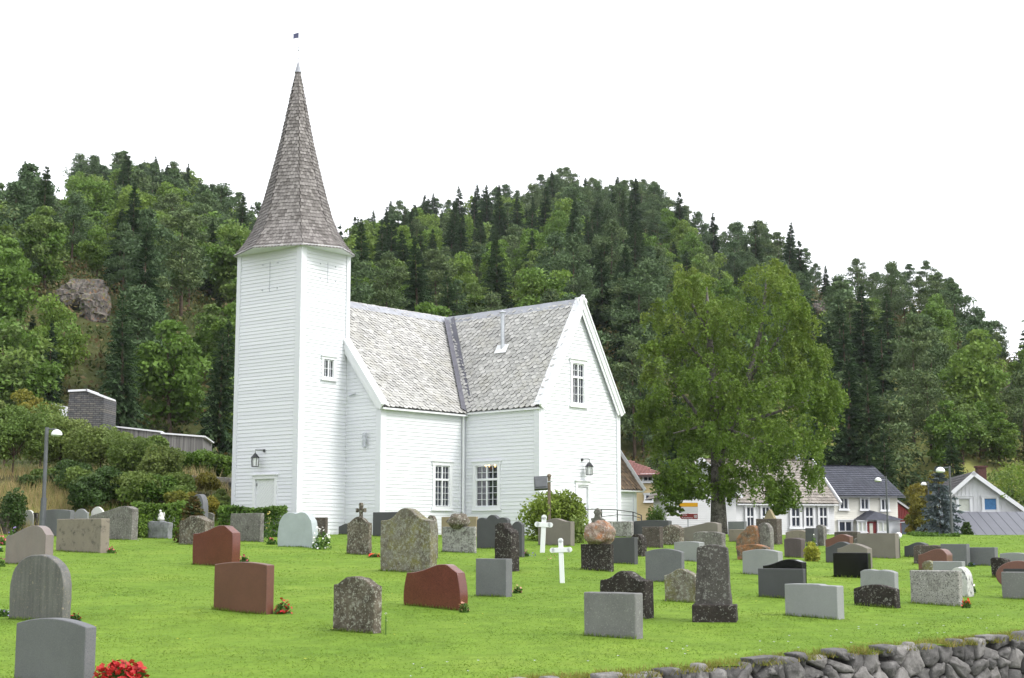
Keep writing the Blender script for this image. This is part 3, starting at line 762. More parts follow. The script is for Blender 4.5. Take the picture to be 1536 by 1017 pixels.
# wall lanterns
def lantern(Wf, px, py, arm):
    O, D, n = Wf; s = solve_s(O, D, px, 4.); z = solve_z(O, D, s, py); p = O + D * s + UP * z
    b_ = MB(); e = p + n * .06 + D * arm; e2 = e + n * .3
    b_.lathe(p + n * .05, [(.06, -.06), (.06, .06)], 8)
    b_.tube([p, p + n * .12 + D * arm * .1 + UP * .03, e2 + UP * .03, e2 - UP * .12], .02, 6)
    lo = b_.build('wall_lantern', M['iron'], church)
    c = e2 - UP * .12
    h_ = MB(); h_.lathe(c - UP * .22, [(.20, 0), (.19, .03), (.09, .16), (.03, .22)], 6)
    for k in range(6):
        a = k * math.pi / 3; d = Vector((math.cos(a), math.sin(a), 0)); h_.tube([c - UP * .22 + d * .17, c - UP * .60 + d * .15], .014, 4)
    h_.lathe(c - UP * .62, [(.16, 0), (.16, .03)], 6); h_.build('lantern_cage', M['iron'], lo)
    g_ = MB(); g_.lathe(c - UP * .59, [(.135, 0), (.15, .37)], 6); g_.build('lantern_glass', M['lantern_glass'], lo)
lantern(WTL, 397.5, 676, -.25); lantern(WTG, 872, 689.5, .15)
# two steel loudspeaker columns on the nave gable
b_ = MB(); O, D, n = WNG
for px in (546.5, 550.5):
    s = solve_s(O, D, px, 4.5); z0, z1 = solve_z(O, D, s, 671), solve_z(O, D, s, 650)
    b_.obox(O + D * s + UP * z0 + n * (.05 if px < 548 else .12), D * .11, UP * (z1 - z0), n * .1)
b_.build('wall_speaker', M['zinc'], church, bevel=.01)
pp = MB(); s = solve_s(O, D, 530, 5); z = solve_z(O, D, s, 593); pp.tube([O + D * (s - .25) + UP * z + n * .05, O + D * (s + .3) + UP * (z + .03) + n * .16], .03, 6); pp.build('wall_bracket', M['zinc'], church)
# drainpipe in the inner corner
dp = MB(); dp.tube([cw(Wu + L_ - .2, -S_ - .12, .1), cw(Wu + L_ - .2, -S_ - .12, Ze - .1)], .05, 8); dp.build('drainpipe', M['white_trim'], church)
# inside: dark floor and back wall so the windows look into a room, and a lit chandelier
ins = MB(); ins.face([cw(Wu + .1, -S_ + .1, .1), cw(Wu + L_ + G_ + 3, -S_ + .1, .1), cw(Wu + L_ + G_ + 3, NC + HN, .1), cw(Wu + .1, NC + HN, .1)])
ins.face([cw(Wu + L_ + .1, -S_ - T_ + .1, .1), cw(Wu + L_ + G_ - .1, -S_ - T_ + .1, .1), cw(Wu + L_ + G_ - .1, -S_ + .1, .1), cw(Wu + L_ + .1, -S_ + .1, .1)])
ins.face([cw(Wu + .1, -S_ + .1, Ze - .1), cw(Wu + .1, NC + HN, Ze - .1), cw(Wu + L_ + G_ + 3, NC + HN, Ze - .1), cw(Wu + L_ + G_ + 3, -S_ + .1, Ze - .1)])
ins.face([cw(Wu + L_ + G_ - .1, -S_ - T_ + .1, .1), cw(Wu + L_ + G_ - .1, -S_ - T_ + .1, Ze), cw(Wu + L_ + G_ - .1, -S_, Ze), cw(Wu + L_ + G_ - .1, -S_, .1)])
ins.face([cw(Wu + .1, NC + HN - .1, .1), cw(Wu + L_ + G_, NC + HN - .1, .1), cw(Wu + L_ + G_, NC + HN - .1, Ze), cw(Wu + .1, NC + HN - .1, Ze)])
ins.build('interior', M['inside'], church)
M['bulb'] = emis('warm_bulb', (1., .62, .25), 6.); M['brass'] = simple('brass', (.35, .22, .07), .35, .1, 5, .9)
d = ray(738, 702); 
cc = Vector(d) * ((WTS[0] + WTS[1] * 1.).y + 1.6)
chd = empty('chandelier', cc, 0, 'lit brass chandelier glowing behind the church window pane', 'chandelier')
b_ = MB(); b_.lathe((0, 0, 0), [(.03, -.15), (.08, -.05), (.03, .1), (.02, .8)], 8)
for k in range(6): a = k * math.pi / 3; b_.tube([(0, 0, -.05), (.2 * math.cos(a), .2 * math.sin(a), -.1), (.3 * math.cos(a), .3 * math.sin(a), .03)], .015, 5)
b_.build('chandelier_arm', M['brass'], chd, local=True)
b_ = MB()
for k in range(6): a = k * math.pi / 3; b_.lathe((.3 * math.cos(a), .3 * math.sin(a), .04), [(.02, 0), (.055, .06), (.03, .14)], 6)
b_.build('candle_bulb', M['bulb'], chd, local=True)
# the lower east annex with brown pantiles, seen past the transept
ax1 = solve_s(cw(0, -S_ - T_ * .62, 0), U, 952, 2.); av = -S_ - T_ * .62
az = solve_z(cw(0, av, 0), U, ax1, 731)
An = MB(); clap(An, cw(Wu + L_ + G_, av, 0), U, -Vv, ax1 - Wu - L_ - G_, ZB, az, seed=21); clap(An, cw(ax1, av, 0), Vv, U, 5, ZB, az, seed=22)
corner(An, cw(ax1, av, 0), -U, Vv, ZB, az, .18)
hxl = ax1 - Wu - L_ - G_ + .35
An.build('annex_wall', M['white'], church)
ua = Vv * math.cos(R(52)) + UP * math.sin(R(52)); na = -Vv * math.sin(R(52)) + UP * math.cos(R(52))
slates(cw(Wu + L_ + G_ + .05, av - .3, az - .15), U, ua, na, [(-.1, 0), (hxl, 0), (hxl, 5), (-.1, 5)], .24, .28).build('annex_roof', [M['tile_brown'], M['gap']], church)
b_ = MB(); e0 = cw(ax1 + .3, av - .34, az - .22); b_.obox(e0 + na * .0, ua * 5.2, na * .2, U * .06); b_.obox(cw(Wu + L_ + G_ + .05, av - .3, az - .25), U * hxl, Vv * .28, UP * .07); b_.build('annex_barge', M['white_trim'], church)
# ---------------------------------------------------------------- gravestones
G_M = {
 'grey': stone('grey_granite', (.20, .205, .215), .1, .5, (.05, .05, .055), 110, rough=.7, bumpy=.1),
 'darkgrey': stone('dark_grey_granite', (.10, .102, .108), .1, .3, (.03, .03, .03), 120, rough=.65, bumpy=.08),
 'lightgrey': stone('light_grey_granite', (.36, .37, .375), .08, .4, (.15, .15, .15), 120, rough=.7, bumpy=.1),
 'stain': stone('stained_grey_granite', (.24, .24, .235), .15, .4, (.06, .06, .06), 100, lichen=.25, lichen_col=(.4, .4, .38), dark=.15, dark_col=(.1, .1, .1), rough=.8, bumpy=.2),
 'red': stone('polished_red_granite', (.19, .06, .042), .15, .7, (.035, .014, .012), 90, rough=.22, bumpy=.03),
 'redlow': stone('red_granite', (.185, .075, .05), .15, .6, (.06, .03, .03), 90, rough=.4, bumpy=.05),
 'pinkgrey': stone('pinkish_grey_stone', (.30, .25, .235), .12, .2, (.12, .1, .1), 60, streak=.3, dark_col=(.2, .2, .2), rough=.6, bumpy=.05),
 'tan': stone('tan_stone', (.30, .26, .21), .12, .2, (.12, .1, .09), 70, dark=.28, dark_col=(.05, .045, .045), rough=.85, bumpy=.2),
 'tanwave': stone('tan_grey_stone', (.25, .225, .195), .1, .2, (.1, .1, .1), 70, rough=.85, bumpy=.15),
 'beige': stone('beige_sandstone', (.38, .31, .2), .12, .1, (.2, .18, .12), 50, rough=.9, bumpy=.15),
 'lichen': stone('lichen_grown_stone', (.185, .155, .12), .35, 0, lichen=.55, lichen_col=(.44, .43, .37), dark=.62, dark_col=(.05, .04, .03), rough=.95, bumpy=.8),
 'lichenmoss': stone('mossy_lichen_stone', (.22, .20, .165), .3, 0, lichen=.6, lichen_col=(.40, .40, .34), dark=.5, dark_col=(.085, .065, .05), moss=.7, moss_col=(.19, .18, .06), rough=.95, bumpy=.8),
 'darklichen': stone('dark_lichen_stone', (.045, .037, .032), .3, 0, lichen=.38, lichen_col=(.34, .33, .3), dark=.5, dark_col=(.02, .017, .015), rough=.95, bumpy=.7),
 'graylichen': stone('grey_weathered_stone', (.24, .23, .21), .25, .3, (.06, .055, .05), 60, lichen=.5, lichen_col=(.42, .42, .38), dark=.42, dark_col=(.09, .08, .075), streak=.5, rough=.95, bumpy=.6),
 'whitelichen': stone('pale_lichen_stone', (.30, .29, .28), .25, 0, lichen=.8, lichen_col=(.5, .5, .47), dark=.5, dark_col=(.07, .06, .055), rough=.95, bumpy=.6),
 'brownstone': stone('brown_weathered_stone', (.13, .105, .09), .25, .3, (.05, .04, .035), 60, lichen=.3, dark=.3, dark_col=(.04, .035, .03), streak=.5, rough=.95, bumpy=.5),
 'rust': stone('rusty_rough_stone', (.20, .15, .11), .3, 0, rust=.6, dark=.45, dark_col=(.05, .04, .035), lichen=.3, rough=.95, bumpy=.9),
 'conglom': stone('orange_lichen_boulder', (.32, .235, .19), .3, 0, rust=.36, lichen=.6, lichen_col=(.50, .43, .37), dark=.45, dark_col=(.09, .05, .03), rough=.95, bumpy=1.),
 'gneiss': stone('banded_gneiss', (.23, .225, .21), .2, .3, (.07, .07, .07), 70, streak=1.0, dark_col=(.085, .085, .085), lichen=.2, lichen_col=(.45, .38, .27), rough=.75, bumpy=.15),
 'marble': stone('pale_blue_marble', (.52, .58, .60), .1, .1, (.3, .33, .35), 30, dark=.12, dark_col=(.33, .36, .37), rough=.5, bumpy=.05),
 'roughmarble': stone('rough_grey_marble', (.40, .41, .43), .25, 0, dark=.42, dark_col=(.12, .12, .13), streak=.6, rough=.8, bumpy=.9),
 'white': stone('white_stone', (.85, .85, .8), .08, 0, rough=.7, bumpy=.1),
 'speckled': stone('coarse_speckled_granite', (.40, .39, .365), .2, .95, (.07, .068, .065), 40, dark=.3, dark_col=(.16, .15, .14), rough=.9, bumpy=.6),
 'crackle': stone('white_crackled_stone', (.66, .66, .63), .1, .9, (.14, .14, .14), 14, rough=.9, bumpy=.6),
 'black': stone('polished_black_granite', (.006, .006, .007), .1, 0, rough=.12, bumpy=0),
 'purple': stone('purple_brown_stone', (.15, .125, .125), .2, .3, (.05, .04, .04), 60, streak=.6, dark_col=(.07, .05, .05), rough=.9, bumpy=.3),
}
def pw(pts):
    xs_, ys_ = zip(*pts)
    def f(u):      # smooth (Catmull-like) interpolation through the outline points
        return float(np.interp(u, xs_, ys_))
    return f
def smooth_pw(pts, k=.035):
    f = pw(pts); return lambda u: sum(f(min(1, max(0, u + d * k))) for d in (-2, -1, 0, 1, 2)) / 5
TOPS = {
 'flat': lambda u: 1., 'arc': lambda u: 1 - .10 * (2 * u - 1) ** 2, 'arc2': lambda u: 1 - .20 * (2 * u - 1) ** 2,
 'low': lambda u: 1 - .055 * (2 * u - 1.0) ** 2,
 'round': lambda u: .62 + .38 * math.sqrt(max(0, 1 - abs(2 * u - 1) ** 2.3)), 'dome': lambda u: .25 + .75 * math.sqrt(max(0, 1 - abs(2 * u - 1) ** 2.2)),
 'halfarch': lambda u: .55 + .45 * math.sqrt(max(0, 1 - abs(2 * u - 1) ** 2.2)),
 'wave': smooth_pw([(0, .80), (.15, .81), (.35, .87), (.6, .985), (.72, 1.0), (.82, .985), (.88, .90), (.93, .885), (1, .80)], .02),
 'wavesoft': smooth_pw([(0, .72), (.15, .76), (.4, .90), (.6, .985), (.75, 1.), (.88, .95), (.96, .85), (1, .7)], .03),
 'wavepeak': smooth_pw([(0, .86), (.2, .88), (.38, .97), (.5, 1), (.62, .97), (.8, .88), (1, .87)], .04),
 'wavelow': smooth_pw([(0, .72), (.2, .77), (.5, .95), (.68, 1.0), (.82, .96), (1, .86)], .04),
 'shoulder': smooth_pw([(0, .84), (.1, .85), (.17, .9), (.3, .97), (.5, 1.), (.7, .97), (.83, .9), (.9, .85), (1, .83)], .015),
 'ogee': smooth_pw([(0, .80), (.14, .81), (.26, .86), (.38, .965), (.5, 1.), (.62, .965), (.74, .86), (.86, .81), (1, .80)], .03),
 'tri': smooth_pw([(0, .80), (.12, .82), (.4, .98), (.5, 1.), (.62, .98), (.9, .86), (1, .78)], .03),
 'tent': smooth_pw([(0, .62), (.05, .64), (.45, .99), (.55, .99), (.95, .64), (1, .6)], .02),
 'scallop': lambda u: .90 + .10 * abs(math.sin(math.pi * 3 * u)) ** .55 * (.85 + .3 * (abs(u - .5) < .17)) - (.05 if abs(u - .5) > .17 else 0),
 'slantL': smooth_pw([(0, .72), (.3, .82), (.75, 1.), (.9, .98), (1, .9)], .03), 'slantR': smooth_pw([(0, .97), (.3, 1.), (.6, .9), (1, .72)], .03),
 'rough': smooth_pw([(0, .9), (.1, .97), (.3, 1.), (.45, .96), (.65, .99), (.85, .95), (1, .88)], .02),
 'roughL': smooth_pw([(0, .55), (.15, .65), (.35, .8), (.5, .97), (.7, 1.), (.9, .97), (1, .85)], .02),
 'step': smooth_pw([(0, .93), (.1, .98), (.3, 1.), (.52, .99), (.6, .93), (.68, .87), (.85, .86), (1, .80)], .012),
 'notch': smooth_pw([(0, .985), (.12, .995), (.5, 1), (.66, .995), (.70, .965), (.98, .955), (1, .94)], .008),
 'heart': smooth_pw([(0, .70), (.05, .84), (.14, .94), (.28, .99), (.42, .985), (.5, .955), (.58, .97), (.68, 1.), (.8, .98), (.9, .9), (1, .74)], .012),
 'pent': pw([(0, .62), (.48, 1.), (.56, 1.), (1, .62)]),
}
def slab_mesh(name, mats, w, h, t, top='flat', side=None, rough=0., seed=0, nu=26, nv=14, lean=0., taper=0., sink=.25, rock=False):
    f = TOPS[top]; side = side or (lambda v: 0.); P = {}
    V = []; Q = []
    def pos(u, v, y):
        tw_ = 1 - taper * v
        x = ((u - .5) * (w + 2 * side(v)) * tw_); z = -sink + v * (f(u) * h + sink)
        return Vector((x, y, z))
    # shell: front grid, back grid, rim strips
    nt_ = 3 if not rough else 5
    idx = {}
    def vid(i, j, k):
        key = (i, j, k)
        if key not in idx:
            p = pos(i / nu, j / nv, -t / 2 + t * k / nt_)
            if rough:
                q = p * 3.1 + Vector((seed * 3.7, seed, 0)); d = Vector((mnoise.noise(q), mnoise.noise(q + Vector((7, 1, 3))), mnoise.noise(q + Vector((2, 9, 5)))))
                q2 = p * 11. + Vector((seed, 0, 0)); d2 = Vector((mnoise.noise(q2), mnoise.noise(q2 + Vector((4, 1, 3))), mnoise.noise(q2 + Vector((2, 5, 5)))))
                border = (k not in (0, nt_)) or i in (0, nu) or j == nv
                p = p + d * rough * (1.0 if border else .7) + d2 * rough * .45
            idx[key] = len(V); V.append(p)
        return idx[key]
    for i in range(nu):
        for j in range(nv):
            Q.append((vid(i, j, 0), vid(i + 1, j, 0), vid(i + 1, j + 1, 0), vid(i, j + 1, 0)))
            Q.append((vid(i + 1, j, nt_), vid(i, j, nt_), vid(i, j + 1, nt_), vid(i + 1, j + 1, nt_)))
    for k in range(nt_):
        for j in range(nv):
            Q.append((vid(0, j, k + 1), vid(0, j, k), vid(0, j + 1, k), vid(0, j + 1, k + 1)))
            Q.append((vid(nu, j, k), vid(nu, j, k + 1), vid(nu, j + 1, k + 1), vid(nu, j + 1, k)))
        for i in range(nu):
            Q.append((vid(i, nv, k), vid(i + 1, nv, k), vid(i + 1, nv, k + 1), vid(i, nv, k + 1)))
    me = np_mesh(name, np.array([tuple(v) for v in V]), np.array(Q), mats, smooth=True)
    # hard outline edges stay crisp through a small bevel
    me.polygons.foreach_set('use_smooth', np.ones(len(Q), bool))
    return me
def finish_slab(o, rough):
    b = o.modifiers.new('edge', 'BEVEL'); b.width = .012 if not rough else .02; b.segments = 2; b.limit_method = 'ANGLE'; b.angle_limit = R(50)
    o.data.set_sharp_from_angle(angle=R(42)) if hasattr(o.data, 'set_sharp_from_angle') else None
PSI = R(38)
def place_stone(x0, xs_, x1, yt, yb, psi=PSI, tdef=.2):
    """foot, width, thickness, height of a slab whose near bottom corner stands at pixel (xs, yb)"""
    n = ground_hit(xs_, yb, lawn_z if xs_ > 330 else gz, 72); rt = Vector((math.cos(psi), -math.sin(psi), 0)); gd = Vector((math.sin(psi), math.cos(psi), 0))
    def solve(fn, target):
        lo, hi = 0.02, 5.
        s0 = fn(lo) - target; s1 = fn(hi) - target
        if s0 * s1 > 0: return None
        for _ in range(40):
            m = (lo + hi) / 2
            if (fn(m) - target) * s0 > 0: lo = m
            else: hi = m
        return lo
    mz = UP * .4
    w = solve(lambda q: project(n - rt * q + mz)[0], x0) or .8
    t = solve(lambda q: project(n + gd * q + mz)[0], x1) if x1 - xs_ > .6 else None
    t = min(max(t or tdef, .09), .42)
    c = n - rt * (w / 2) + gd * (t / 2)
    lo, hi = .05, 4.
    mid = n - rt * (w * .4)
    for _ in range(40):
        m = (lo + hi) / 2
        if project(mid + UP * m)[1] > yt: lo = m
        else: hi = m
    return c, w, t, lo, n, rt, gd
STONES = []
def grave(x0, xs_, x1, yt, yb, top, mat, label, rough=0., side=None, psi=PSI, taper=0., kind='gravestone', cat='gravestone', plinth=None, nm='slab', tdef=.2, lean=0., sink=.25):
    c, w, t, h, n, rt, gd = place_stone(x0, xs_, x1, yt, yb, psi, tdef); sd_ = len(STONES) + 1
    me = slab_mesh(kind, [G_M[mat]], w, h, t, top, side, rough, sd_, taper=taper, sink=sink)
    if plinth is None:
        o = bpy.data.objects.new(kind, me); COL.objects.link(o); tag(o, label, cat, 'gravestones on the lawn')
        o.location = c; o.rotation_euler = (lean, 0, -psi); finish_slab(o, rough)
    else:
        pm, pw_, ph = plinth
        o = empty(kind, c, -psi, label, cat, 'gravestones on the lawn')
        s = bpy.data.objects.new('slab', me); COL.objects.link(s); s.parent = o; s.location = (0, 0, ph); finish_slab(s, rough)
        p2 = bpy.data.objects.new('plinth', slab_mesh('plinth', [G_M[pm]], w + 2 * pw_, ph, t + 2 * pw_, 'flat', None, rough * .5, sd_ + 50, sink=.2)); COL.objects.link(p2); p2.parent = o; finish_slab(p2, rough)
    STONES.append((o, c, w, t, h)); return o
bulge = lambda a: (lambda v: a * math.sin(math.pi * min(1, .15 + v * .85)) - a * .5)
g = grave
g(22.5, 125, 143.5, 928, 1036, 'arc', 'grey', 'large plain grey granite gravestone nearest the camera, red flowers at its foot')
g(14, 93, 107, 832, 936, 'halfarch', 'gneiss', 'round-arched gravestone of streaky banded gneiss behind the nearest grey stone', .012)
g(8, 67, 80, 788, 848, 'wavesoft', 'pinkgrey', 'smooth pinkish grey gravestone with a curved asymmetric top beside red and pink flowers')
g(84, 150, 164, 778, 830, 'flat', 'tan', 'tan block gravestone with black lichen along its flat top', .008)
g(133, 197, 207, 759, 810, 'slantL', 'graylichen', 'wide rough grey gravestone with lichen streaks, behind the tan block', .02)
g(58, 104, 111, 764, 806, 'low', 'grey', 'smooth grey gravestone with low arched top in front of the lamp post')
g(37, 54, 58, 769, 797, 'flat', 'darklichen', 'small black gravestone spotted with lichen left of the smooth grey slab', .012)
g(23, 35, 37.5, 782, 797, 'flat', 'grey', 'little square grey gravestone beside the black spotted one')
g(-13, 11, 14, 769, 802, 'flat', 'brownstone', 'brownish grey gravestone cut by the left edge of the photo', .008)
g(33, 49, 51.5, 765, 796, 'round', 'white', 'round-topped white marble stone behind the black spotted gravestone')
g(110, 130, 133, 763, 798, 'shoulder', 'lightgrey', 'pale two-tiered stone behind the tan block, left of another pale stone')
g(136, 153, 155.5, 760, 797, 'arc2', 'white', 'pale round-topped stone just left of the wide lichen-streaked gravestone')
o = g(220, 252, 259, 781, 808, 'rough', 'roughmarble', 'rough grey and white marble boulder carrying a small white angel', .05)
g(229, 258, 262.5, 768, 805, 'slantL', 'lightgrey', 'light grey curved gravestone behind the angel boulder')
g(268.5, 307, 321, 773, 818, 'tri', 'lichen', 'brown lichen-covered gravestone with a low pointed top, conical shrub behind it', .02)
g(286, 304, 312, 741, 802, 'round', 'grey', 'tall grey round-headed gravestone rising behind the conical shrub')
g(307, 319, 322, 769, 797, 'arc', 'graylichen', 'narrow weathered stone squeezed beside the tall round-headed one', .01)
bl = lambda v: .05 * math.sin(v * 2.4) - .02
g(289.5, 347, 359.5, 788, 850, 'wave', 'red', 'polished red granite gravestone with a wave top, left of the plain red block', 0, bl)
g(320.6, 399, 411, 843, 922, 'low', 'redlow', 'plain red granite block gravestone with a slightly arched top and red begonia beside it')
g(345, 390, 396, 770, 813, 'flat', 'graylichen', 'broad weathered gravestone with dark vertical stripes in front of the hedge', .015)
g(392, 420, 424, 773, 803, 'flat', 'lightgrey', 'pale plain gravestone partly hidden by the bluish marble stone', .006)
g(417.5, 467, 476, 768, 822, 'heart', 'marble', 'pale bluish marble gravestone with a heart-like bulging outline', 0, lambda v: .10 * math.sin(v * 3.0) - .05)
g(468, 488, 492, 776, 806, 'flat', 'brownstone', 'grey brown square gravestone just behind the bluish marble one', .006)
g(508, 521, 524, 785, 802, 'slantL', 'darkgrey', 'small dark grey slanting gravestone against the church wall')
# stone with a cross finial
o = g(520, 553, 558, 775, 833, 'shoulder', 'lichen', 'lichen-crusted gravestone with a stone cross finial on its shoulders', .02)
g(559, 598, 601, 768, 806, 'flat', 'darkgrey', 'plain dark grey gravestone right of the cross-finial stone')
g(570, 645, 656, 761, 861, 'ogee', 'lichenmoss', 'biggest mossy gravestone with a curved peak and yellow-green moss', .018)
g(638, 653, 657, 773, 838, 'round', 'lichen', 'lichened stone peeping out behind the biggest mossy gravestone', .015)
g(499.5, 561, 573, 864, 951, 'shoulder', 'lichen', 'shoulder-arched gravestone mottled with brown and grey lichen alone on the front lawn', .014)
g(610, 685, 697, 846, 916, 'wave', 'red', 'polished dark red heart-shaped gravestone with bulging sides near the front', 0, lambda v: .09 * math.sin(v * 3.1))
o = g(663, 712, 715, 790, 830, 'flat', 'whitelichen', 'low pale lichened block gravestone with a rounded boulder on top', .012)
g(662, 714, 717, 775, 806, 'flat', 'beige', 'tan gravestone behind the block with the rounded boulder')
g(715, 761, 766, 773, 823, 'scallop', 'darkgrey', 'dark grey gravestone whose top has three scallops')
g(768, 783, 787, 782, 836, 'arc', 'darkgrey', 'dark gravestone half hidden behind the black lichen pillar stone')
g(742, 766, 779, 784, 858, 'step', 'darklichen', 'tall narrow black lichen-spotted stone with a stepped top', .018)
g(713.5, 759, 768.5, 838, 896, 'flat', 'grey', 'plain flat-topped grey gravestone in front of the stepped black one')
g(834, 859, 863, 771, 812, 'arc2', 'rust', 'mossy rust-coloured stone top behind the tan wave-topped gravestone', .015)
g(807, 856, 862, 777, 819, 'wavepeak', 'tanwave', 'tan grey gravestone with a small central wave peak behind the white cross')
o = g(871, 916, 921, 816, 858, 'flat', 'darklichen', 'black lichen-dotted pedestal gravestone under an orange boulder', .010)
g(905, 952, 957, 806, 847, 'flat', 'darkgrey', 'dark slate-grey flat gravestone right of the orange boulder')
g(945, 963, 970, 801, 835, 'round', 'darklichen', 'small round-topped dark stone behind the slate-grey slab', .012)
g(919, 947, 951, 782, 806, 'flat', 'whitelichen', 'pale lichen-streaked gravestone near the church railing', .008)
g(950, 1003, 1008, 780, 808, 'low', 'darkgrey', 'broad grey gravestone right of the church railing, behind the brown slab')
g(963, 990, 995, 790, 822, 'flat', 'brownstone', 'brown grey gravestone in front of the broad grey one', .006)
g(991, 1020, 1026.5, 787, 818, 'arc2', 'lichen', 'lichened stone with a bright white lichen patch on its shoulder', .02)
g(968, 1023, 1027, 823, 874, 'arc', 'grey', 'light grey gravestone with a gently arched top beside the obelisk', 0)
g(1011, 1049, 1057, 812, 843, 'low', 'lightgrey', 'light grey gravestone behind the arched one and left of the obelisk')
g(1039.5, 1083, 1089, 797, 827, 'rough', 'graylichen', 'rough weathered gravestone right behind the obelisk top', .012)
g(1024, 1077, 1083, 783, 813, 'slantL', 'tanwave', 'tan weathered gravestone rising to the right, below the birch trunk', .01)
g(996, 1044, 1050, 853, 905, 'tri', 'lichenmoss', 'mossy brown gravestone with a low arched peak left of the obelisk base', .014)
# obelisk
g(900, 968, 981, 856, 929, 'ogee', 'darklichen', 'black lichened gravestone with ogee top behind the flat grey slab', .012)
g(875.5, 954, 965, 889, 959, 'flat', 'stain', 'stained flat grey slab gravestone in the front row', .004)
g(1144, 1204, 1210, 838, 878, 'wavelow', 'black', 'polished black gravestone with a wave top behind the dark grey slab')
g(1137, 1206, 1209, 853, 900, 'flat', 'darkgrey', 'dark grey flat slab overlapping the polished black wave-topped stone')
g(1177, 1257, 1266, 876, 930, 'notch', 'lightgrey', 'pale smooth grey gravestone with a stepped right shoulder near the front')
g(1113.5, 1168, 1174.5, 824, 863, 'arc', 'lightgrey', 'pale grey gravestone with arched top, brown arch stone behind it')
g(1105, 1150, 1156, 816, 842, 'arc2', 'rust', 'brown arched stone showing just above the pale grey gravestone', .015)
g(1135, 1156, 1161, 784, 830, 'round', 'graylichen', 'rounded lichen-grey stone leaning against rusty rock', .015)
g(1104, 1136, 1141, 788, 830, 'roughL', 'rust', 'jagged rust-orange boulder stone beside the rounded lichen-grey stone', .035)
g(1092, 1117, 1120.5, 782, 806, 'flat', 'grey', 'smooth grey gravestone above the tan block, in front of the white hall')
g(1093, 1130, 1134, 794, 814, 'flat', 'tan', 'tan gravestone with dark drips below the smooth grey one', .008)
g(1134, 1166, 1177, 778, 817, 'flat', 'brownstone', 'tall dark brown gravestone block right of the rusty boulder', .012)
g(1146, 1162, 1165, 764, 800, 'pent', 'beige', 'beige stone with a pointed gable top behind the dark brown block')
g(1176, 1202, 1208, 807, 837, 'low', 'purple', 'purple brown square gravestone left of the yellow shrub', .01)
g(1178, 1212, 1216, 795, 813, 'arc2', 'tan', 'tan arched gravestone behind the purple brown one', .006)
g(1224, 1236, 1240, 787, 819, 'arc', 'graylichen', 'tall narrow lichened stone before the white hall corner', .012)
g(1208, 1222, 1227, 792, 820, 'flat', 'darkgrey', 'small dark grey stone right behind the yellow shrub')
g(1238, 1275, 1280, 801, 830, 'wavelow', 'redlow', 'reddish brown gravestone top rising behind the dark wave-topped one')
g(1238, 1274, 1279, 812, 845, 'wavelow', 'darkgrey', 'dark grey gravestone with wave top in front of the reddish one')
g(1256, 1302, 1308.5, 815, 853, 'tri', 'tanwave', 'brown grey gravestone with low gable top behind the shiny black slab')
g(1249.5, 1303, 1306.5, 829, 868, 'flat', 'black', 'shiny black rectangular gravestone slab with flat top')
g(1290, 1343, 1348, 854, 891, 'rough', 'lightgrey', 'light grey granite block behind the black half-arch stone', .008)
g(1280, 1344, 1350.5, 877, 913, 'arc2', 'darklichen', 'low black half-arch gravestone in the front row', .012)
g(1423, 1452, 1459.5, 851, 896, 'halfarch', 'crackle', 'white crackled arched stone behind the big speckled block', .015)
g(1365, 1440, 1444, 856, 910, 'flat', 'speckled', 'big rectangular speckled granite block near the right, orange flowers beside it', .012)
g(1383, 1400, 1404, 841, 862, 'round', 'lichenmoss', 'small mossy rounded stone above the speckled block', .02)
g(1377, 1421, 1431, 823, 857, 'wavesoft', 'redlow', 'red brown gravestone with a rounded arch top near the blue spruce')
g(1399, 1444, 1448, 842, 869, 'flat', 'lightgrey', 'flat light grey stone just behind the speckled block')
g(1411, 1451, 1455, 816, 849, 'flat', 'grey', 'square grey gravestone with pale edge in the back right row')
g(1453, 1493, 1497, 821, 849, 'flat', 'grey', 'wide grey gravestone in front of the garage, right of the pale-edged one')
g(1356, 1388, 1393, 813, 836, 'wavelow', 'darkgrey', 'dark wave-topped stone under the green shrubs by the red barn')
g(1370, 1415, 1421, 817, 847, 'rough', 'brownstone', 'brown rough-topped stone behind the red brown arch', .015)
g(1251, 1287, 1291, 797, 815, 'low', 'brownstone', 'low brown stone below the cream house, leftmost of that row', .006)
g(1286, 1344, 1349, 800, 838, 'flat', 'tanwave', 'large flat-topped brown grey gravestone below the cream house porch')
g(1281, 1315, 1320, 805, 836, 'arc', 'graylichen', 'lichen-speckled gravestone in front of the large flat-topped one', .01)
g(1486, 1508, 1517, 836, 867, 'rough', 'darklichen', 'black rough lichened stone at the right, behind the red oval stone', .025)
g(1502, 1560, 1566, 858, 901, 'flat', 'stain', 'grey brown slab cut by the right edge of the photo', .006)
g(1499, 1540, 1545, 829, 847, 'arc', 'lightgrey', 'pale low stone at the far right in front of the garage wall')
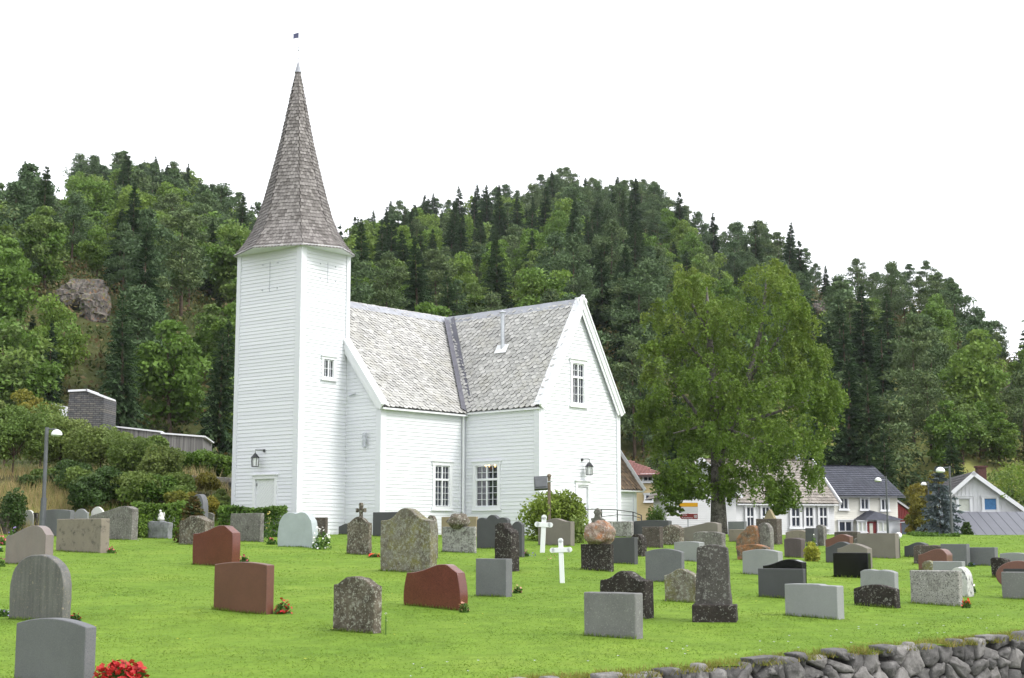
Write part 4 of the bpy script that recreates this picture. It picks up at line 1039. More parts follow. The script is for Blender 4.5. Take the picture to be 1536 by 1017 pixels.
# the red oval with its lettering
def oval_stone():
    n = ground_hit(1500, 882, lawn_z); psi = R(22); rt = Vector((math.cos(psi), -math.sin(psi), 0)); gd = Vector((math.sin(psi), math.cos(psi), 0))
    k = n.y / F; w = 56 * k * 1.15; h = 40 * k; t = .2
    o = empty('gravestone', n + rt * (w * .42) + gd * .1, -psi, 'red oval polished gravestone with a dark lettered band, near the right edge', 'gravestone', 'gravestones on the lawn')
    b_ = MB(); m = 40; vs = []; 
    for y in (-t / 2, t / 2):
        vs += [(w / 2 * math.cos(a), y, h * .46 + h * .54 * math.sin(a)) for a in [i * 2 * math.pi / m for i in range(m)]]
    fs = [tuple(range(m)), tuple(range(m, 2 * m))[::-1]] + [(i, i + m, (i + 1) % m + m, (i + 1) % m) for i in range(m)]
    b_.mesh(vs, [f[::-1] for f in fs]); b_.build('slab', G_M['redlow'], o, bevel=.015, local=True)
    b_ = MB(); b_.box(-w * .33, w * .42, -t / 2 - .006, -t / 2 + .01, h * .60, h * .71); b_.build('name_band', M['iron'], o, bevel=.003, local=True)
    for i in range(9):
        pass
oval_stone()
# finial cross, boulders and angel: pieces standing on their stones
def finial(px, py0, py1, hw, base, lab, cat='stone cross'):
    _, c, w, t, h = base; Y = c.y
    p0 = at(px, py0, Y); p1 = at(px, py1, Y); H = p1.z - p0.z; wd_ = hw / F * Y
    b_ = MB(); x = wd_
    pts = [(-.34, 0), (-.22, .2), (-.2, .42), (-.62, .48), (-1, .40), (-1., .68), (-.62, .62), (-.22, .66), (-.34, .86), (-.2, 1), (.2, 1), (.34, .86), (.22, .66), (.62, .62), (1, .68), (1, .40), (.62, .48), (.2, .42), (.22, .2), (.34, 0)]
    n = len(pts); vs = [(a * x, -.06, z * H) for a, z in pts] + [(a * x, .06, z * H) for a, z in pts]
    b_.mesh(vs, [tuple(range(n))[::-1], tuple(range(n, 2 * n))] + [(i, (i + 1) % n, (i + 1) % n + n, i + n) for i in range(n)])
    o = b_.build('finial', G_M['lichen'], None, bevel=.02); o.parent = base[0]; o.matrix_parent_inverse = Matrix.Identity(4)
    o.location = base[0].matrix_basis.inverted() @ p0
    return o
def by_label(s): return next(q for q in STONES if s in q[0]['label'])
bq = by_label('cross finial'); o = finial(541.5, 779, 754, 9, bq, '')
def boulder(name, px0, px1, py0, py1, Y, mat, label, cat, seed, amp=.12, depth=1.):
    c = at((px0 + px1) / 2, py1, Y); w = (px1 - px0) / F * Y / 2; h = at(0, py0, Y).z - at(0, py1, Y).z
    import bmesh
    bm = bmesh.new(); bmesh.ops.create_icosphere(bm, subdivisions=4, radius=1)
    for v in bm.verts:
        q = v.co * 1.4 + Vector((seed * 5, 0, 0)); d = 1 + amp * 2 * mnoise.noise(q) + amp * mnoise.noise(q * 2.7)
        # flatten facets: rock rather than ball
        v.co = Vector((v.co.x * w * d, v.co.y * w * depth * d, (v.co.z * .5 * d + .46) * h))
    me = bpy.data.meshes.new(name); bm.to_mesh(me); bm.free(); me.materials.append(G_M[mat] if isinstance(mat, str) else mat); me.polygons.foreach_set('use_smooth', [True] * len(me.polygons))
    o = bpy.data.objects.new(name, me); COL.objects.link(o); o.location = c; return tag(o, label, cat)
bq = by_label('rounded boulder on top'); boulder('boulder', 672, 704, 769, 792, bq[1].y, 'lichen', 'rounded lichen-spotted boulder set on the low pale block', 'boulder', 1, .1, .8)
bq = by_label('under an orange boulder'); boulder('boulder', 878, 922, 778, 819, bq[1].y, 'conglom', 'orange lichen-covered boulder set on the black pedestal', 'boulder', 2, .12, .8)
b_o = None
# lichened stone cross behind the orange boulder
n = ground_hit(897, 800, lawn_z, 60)
b_ = MB(); sc = n.y / F
pts = [(-17, 0), (-15, 14), (-10, 19), (-12, 24), (-6, 25), (-4.5, 29), (-7, 33), (-4, 37), (0, 40), (4, 37), (7, 33), (4.5, 29), (6, 25), (13, 22), (11, 18), (15, 14), (17, 0)]
nn = len(pts); H = 1.0
vs = [(a * sc * .9, -.09, z * sc - .0) for a, z in pts] + [(a * sc * .9, .09, z * sc) for a, z in pts]
b_.mesh(vs, [tuple(range(nn))[::-1], tuple(range(nn, 2 * nn))] + [(i, (i + 1) % nn, (i + 1) % nn + nn, i + nn) for i in range(nn)])
o = b_.build('gravestone', G_M['graylichen'], None, bevel=.03); o.location = (n.x, n.y, n.z - .05); o.rotation_euler = (0, 0, -R(25)); tag(o, 'weathered stone with a worn cross-shaped crown behind the orange boulder', 'gravestone', 'gravestones on the lawn')
# angel figurine on the marble boulder
bq = by_label('carrying a small white angel'); p = at(241.5, 780.5, bq[1].y); kx = bq[1].y / F
an = empty('angel_figurine', p, R(-30), 'small white kneeling angel figurine on the rough marble boulder', 'figurine')
b_ = MB()
b_.lathe((0, 0, 0), [(5.4 * kx, 0), (5 * kx, 3 * kx), (3.6 * kx, 6 * kx), (2.9 * kx, 9 * kx), (2.6 * kx, 11 * kx), (1.2 * kx, 12 * kx)], 12)
b_.lathe((-1.2 * kx, -.6 * kx, 11.6 * kx), [(.3 * kx, 0), (1.6 * kx, 1 * kx), (1.9 * kx, 2.3 * kx), (1.4 * kx, 3.6 * kx), (.3 * kx, 4.2 * kx)], 10)
b_.tube([(-2.4 * kx, -1 * kx, 9.5 * kx), (-3.6 * kx, -2.2 * kx, 7 * kx), (-2 * kx, -3 * kx, 8 * kx)], [.9 * kx, .8 * kx, .6 * kx], 7)
b_.tube([(2.2 * kx, -1 * kx, 9.5 * kx), (2.2 * kx, -2.6 * kx, 7 * kx), (-1 * kx, -3.2 * kx, 8 * kx)], [.9 * kx, .8 * kx, .6 * kx], 7)
b_.build('body', G_M['white'], an, smooth=True, local=True)
for s_ in (-1, 1):
    b_ = MB(); pts = [(s_ * .6, 9.5), (s_ * 3.2, 12), (s_ * 4.4, 9.8), (s_ * 3.9, 6), (s_ * 2, 3.2), (s_ * .8, 6)]
    vs = [(a * kx, 2.2 * kx, z * kx) for a, z in pts] + [(a * kx, 3.2 * kx, z * kx) for a, z in pts]
    b_.mesh(vs, [tuple(range(6)), tuple(range(6, 12))[::-1]] + [(i, (i + 1) % 6, (i + 1) % 6 + 6, i + 6) for i in range(6)]); b_.build('wing', G_M['white'], an, local=True)
# obelisk on plinth
def obelisk():
    n = ground_hit(1076, 934, lawn_z); k = n.y / F; psi = R(12)
    o = empty('gravestone', n + Vector((0, .28, 0)), -psi, 'tall tapering lichened obelisk gravestone on a square plinth', 'gravestone', 'gravestones on the lawn')
    p2 = bpy.data.objects.new('plinth', slab_mesh('plinth', [G_M['darklichen']], 65 * k, 26 * k, 44 * k, 'flat', None, .012, 77, sink=.2)); COL.objects.link(p2); p2.parent = o; finish_slab(p2, .01)
    s = bpy.data.objects.new('shaft', slab_mesh('shaft', [G_M['lichendark'] if 'lichendark' in G_M else G_M['darklichen']], 53 * k, 88 * k, 33 * k, 'low', None, .012, 78, taper=.16, sink=.02)); COL.objects.link(s); s.parent = o; s.location = (-.02, 0, 26 * k); finish_slab(s, .01)
G_M['lichendark'] = stone('dark_grey_lichen_stone', (.10, .092, .085), .3, .3, (.03, .03, .03), 40, lichen=.5, lichen_col=(.30, .30, .28), dark=.45, dark_col=(.04, .036, .034), rough=.95, bumpy=.7)
obelisk()
# white wooden crosses
def wcross(xb, yb, xt, yt, xl, xr, ya, label):
    n = ground_hit(xb, yb, lawn_z); k = n.y / F; H = at(xt, yt, n.y).z - n.z; zc = at(0, ya, n.y).z - n.z; hw = (xr - xl) / 2 * k * 1.06
    tilt = math.atan2((xt - xb) * k, H); r_ = 3.5 * k
    o = empty('wooden_cross', n, R(-8), label, 'cross', 'white crosses on the lawn'); o.rotation_euler = (0, tilt, R(-8))
    b_ = MB(); b_.box(-r_, r_, -.03, .03, -.15, H - r_ * 1.2); b_.tube([(0, -.03, H - r_ * 1.4), (0, .03, H - r_ * 1.4)], r_ * 1.12, 14); b_.build('upright', M['white_trim'], o, bevel=.008, local=True)
    b_ = MB(); b_.box(-hw + r_, hw - r_, -.045, .015, zc - r_, zc + r_)
    for s_ in (-1, 1): b_.tube([(s_ * (hw - r_ * 1.2), -.045, zc), (s_ * (hw - r_ * 1.2), .015, zc)], r_ * 1.12, 14)
    b_.build('crossbar', M['white_trim'], o, bevel=.006, local=True)
wcross(813.5, 829, 816.5, 771, 803, 829.5, 787, 'white wooden cross standing in front of the tan wave-topped stone')
wcross(843.5, 874.5, 841, 806, 826.5, 858.5, 825, 'white wooden cross in open grass, the nearer and taller of two')
# white ball grave lantern on a post
n = ground_hit(1349, 836, lawn_z); k = n.y / F
o = empty('grave_lantern', n, 0, 'round white lamp ball on a dark post beside the large brown grey gravestone', 'lantern')
b_ = MB(); b_.tube([(0, 0, -.1), (0, 0, 27 * k)], .035, 8); b_.build('post', M['iron'], o, local=True)
b_ = MB(); b_.lathe((0, 0, 27 * k), [(.02, 0), (4 * k, 2 * k), (5.2 * k, 5 * k), (4 * k, 8.4 * k), (.02, 10 * k)], 14); b_.build('lamp_ball', M['lampglass'], o, smooth=True, local=True)
# ---------------------------------------------------------------- foliage builders
LEAF = {
 'spruce': leafmat('spruce_needles', [(.032, .062, .025), (.044, .082, .031), (.060, .10, .036)], .12, .7),
 'pine': leafmat('pine_needles', [(.064, .110, .047), (.084, .134, .053), (.112, .152, .054)], .15, .7),
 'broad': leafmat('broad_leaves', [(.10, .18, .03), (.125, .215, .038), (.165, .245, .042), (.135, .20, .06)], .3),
 'yellow': leafmat('yellowing_leaves', [(.19, .19, .03), (.24, .20, .035), (.14, .17, .03)], .3),
 'birch': leafmat('birch_leaves', [(.10, .172, .026), (.14, .212, .035), (.195, .245, .048)], .34, .55),
 'apple': leafmat('orchard_leaves', [(.10, .165, .034), (.15, .215, .05), (.19, .235, .065)], .25),
 'hedge': leafmat('hedge_leaves', [(.085, .16, .024), (.12, .20, .03), (.06, .12, .02)], .25),
 'darkbush': leafmat('dark_bush_leaves', [(.045, .085, .02), (.06, .105, .028), (.085, .125, .036)], .2),
 'juniper': leafmat('juniper_needles', [(.13, .20, .028), (.18, .24, .036), (.10, .165, .025)], .2),
 'bluespruce': leafmat('blue_spruce_needles', [(.10, .13, .14), (.14, .17, .18), (.06, .085, .08)], .12),
 'gold': leafmat('golden_shrub_leaves', [(.42, .36, .05), (.34, .34, .05), (.26, .29, .05)], .3),
 'drygrass': leafmat('dry_grass_blades', [(.34, .27, .12), (.44, .35, .17), (.20, .24, .06)], .3),
 'grass': leafmat('grass_blades', [(.12, .20, .024), (.148, .235, .028), (.185, .268, .038)], .6),
 'green': leafmat('flower_leaves', [(.05, .12, .02), (.09, .16, .03)], .25),
}
BARK = simple('conifer_bark', (.10, .075, .055), .95, .35, 4., 0, .1)
BIRCHBARK = stone('birch_bark', (.20, .18, .16), .3, 0, dark=.62, dark_col=(.025, .02, .018), lichen=.35, lichen_col=(.45, .44, .42), rough=.9, bumpy=.6)
def unit(n): v = rng.normal(size=(n, 3)); return v / np.linalg.norm(v, axis=1)[:, None]
def diamonds(C, A, B):
    n = len(C); V = np.empty((n, 4, 3)); V[:, 0] = C - A; V[:, 1] = C + B; V[:, 2] = C + A; V[:, 3] = C - B
    return V.reshape(-1, 3), np.arange(4 * n).reshape(n, 4)
def rand_leaves(C, size, asp=.6, up=0.):
    n = len(C); a = unit(n); a[:, 2] *= (1 - up); a /= np.linalg.norm(a, axis=1)[:, None]
    b = np.cross(a, unit(n)); b /= np.maximum(1e-6, np.linalg.norm(b, axis=1))[:, None]
    s = size * rng.uniform(.65, 1.3, n)[:, None]
    return diamonds(C, a * s, b * s * asp)
def tubes_np(segs):   # list of (points, radii)
    b_ = MB()
    for p, r_ in segs: b_.tube(p, r_, 7)
    return b_
class FM:     # a foliage mesh in the making: quads with a clump value and a material slot
    def __init__(s): s.V = []; s.Q = []; s.r = []; s.m = []; s.n = 0
    def add(s, V, Q, r_, mi=0):
        s.V.append(V); s.Q.append(Q + s.n); s.n += len(V); s.r.append(np.broadcast_to(r_, (len(Q),)).astype(float)); s.m.append(np.full(len(Q), mi))
    def trunk(s, pts, rads, mi=1, n=6):
        pts = np.array(pts, float); V = []; 
        for p, r_ in zip(pts, rads):
            for k in range(n): a = 2 * math.pi * k / n; V.append(p + (r_ * math.cos(a), r_ * math.sin(a), 0))
        Q = [(i * n + k, i * n + (k + 1) % n, (i + 1) * n + (k + 1) % n, (i + 1) * n + k) for i in range(len(pts) - 1) for k in range(n)]
        s.add(np.array(V), np.array(Q), 0., mi)
    def arrays(s): return np.concatenate(s.V), np.concatenate(s.Q), np.concatenate(s.r), np.concatenate(s.m)
    def mesh(s, name, mats):
        V, Q, r_, m = s.arrays(); return np_mesh(name, V, Q, mats, m, r_)
def spruce(h, rad, nb, dens=5, size=1.):
    f = FM(); t = rng.random(nb) ** 1.15; t = np.clip(t, 0, .985)
    az = rng.random(nb) * 2 * math.pi; L = (rad * (1 - t) ** .82 * rng.uniform(.62, 1.12, nb) + .12)
    sl = np.radians(-28 + 50 * t + rng.normal(0, 6, nb)); d = np.stack([np.cos(az) * np.cos(sl), np.sin(az) * np.cos(sl), np.sin(sl)], -1)
    z0 = h * (.05 + .95 * t); cr = rng.random(nb) * .25
    for k in range(dens):
        s_ = (.22 + .78 * (k + rng.random(nb)) / dens); C = d * (L * s_)[:, None]; C[:, 2] += z0 - .10 * L * s_ ** 2
        side = np.stack([-np.sin(az), np.cos(az), np.zeros(nb)], -1)
        w = (L * .30 * (1.15 - s_) + .07) * size; A = d * (L * .62 / dens + .06)[:, None] * size + unit(nb) * .05
        B = side * w[:, None] * .8 + np.array([0, 0, -1.]) * (w * rng.uniform(.3, 1., nb))[:, None]
        V, Q = diamonds(C, A, B); f.add(V, Q, cr)
        B2 = -side * w[:, None] * .8 + np.array([0, 0, -1.]) * (w * rng.uniform(.3, 1., nb))[:, None]
        V, Q = diamonds(C, A, B2); f.add(V, Q, cr + .05)
    f.trunk([(0, 0, -.8), (0, 0, h * .5), (0, 0, h * .98)], [.16 * h / 10, .09 * h / 10, .01])
    return f
def pine(h, rad, nc, nq, size=.3, low=.3):
    f = FM(); bend = rng.normal(0, .25, 2)
    tr = lambda t: np.array([bend[0] * math.sin(t * 2.4), bend[1] * math.sin(t * 2.0), h * t])
    f.trunk([(0, 0, -.8), tr(.3), tr(.6), tr(.97)], [.17 * h / 10, .13 * h / 10, .08 * h / 10, .02])
    for i in range(nc):
        t = low + (1 - low) * ((i + rng.random()) / nc); p = tr(min(t, 1))
        prof = math.sin(math.pi * min(1, (t - low) / (1 - low) * .72 + .26)) ** .8
        a = rng.random() * 6.28; q = p + np.array([math.cos(a), math.sin(a), 0]) * rad * prof * rng.uniform(.25, 1.) + np.array([0, 0, rng.normal(0, .2)])
        if t > .93: q = p + rng.normal(0, .15, 3)
        rr = rad * rng.uniform(.28, .46) * (.7 + .5 * prof)
        n = int(nq * rng.uniform(.7, 1.3)); D = unit(n); rad_ = rng.random(n) ** .45
        C = q + D * rad_[:, None] * np.array([rr, rr, rr * .48]); V, Q = rand_leaves(C, size, .42, .1); f.add(V, Q, rng.random() * .3 + rng.random(n) * .08)
        if rng.random() < .6: f.trunk([p - (0, 0, .25), q - (0, 0, .1)], [.05, .02], 1, 4)
    return f
def broad(h, rad, nl, nq, size=.28, z0=.18, sq=1.0, trunk=True, pointy=0.):
    f = FM()
    if trunk: f.trunk([(0, 0, -.8), (0, 0, h * .3), (rng.normal(0, .1), rng.normal(0, .1), h * .75)], [.14 * h / 8, .10 * h / 8, .03])
    for i in range(nl):
        d = unit(1)[0]; rr = rng.random() ** .4; zc = .5 + .5 * d[2] * rr
        env = (1 - pointy * zc) * 1.0
        q = np.array([d[0] * rad * rr * .74 * env, d[1] * rad * rr * .74 * env, h * (z0 + (1 - z0) * (.12 + .76 * zc))])
        lr = rad * rng.uniform(.26, .46) * (1 - .4 * pointy)
        n = int(nq * rng.uniform(.7, 1.3)); D = unit(n); D[:, 2] = np.where(rng.random(n) < .6, np.abs(D[:, 2]), D[:, 2])
        C = q + D * (rng.random(n) ** .33)[:, None] * np.array([lr, lr, lr * .85 * sq]); V, Q = rand_leaves(C, size, .62); f.add(V, Q, rng.random() * .35 + rng.random(n) * .1)
        if trunk and rng.random() < .5: f.trunk([(0, 0, h * .3), q * (.6, .6, .8)], [.06, .02], 1, 4)
    return f
def bush_fm(rx, ry, h, n, size, lumps=10, flat=1.):
    f = FM()
    for i in range(lumps):
        a = rng.random() * 6.28; rr = rng.random() ** .5 * .62; q = np.array([math.cos(a) * rr * rx, math.sin(a) * rr * ry, h * rng.uniform(.3, .62)])
        m = n // lumps; D = unit(m); C = q + D * (rng.random(m) ** .35)[:, None] * np.array([rx * .45, ry * .45, h * .42]); C[:, 2] = np.maximum(C[:, 2], .02)
        V, Q = rand_leaves(C, size, .5); f.add(V, Q, rng.random() * .4 + rng.random(m) * .15)
    return f
def plant(name, fm, mats, loc, label, cat, group=None, rz=0., scale=1., part=None):
    """root Empty > crown (+ trunk): leaves and wood of one plant as separate meshes"""
    V, Q, r_, m = fm.arrays()
    root = empty(name, loc, rz, label, cat, group)
    if isinstance(scale, (int, float)): root.scale = (scale,) * 3
    else: root.scale = scale
    for mi, nm, mt in ((0, part or 'crown', mats[0]), (1, 'trunk', mats[1] if len(mats) > 1 else BARK)):
        sel = m == mi
        if not sel.any(): continue
        qs = Q[sel]; used = np.unique(qs); rm = np.zeros(len(V), int); rm[used] = np.arange(len(used))
        me = np_mesh(nm, V[used], rm[qs], [mt], None, r_[sel] if mi == 0 else None, smooth=(mi == 1))
        o = bpy.data.objects.new(nm, me); COL.objects.link(o); o.parent = root
    return root

# ---------------------------------------------------------------- mowed grass blades on the lawn
def grass_blades():
    Vs = []; rs = []
    for (y0, y1, dens, ln, wd_) in ((13, 20, 520, .018, .008), (20, 28, 330, .019, .010), (28, 40, 140, .021, .013), (40, 66, 50, .024, .018)):
        X0, X1 = -.37 * y1 - 1, .37 * y1 + 1; n = int((X1 - X0) * (y1 - y0) * dens)
        X = rng.uniform(X0, X1, n); Y = rng.uniform(y0, y1, n)
        k = (wall_side(X, Y) > .25) & (np.abs(X) < .37 * Y + 1) & (X > -25); X, Y = X[k], Y[k]; n = len(X)
        Z = gz(X, Y) - .005; h = ln * rng.uniform(.5, 1.35, n) * (1 + .35 * noise2(X, Y, .7)); a = rng.random(n) * 6.28; ln_ = rng.normal(0, 1.6, (n, 2)) * h[:, None]
        dx, dy = np.cos(a) * wd_, np.sin(a) * wd_
        P = np.stack([np.stack([X - dx, Y - dy, Z], -1), np.stack([X + dx, Y + dy, Z], -1), np.stack([X + ln_[:, 0], Y + ln_[:, 1], Z + h], -1)], 1)
        Vs.append(P.reshape(-1, 3)); rs.append(np.clip(.45 + .3 * noise2(X, Y, 3.1) + rng.normal(0, .12, n), .02, .95))
    # longer uncut tufts at the feet of the stones and along the wall top
    for o, c, w, t, h in STONES:
        n = int(220 * w) if c.y < 36 else int(90 * w)
        ax = (Vector((1, 0, 0)) @ Matrix.Rotation(0, 3, 'Z'))
        u = rng.uniform(-.5, .5, n) * (w + .04); s_ = np.where(rng.random(n) < .8, -1, 1) * (t / 2 + rng.uniform(.0, .05, n))
        ca, sa = math.cos(-o.rotation_euler.z), math.sin(-o.rotation_euler.z)
        X = c.x + u * ca + s_ * sa; Y = c.y - u * sa + s_ * ca; Z = gz(X, Y) - .01; h_ = rng.uniform(.025, .10, n); a = rng.random(n) * 6.28; wv = .008 if c.y < 36 else .014
        lx = rng.normal(0, .4, (n, 2)) * h_[:, None]; dx, dy = np.cos(a) * wv, np.sin(a) * wv
        P = np.stack([np.stack([X - dx, Y - dy, Z], -1), np.stack([X + dx, Y + dy, Z], -1), np.stack([X + lx[:, 0], Y + lx[:, 1], Z + h_], -1)], 1)
        Vs.append(P.reshape(-1, 3)); rs.append(rng.uniform(.05, .5, n))
    V = np.concatenate(Vs); me = np_mesh('grass', V, np.arange(len(V)).reshape(-1, 3), [LEAF['grass']], None, np.concatenate(rs))
    o = bpy.data.objects.new('grass', me); COL.objects.link(o); tag(o, 'short mown bright green grass covering the churchyard', 'grass', kind='stuff')
grass_blades()
def tufts(name, pts, n, ln, wd_, spread, mat, label, cat, lean=.35):
    Vs = []
    for p in pts:
        a = rng.random(n) * 6.28; X = p[0] + rng.normal(0, spread, n); Y = p[1] + rng.normal(0, spread, n); Z = gz(X, Y) - .03
        h = ln * rng.uniform(.4, 1.2, n); l = rng.normal(0, lean, (n, 2)) * h[:, None]; dx, dy = np.cos(a) * wd_, np.sin(a) * wd_
        P = np.stack([np.stack([X - dx, Y - dy, Z], -1), np.stack([X + dx, Y + dy, Z], -1), np.stack([X + l[:, 0], Y + l[:, 1], Z + h], -1)], 1); Vs.append(P.reshape(-1, 3))
    V = np.concatenate(Vs); me = np_mesh(name, V, np.arange(len(V)).reshape(-1, 3), [mat], None, rng.uniform(.02, .95, len(V) // 3))
    o = bpy.data.objects.new(name, me); COL.objects.link(o); return tag(o, label, cat, kind='stuff')
# moss and yellowed grass fringe on the wall top
pts = []
for k in range(900):
    a = rng.uniform(-4, 14); p = wp(a, rng.uniform(-.07, .5), 0); pts.append((p.x, p.y))
o = tufts('wall_top_grass', pts, 14, .105, .008, .06, leafmat('wall_top_blades', [(.20, .19, .035), (.16, .20, .03), (.27, .20, .06), (.12, .17, .02)], .3), 'yellowing grass and moss creeping over the wall top', 'grass', .6)
pts = [(rng.uniform(-31, -19.2), rng.uniform(64, 70)) for _ in range(520)]
pts += [(rng.uniform(-30, -13.5), rng.uniform(67, 78)) for _ in range(170)]
tufts('dry_grass', pts, 26, .62, .016, .35, LEAF['drygrass'], 'tall straw-coloured dry grass on the bank at the left', 'grass', .3)

# ---------------------------------------------------------------- flowers
def petalmat(name, col): 
    m, nt, b = newmat(name); b.inputs['Base Color'].default_value = (*col, 1); b.inputs['Roughness'].default_value = .6
    return m
PET = {'red': petalmat('red_petals', (.40, .010, .012)), 'pink': petalmat('pink_petals', (.62, .09, .16)), 'white': petalmat('white_petals', (.75, .75, .70)), 'peach': petalmat('peach_petals', (.62, .32, .24)), 'orange': petalmat('orange_petals', (.70, .05, .02)), 'purple': petalmat('purple_petals', (.30, .22, .5)), 'magenta': petalmat('magenta_petals', (.35, .02, .16)), 'blue': petalmat('blue_petals', (.12, .10, .35)), 'yellow': petalmat('yellow_petals', (.6, .5, .15))}
def flowers(px0, px1, pyt, pyb, col, label, nb=26, leaf=True, fsize=1., name='flower_clump', tall=False):
    n = ground_hit((px0 + px1) / 2, pyb, lawn_z if px0 > 200 else gz, 70); k = n.y / F; w = (px1 - px0) * k / 2; h = max(.08, (pyb - pyt) * k)
    root = empty(name, n, 0, label, 'flowers')
    if leaf:
        f = FM(); m = 160; D = unit(m); D[:, 2] = np.abs(D[:, 2]); C = D * (rng.random(m) ** .4)[:, None] * np.array([w, w * .7, h * .75]); V, Q = rand_leaves(C, max(.03, min(.07, w * .25)), .6); f.add(V, Q, rng.random(m) * .5)
        o = bpy.data.objects.new('foliage', f.mesh('foliage', [LEAF['green']])); COL.objects.link(o); o.parent = root
    b_ = MB(); s_ = max(.026, min(.042, w * .2)) * fsize
    for i in range(nb):
        d = unit(1)[0]; d[2] = abs(d[2]) ** .7; c = d * np.array([w, w * .7, h * .95]) * rng.uniform(.8, 1.05)
        if tall: c = np.array([rng.normal(0, w * .4), rng.normal(0, w * .3), h * rng.uniform(.35, 1.)])
        ax = unit(1)[0]; ax[2] = abs(ax[2]) + .4; ax /= np.linalg.norm(ax); e = np.cross(ax, unit(1)[0]); e /= np.linalg.norm(e); g2 = np.cross(ax, e)
        for q in range(5):
            a = q * 1.2566 + i; u_ = e * math.cos(a) + g2 * math.sin(a); v_ = -e * math.sin(a) + g2 * math.cos(a)
            b_.face([c, c + u_ * s_ * .6 + v_ * s_ * .4 + ax * s_ * .2, c + u_ * s_ + ax * s_ * .15, c + u_ * s_ * .6 - v_ * s_ * .4 + ax * s_ * .2])
    o = b_.build('blossom', PET[col], root, local=True)
    if tall:
        b2 = MB(); 
        for i in range(3): x, y = rng.normal(0, w * .4), rng.normal(0, w * .3); b2.tube([(x, y, -.02), (x * 1.2, y, h * rng.uniform(.6, 1.))], .004, 4)
        b2.build('stem', LEAF['green'], root, local=True)
    return root
FL = [
 (138, 222, 990, 1040, 'red', 'large red begonia bed at the foot of the nearest grey gravestone', 210), (411, 437, 898, 921, 'red', 'red begonia clump at the corner of the plain red granite block', 34),
 (160, 174, 819, 830, 'pink', 'pink flowers beside the tan block gravestone', 14), (-6, 9, 802, 818, 'pink', 'coral pink flowers at the left photo edge', 20),
 (12, 26, 787, 812, 'purple', 'pink and purple flowers by the little square grey gravestone', 16), (-4, 5, 819, 828, 'purple', 'low mauve flowers at the left photo edge', 10),
 (466, 497, 789, 824, 'white', 'bushy white flowers beside the bluish marble gravestone', 70), (395, 409, 768, 814, 'yellow', 'tall creamy flower spike by the striped gravestone', 18),
 (399, 416, 807, 817, 'pink', 'small crimson pink flowers near the creamy flower spike', 12), (552, 570, 829, 836, 'orange', 'flat red flower patch behind the biggest mossy gravestone', 16),
 (688, 704, 899, 919, 'peach', 'salmon pink flowers at the foot of the dark red heart stone', 18), (769, 784, 877, 890, 'peach', 'pale peach flowers beside the plain flat-topped grey stone', 16),
 (783, 794, 824, 835, 'magenta', 'dark magenta flowers behind the stepped black stone', 10), (793, 805, 828, 836, 'blue', 'small blue flowers next to the magenta ones', 8),
 (1442, 1457, 897, 912, 'orange', 'bright orange red flowers beside the speckled granite block', 22), (1456, 1464, 876, 890, 'white', 'white flowers behind the crackled arched stone', 9),
 (1452, 1463, 841, 850, 'blue', 'violet flowers between the two grey stones in the back right row', 10), (104, 122, 918, 932, 'red', 'small red flowers behind the nearest grey gravestone', 12),
 (-4, 14, 911, 925, 'purple', 'pale lilac and white flowers by the banded gneiss stone', 12), (356, 374, 832, 845, 'pink', 'pink flowers between the two red gravestones at left', 14),
 (-4, 8, 833, 850, 'magenta', 'faded mauve flowers left of the pinkish grey gravestone', 10), (1216, 1226, 800, 824, 'white', 'little white flower spike by the yellow shrub', 10),
 (575, 584, 920, 952, 'white', 'single white wild flower beside the front lichen gravestone', 3), (205, 215, 806, 812, 'white', 'white flowers beside the wide lichen-streaked gravestone', 6),
 (821, 835, 830, 840, 'peach', 'fallen pale flowers by the first white cross', 6),
]
for f_ in FL: flowers(f_[0], f_[1], f_[2], f_[3], f_[4], f_[5], f_[6], leaf=f_[6] > 8, tall=('spike' in f_[5] or 'single' in f_[5]))
# small wild flowers in the mown grass near the wall
b_ = MB()
for i in range(45):
    a = rng.uniform(-3, 13); p = wp(a, rng.uniform(.4, 2.2), 0); z = float(gz(p.x, p.y)); c = np.array([p.x, p.y, z + rng.uniform(.05, .10)]); s_ = .018
    for q in range(4):
        a2 = q * 1.57; b_.face([c, c + (s_ * math.cos(a2), s_ * math.sin(a2), .01), c + (s_ * 1.2 * math.cos(a2 + .6), s_ * 1.2 * math.sin(a2 + .6), .012)])
tag(b_.build('wild_flowers', petalmat('pale_violet_petals', (.55, .55, .75))), 'tiny pale violet wild flowers scattered along the wall edge', 'flowers', kind='stuff')
b_ = MB()
for i in range(60):
    Y = rng.uniform(17, 45); X = rng.uniform(-.34, .34) * Y
    if wall_side(X, Y) < .6: continue
    z = float(gz(X, Y)) + .05; s_ = .022; c = (X, Y, z)
    for q in range(5): a2 = q * 1.2566; b_.face([c, (X + s_ * math.cos(a2), Y + s_ * math.sin(a2), z + .004), (X + s_ * math.cos(a2 + 1.1), Y + s_ * math.sin(a2 + 1.1), z + .004)])
tag(b_.build('buttercups', petalmat('buttercup_petals', (.75, .6, .03))), 'tiny yellow wild flowers dotted over the lawn', 'flowers', kind='stuff')

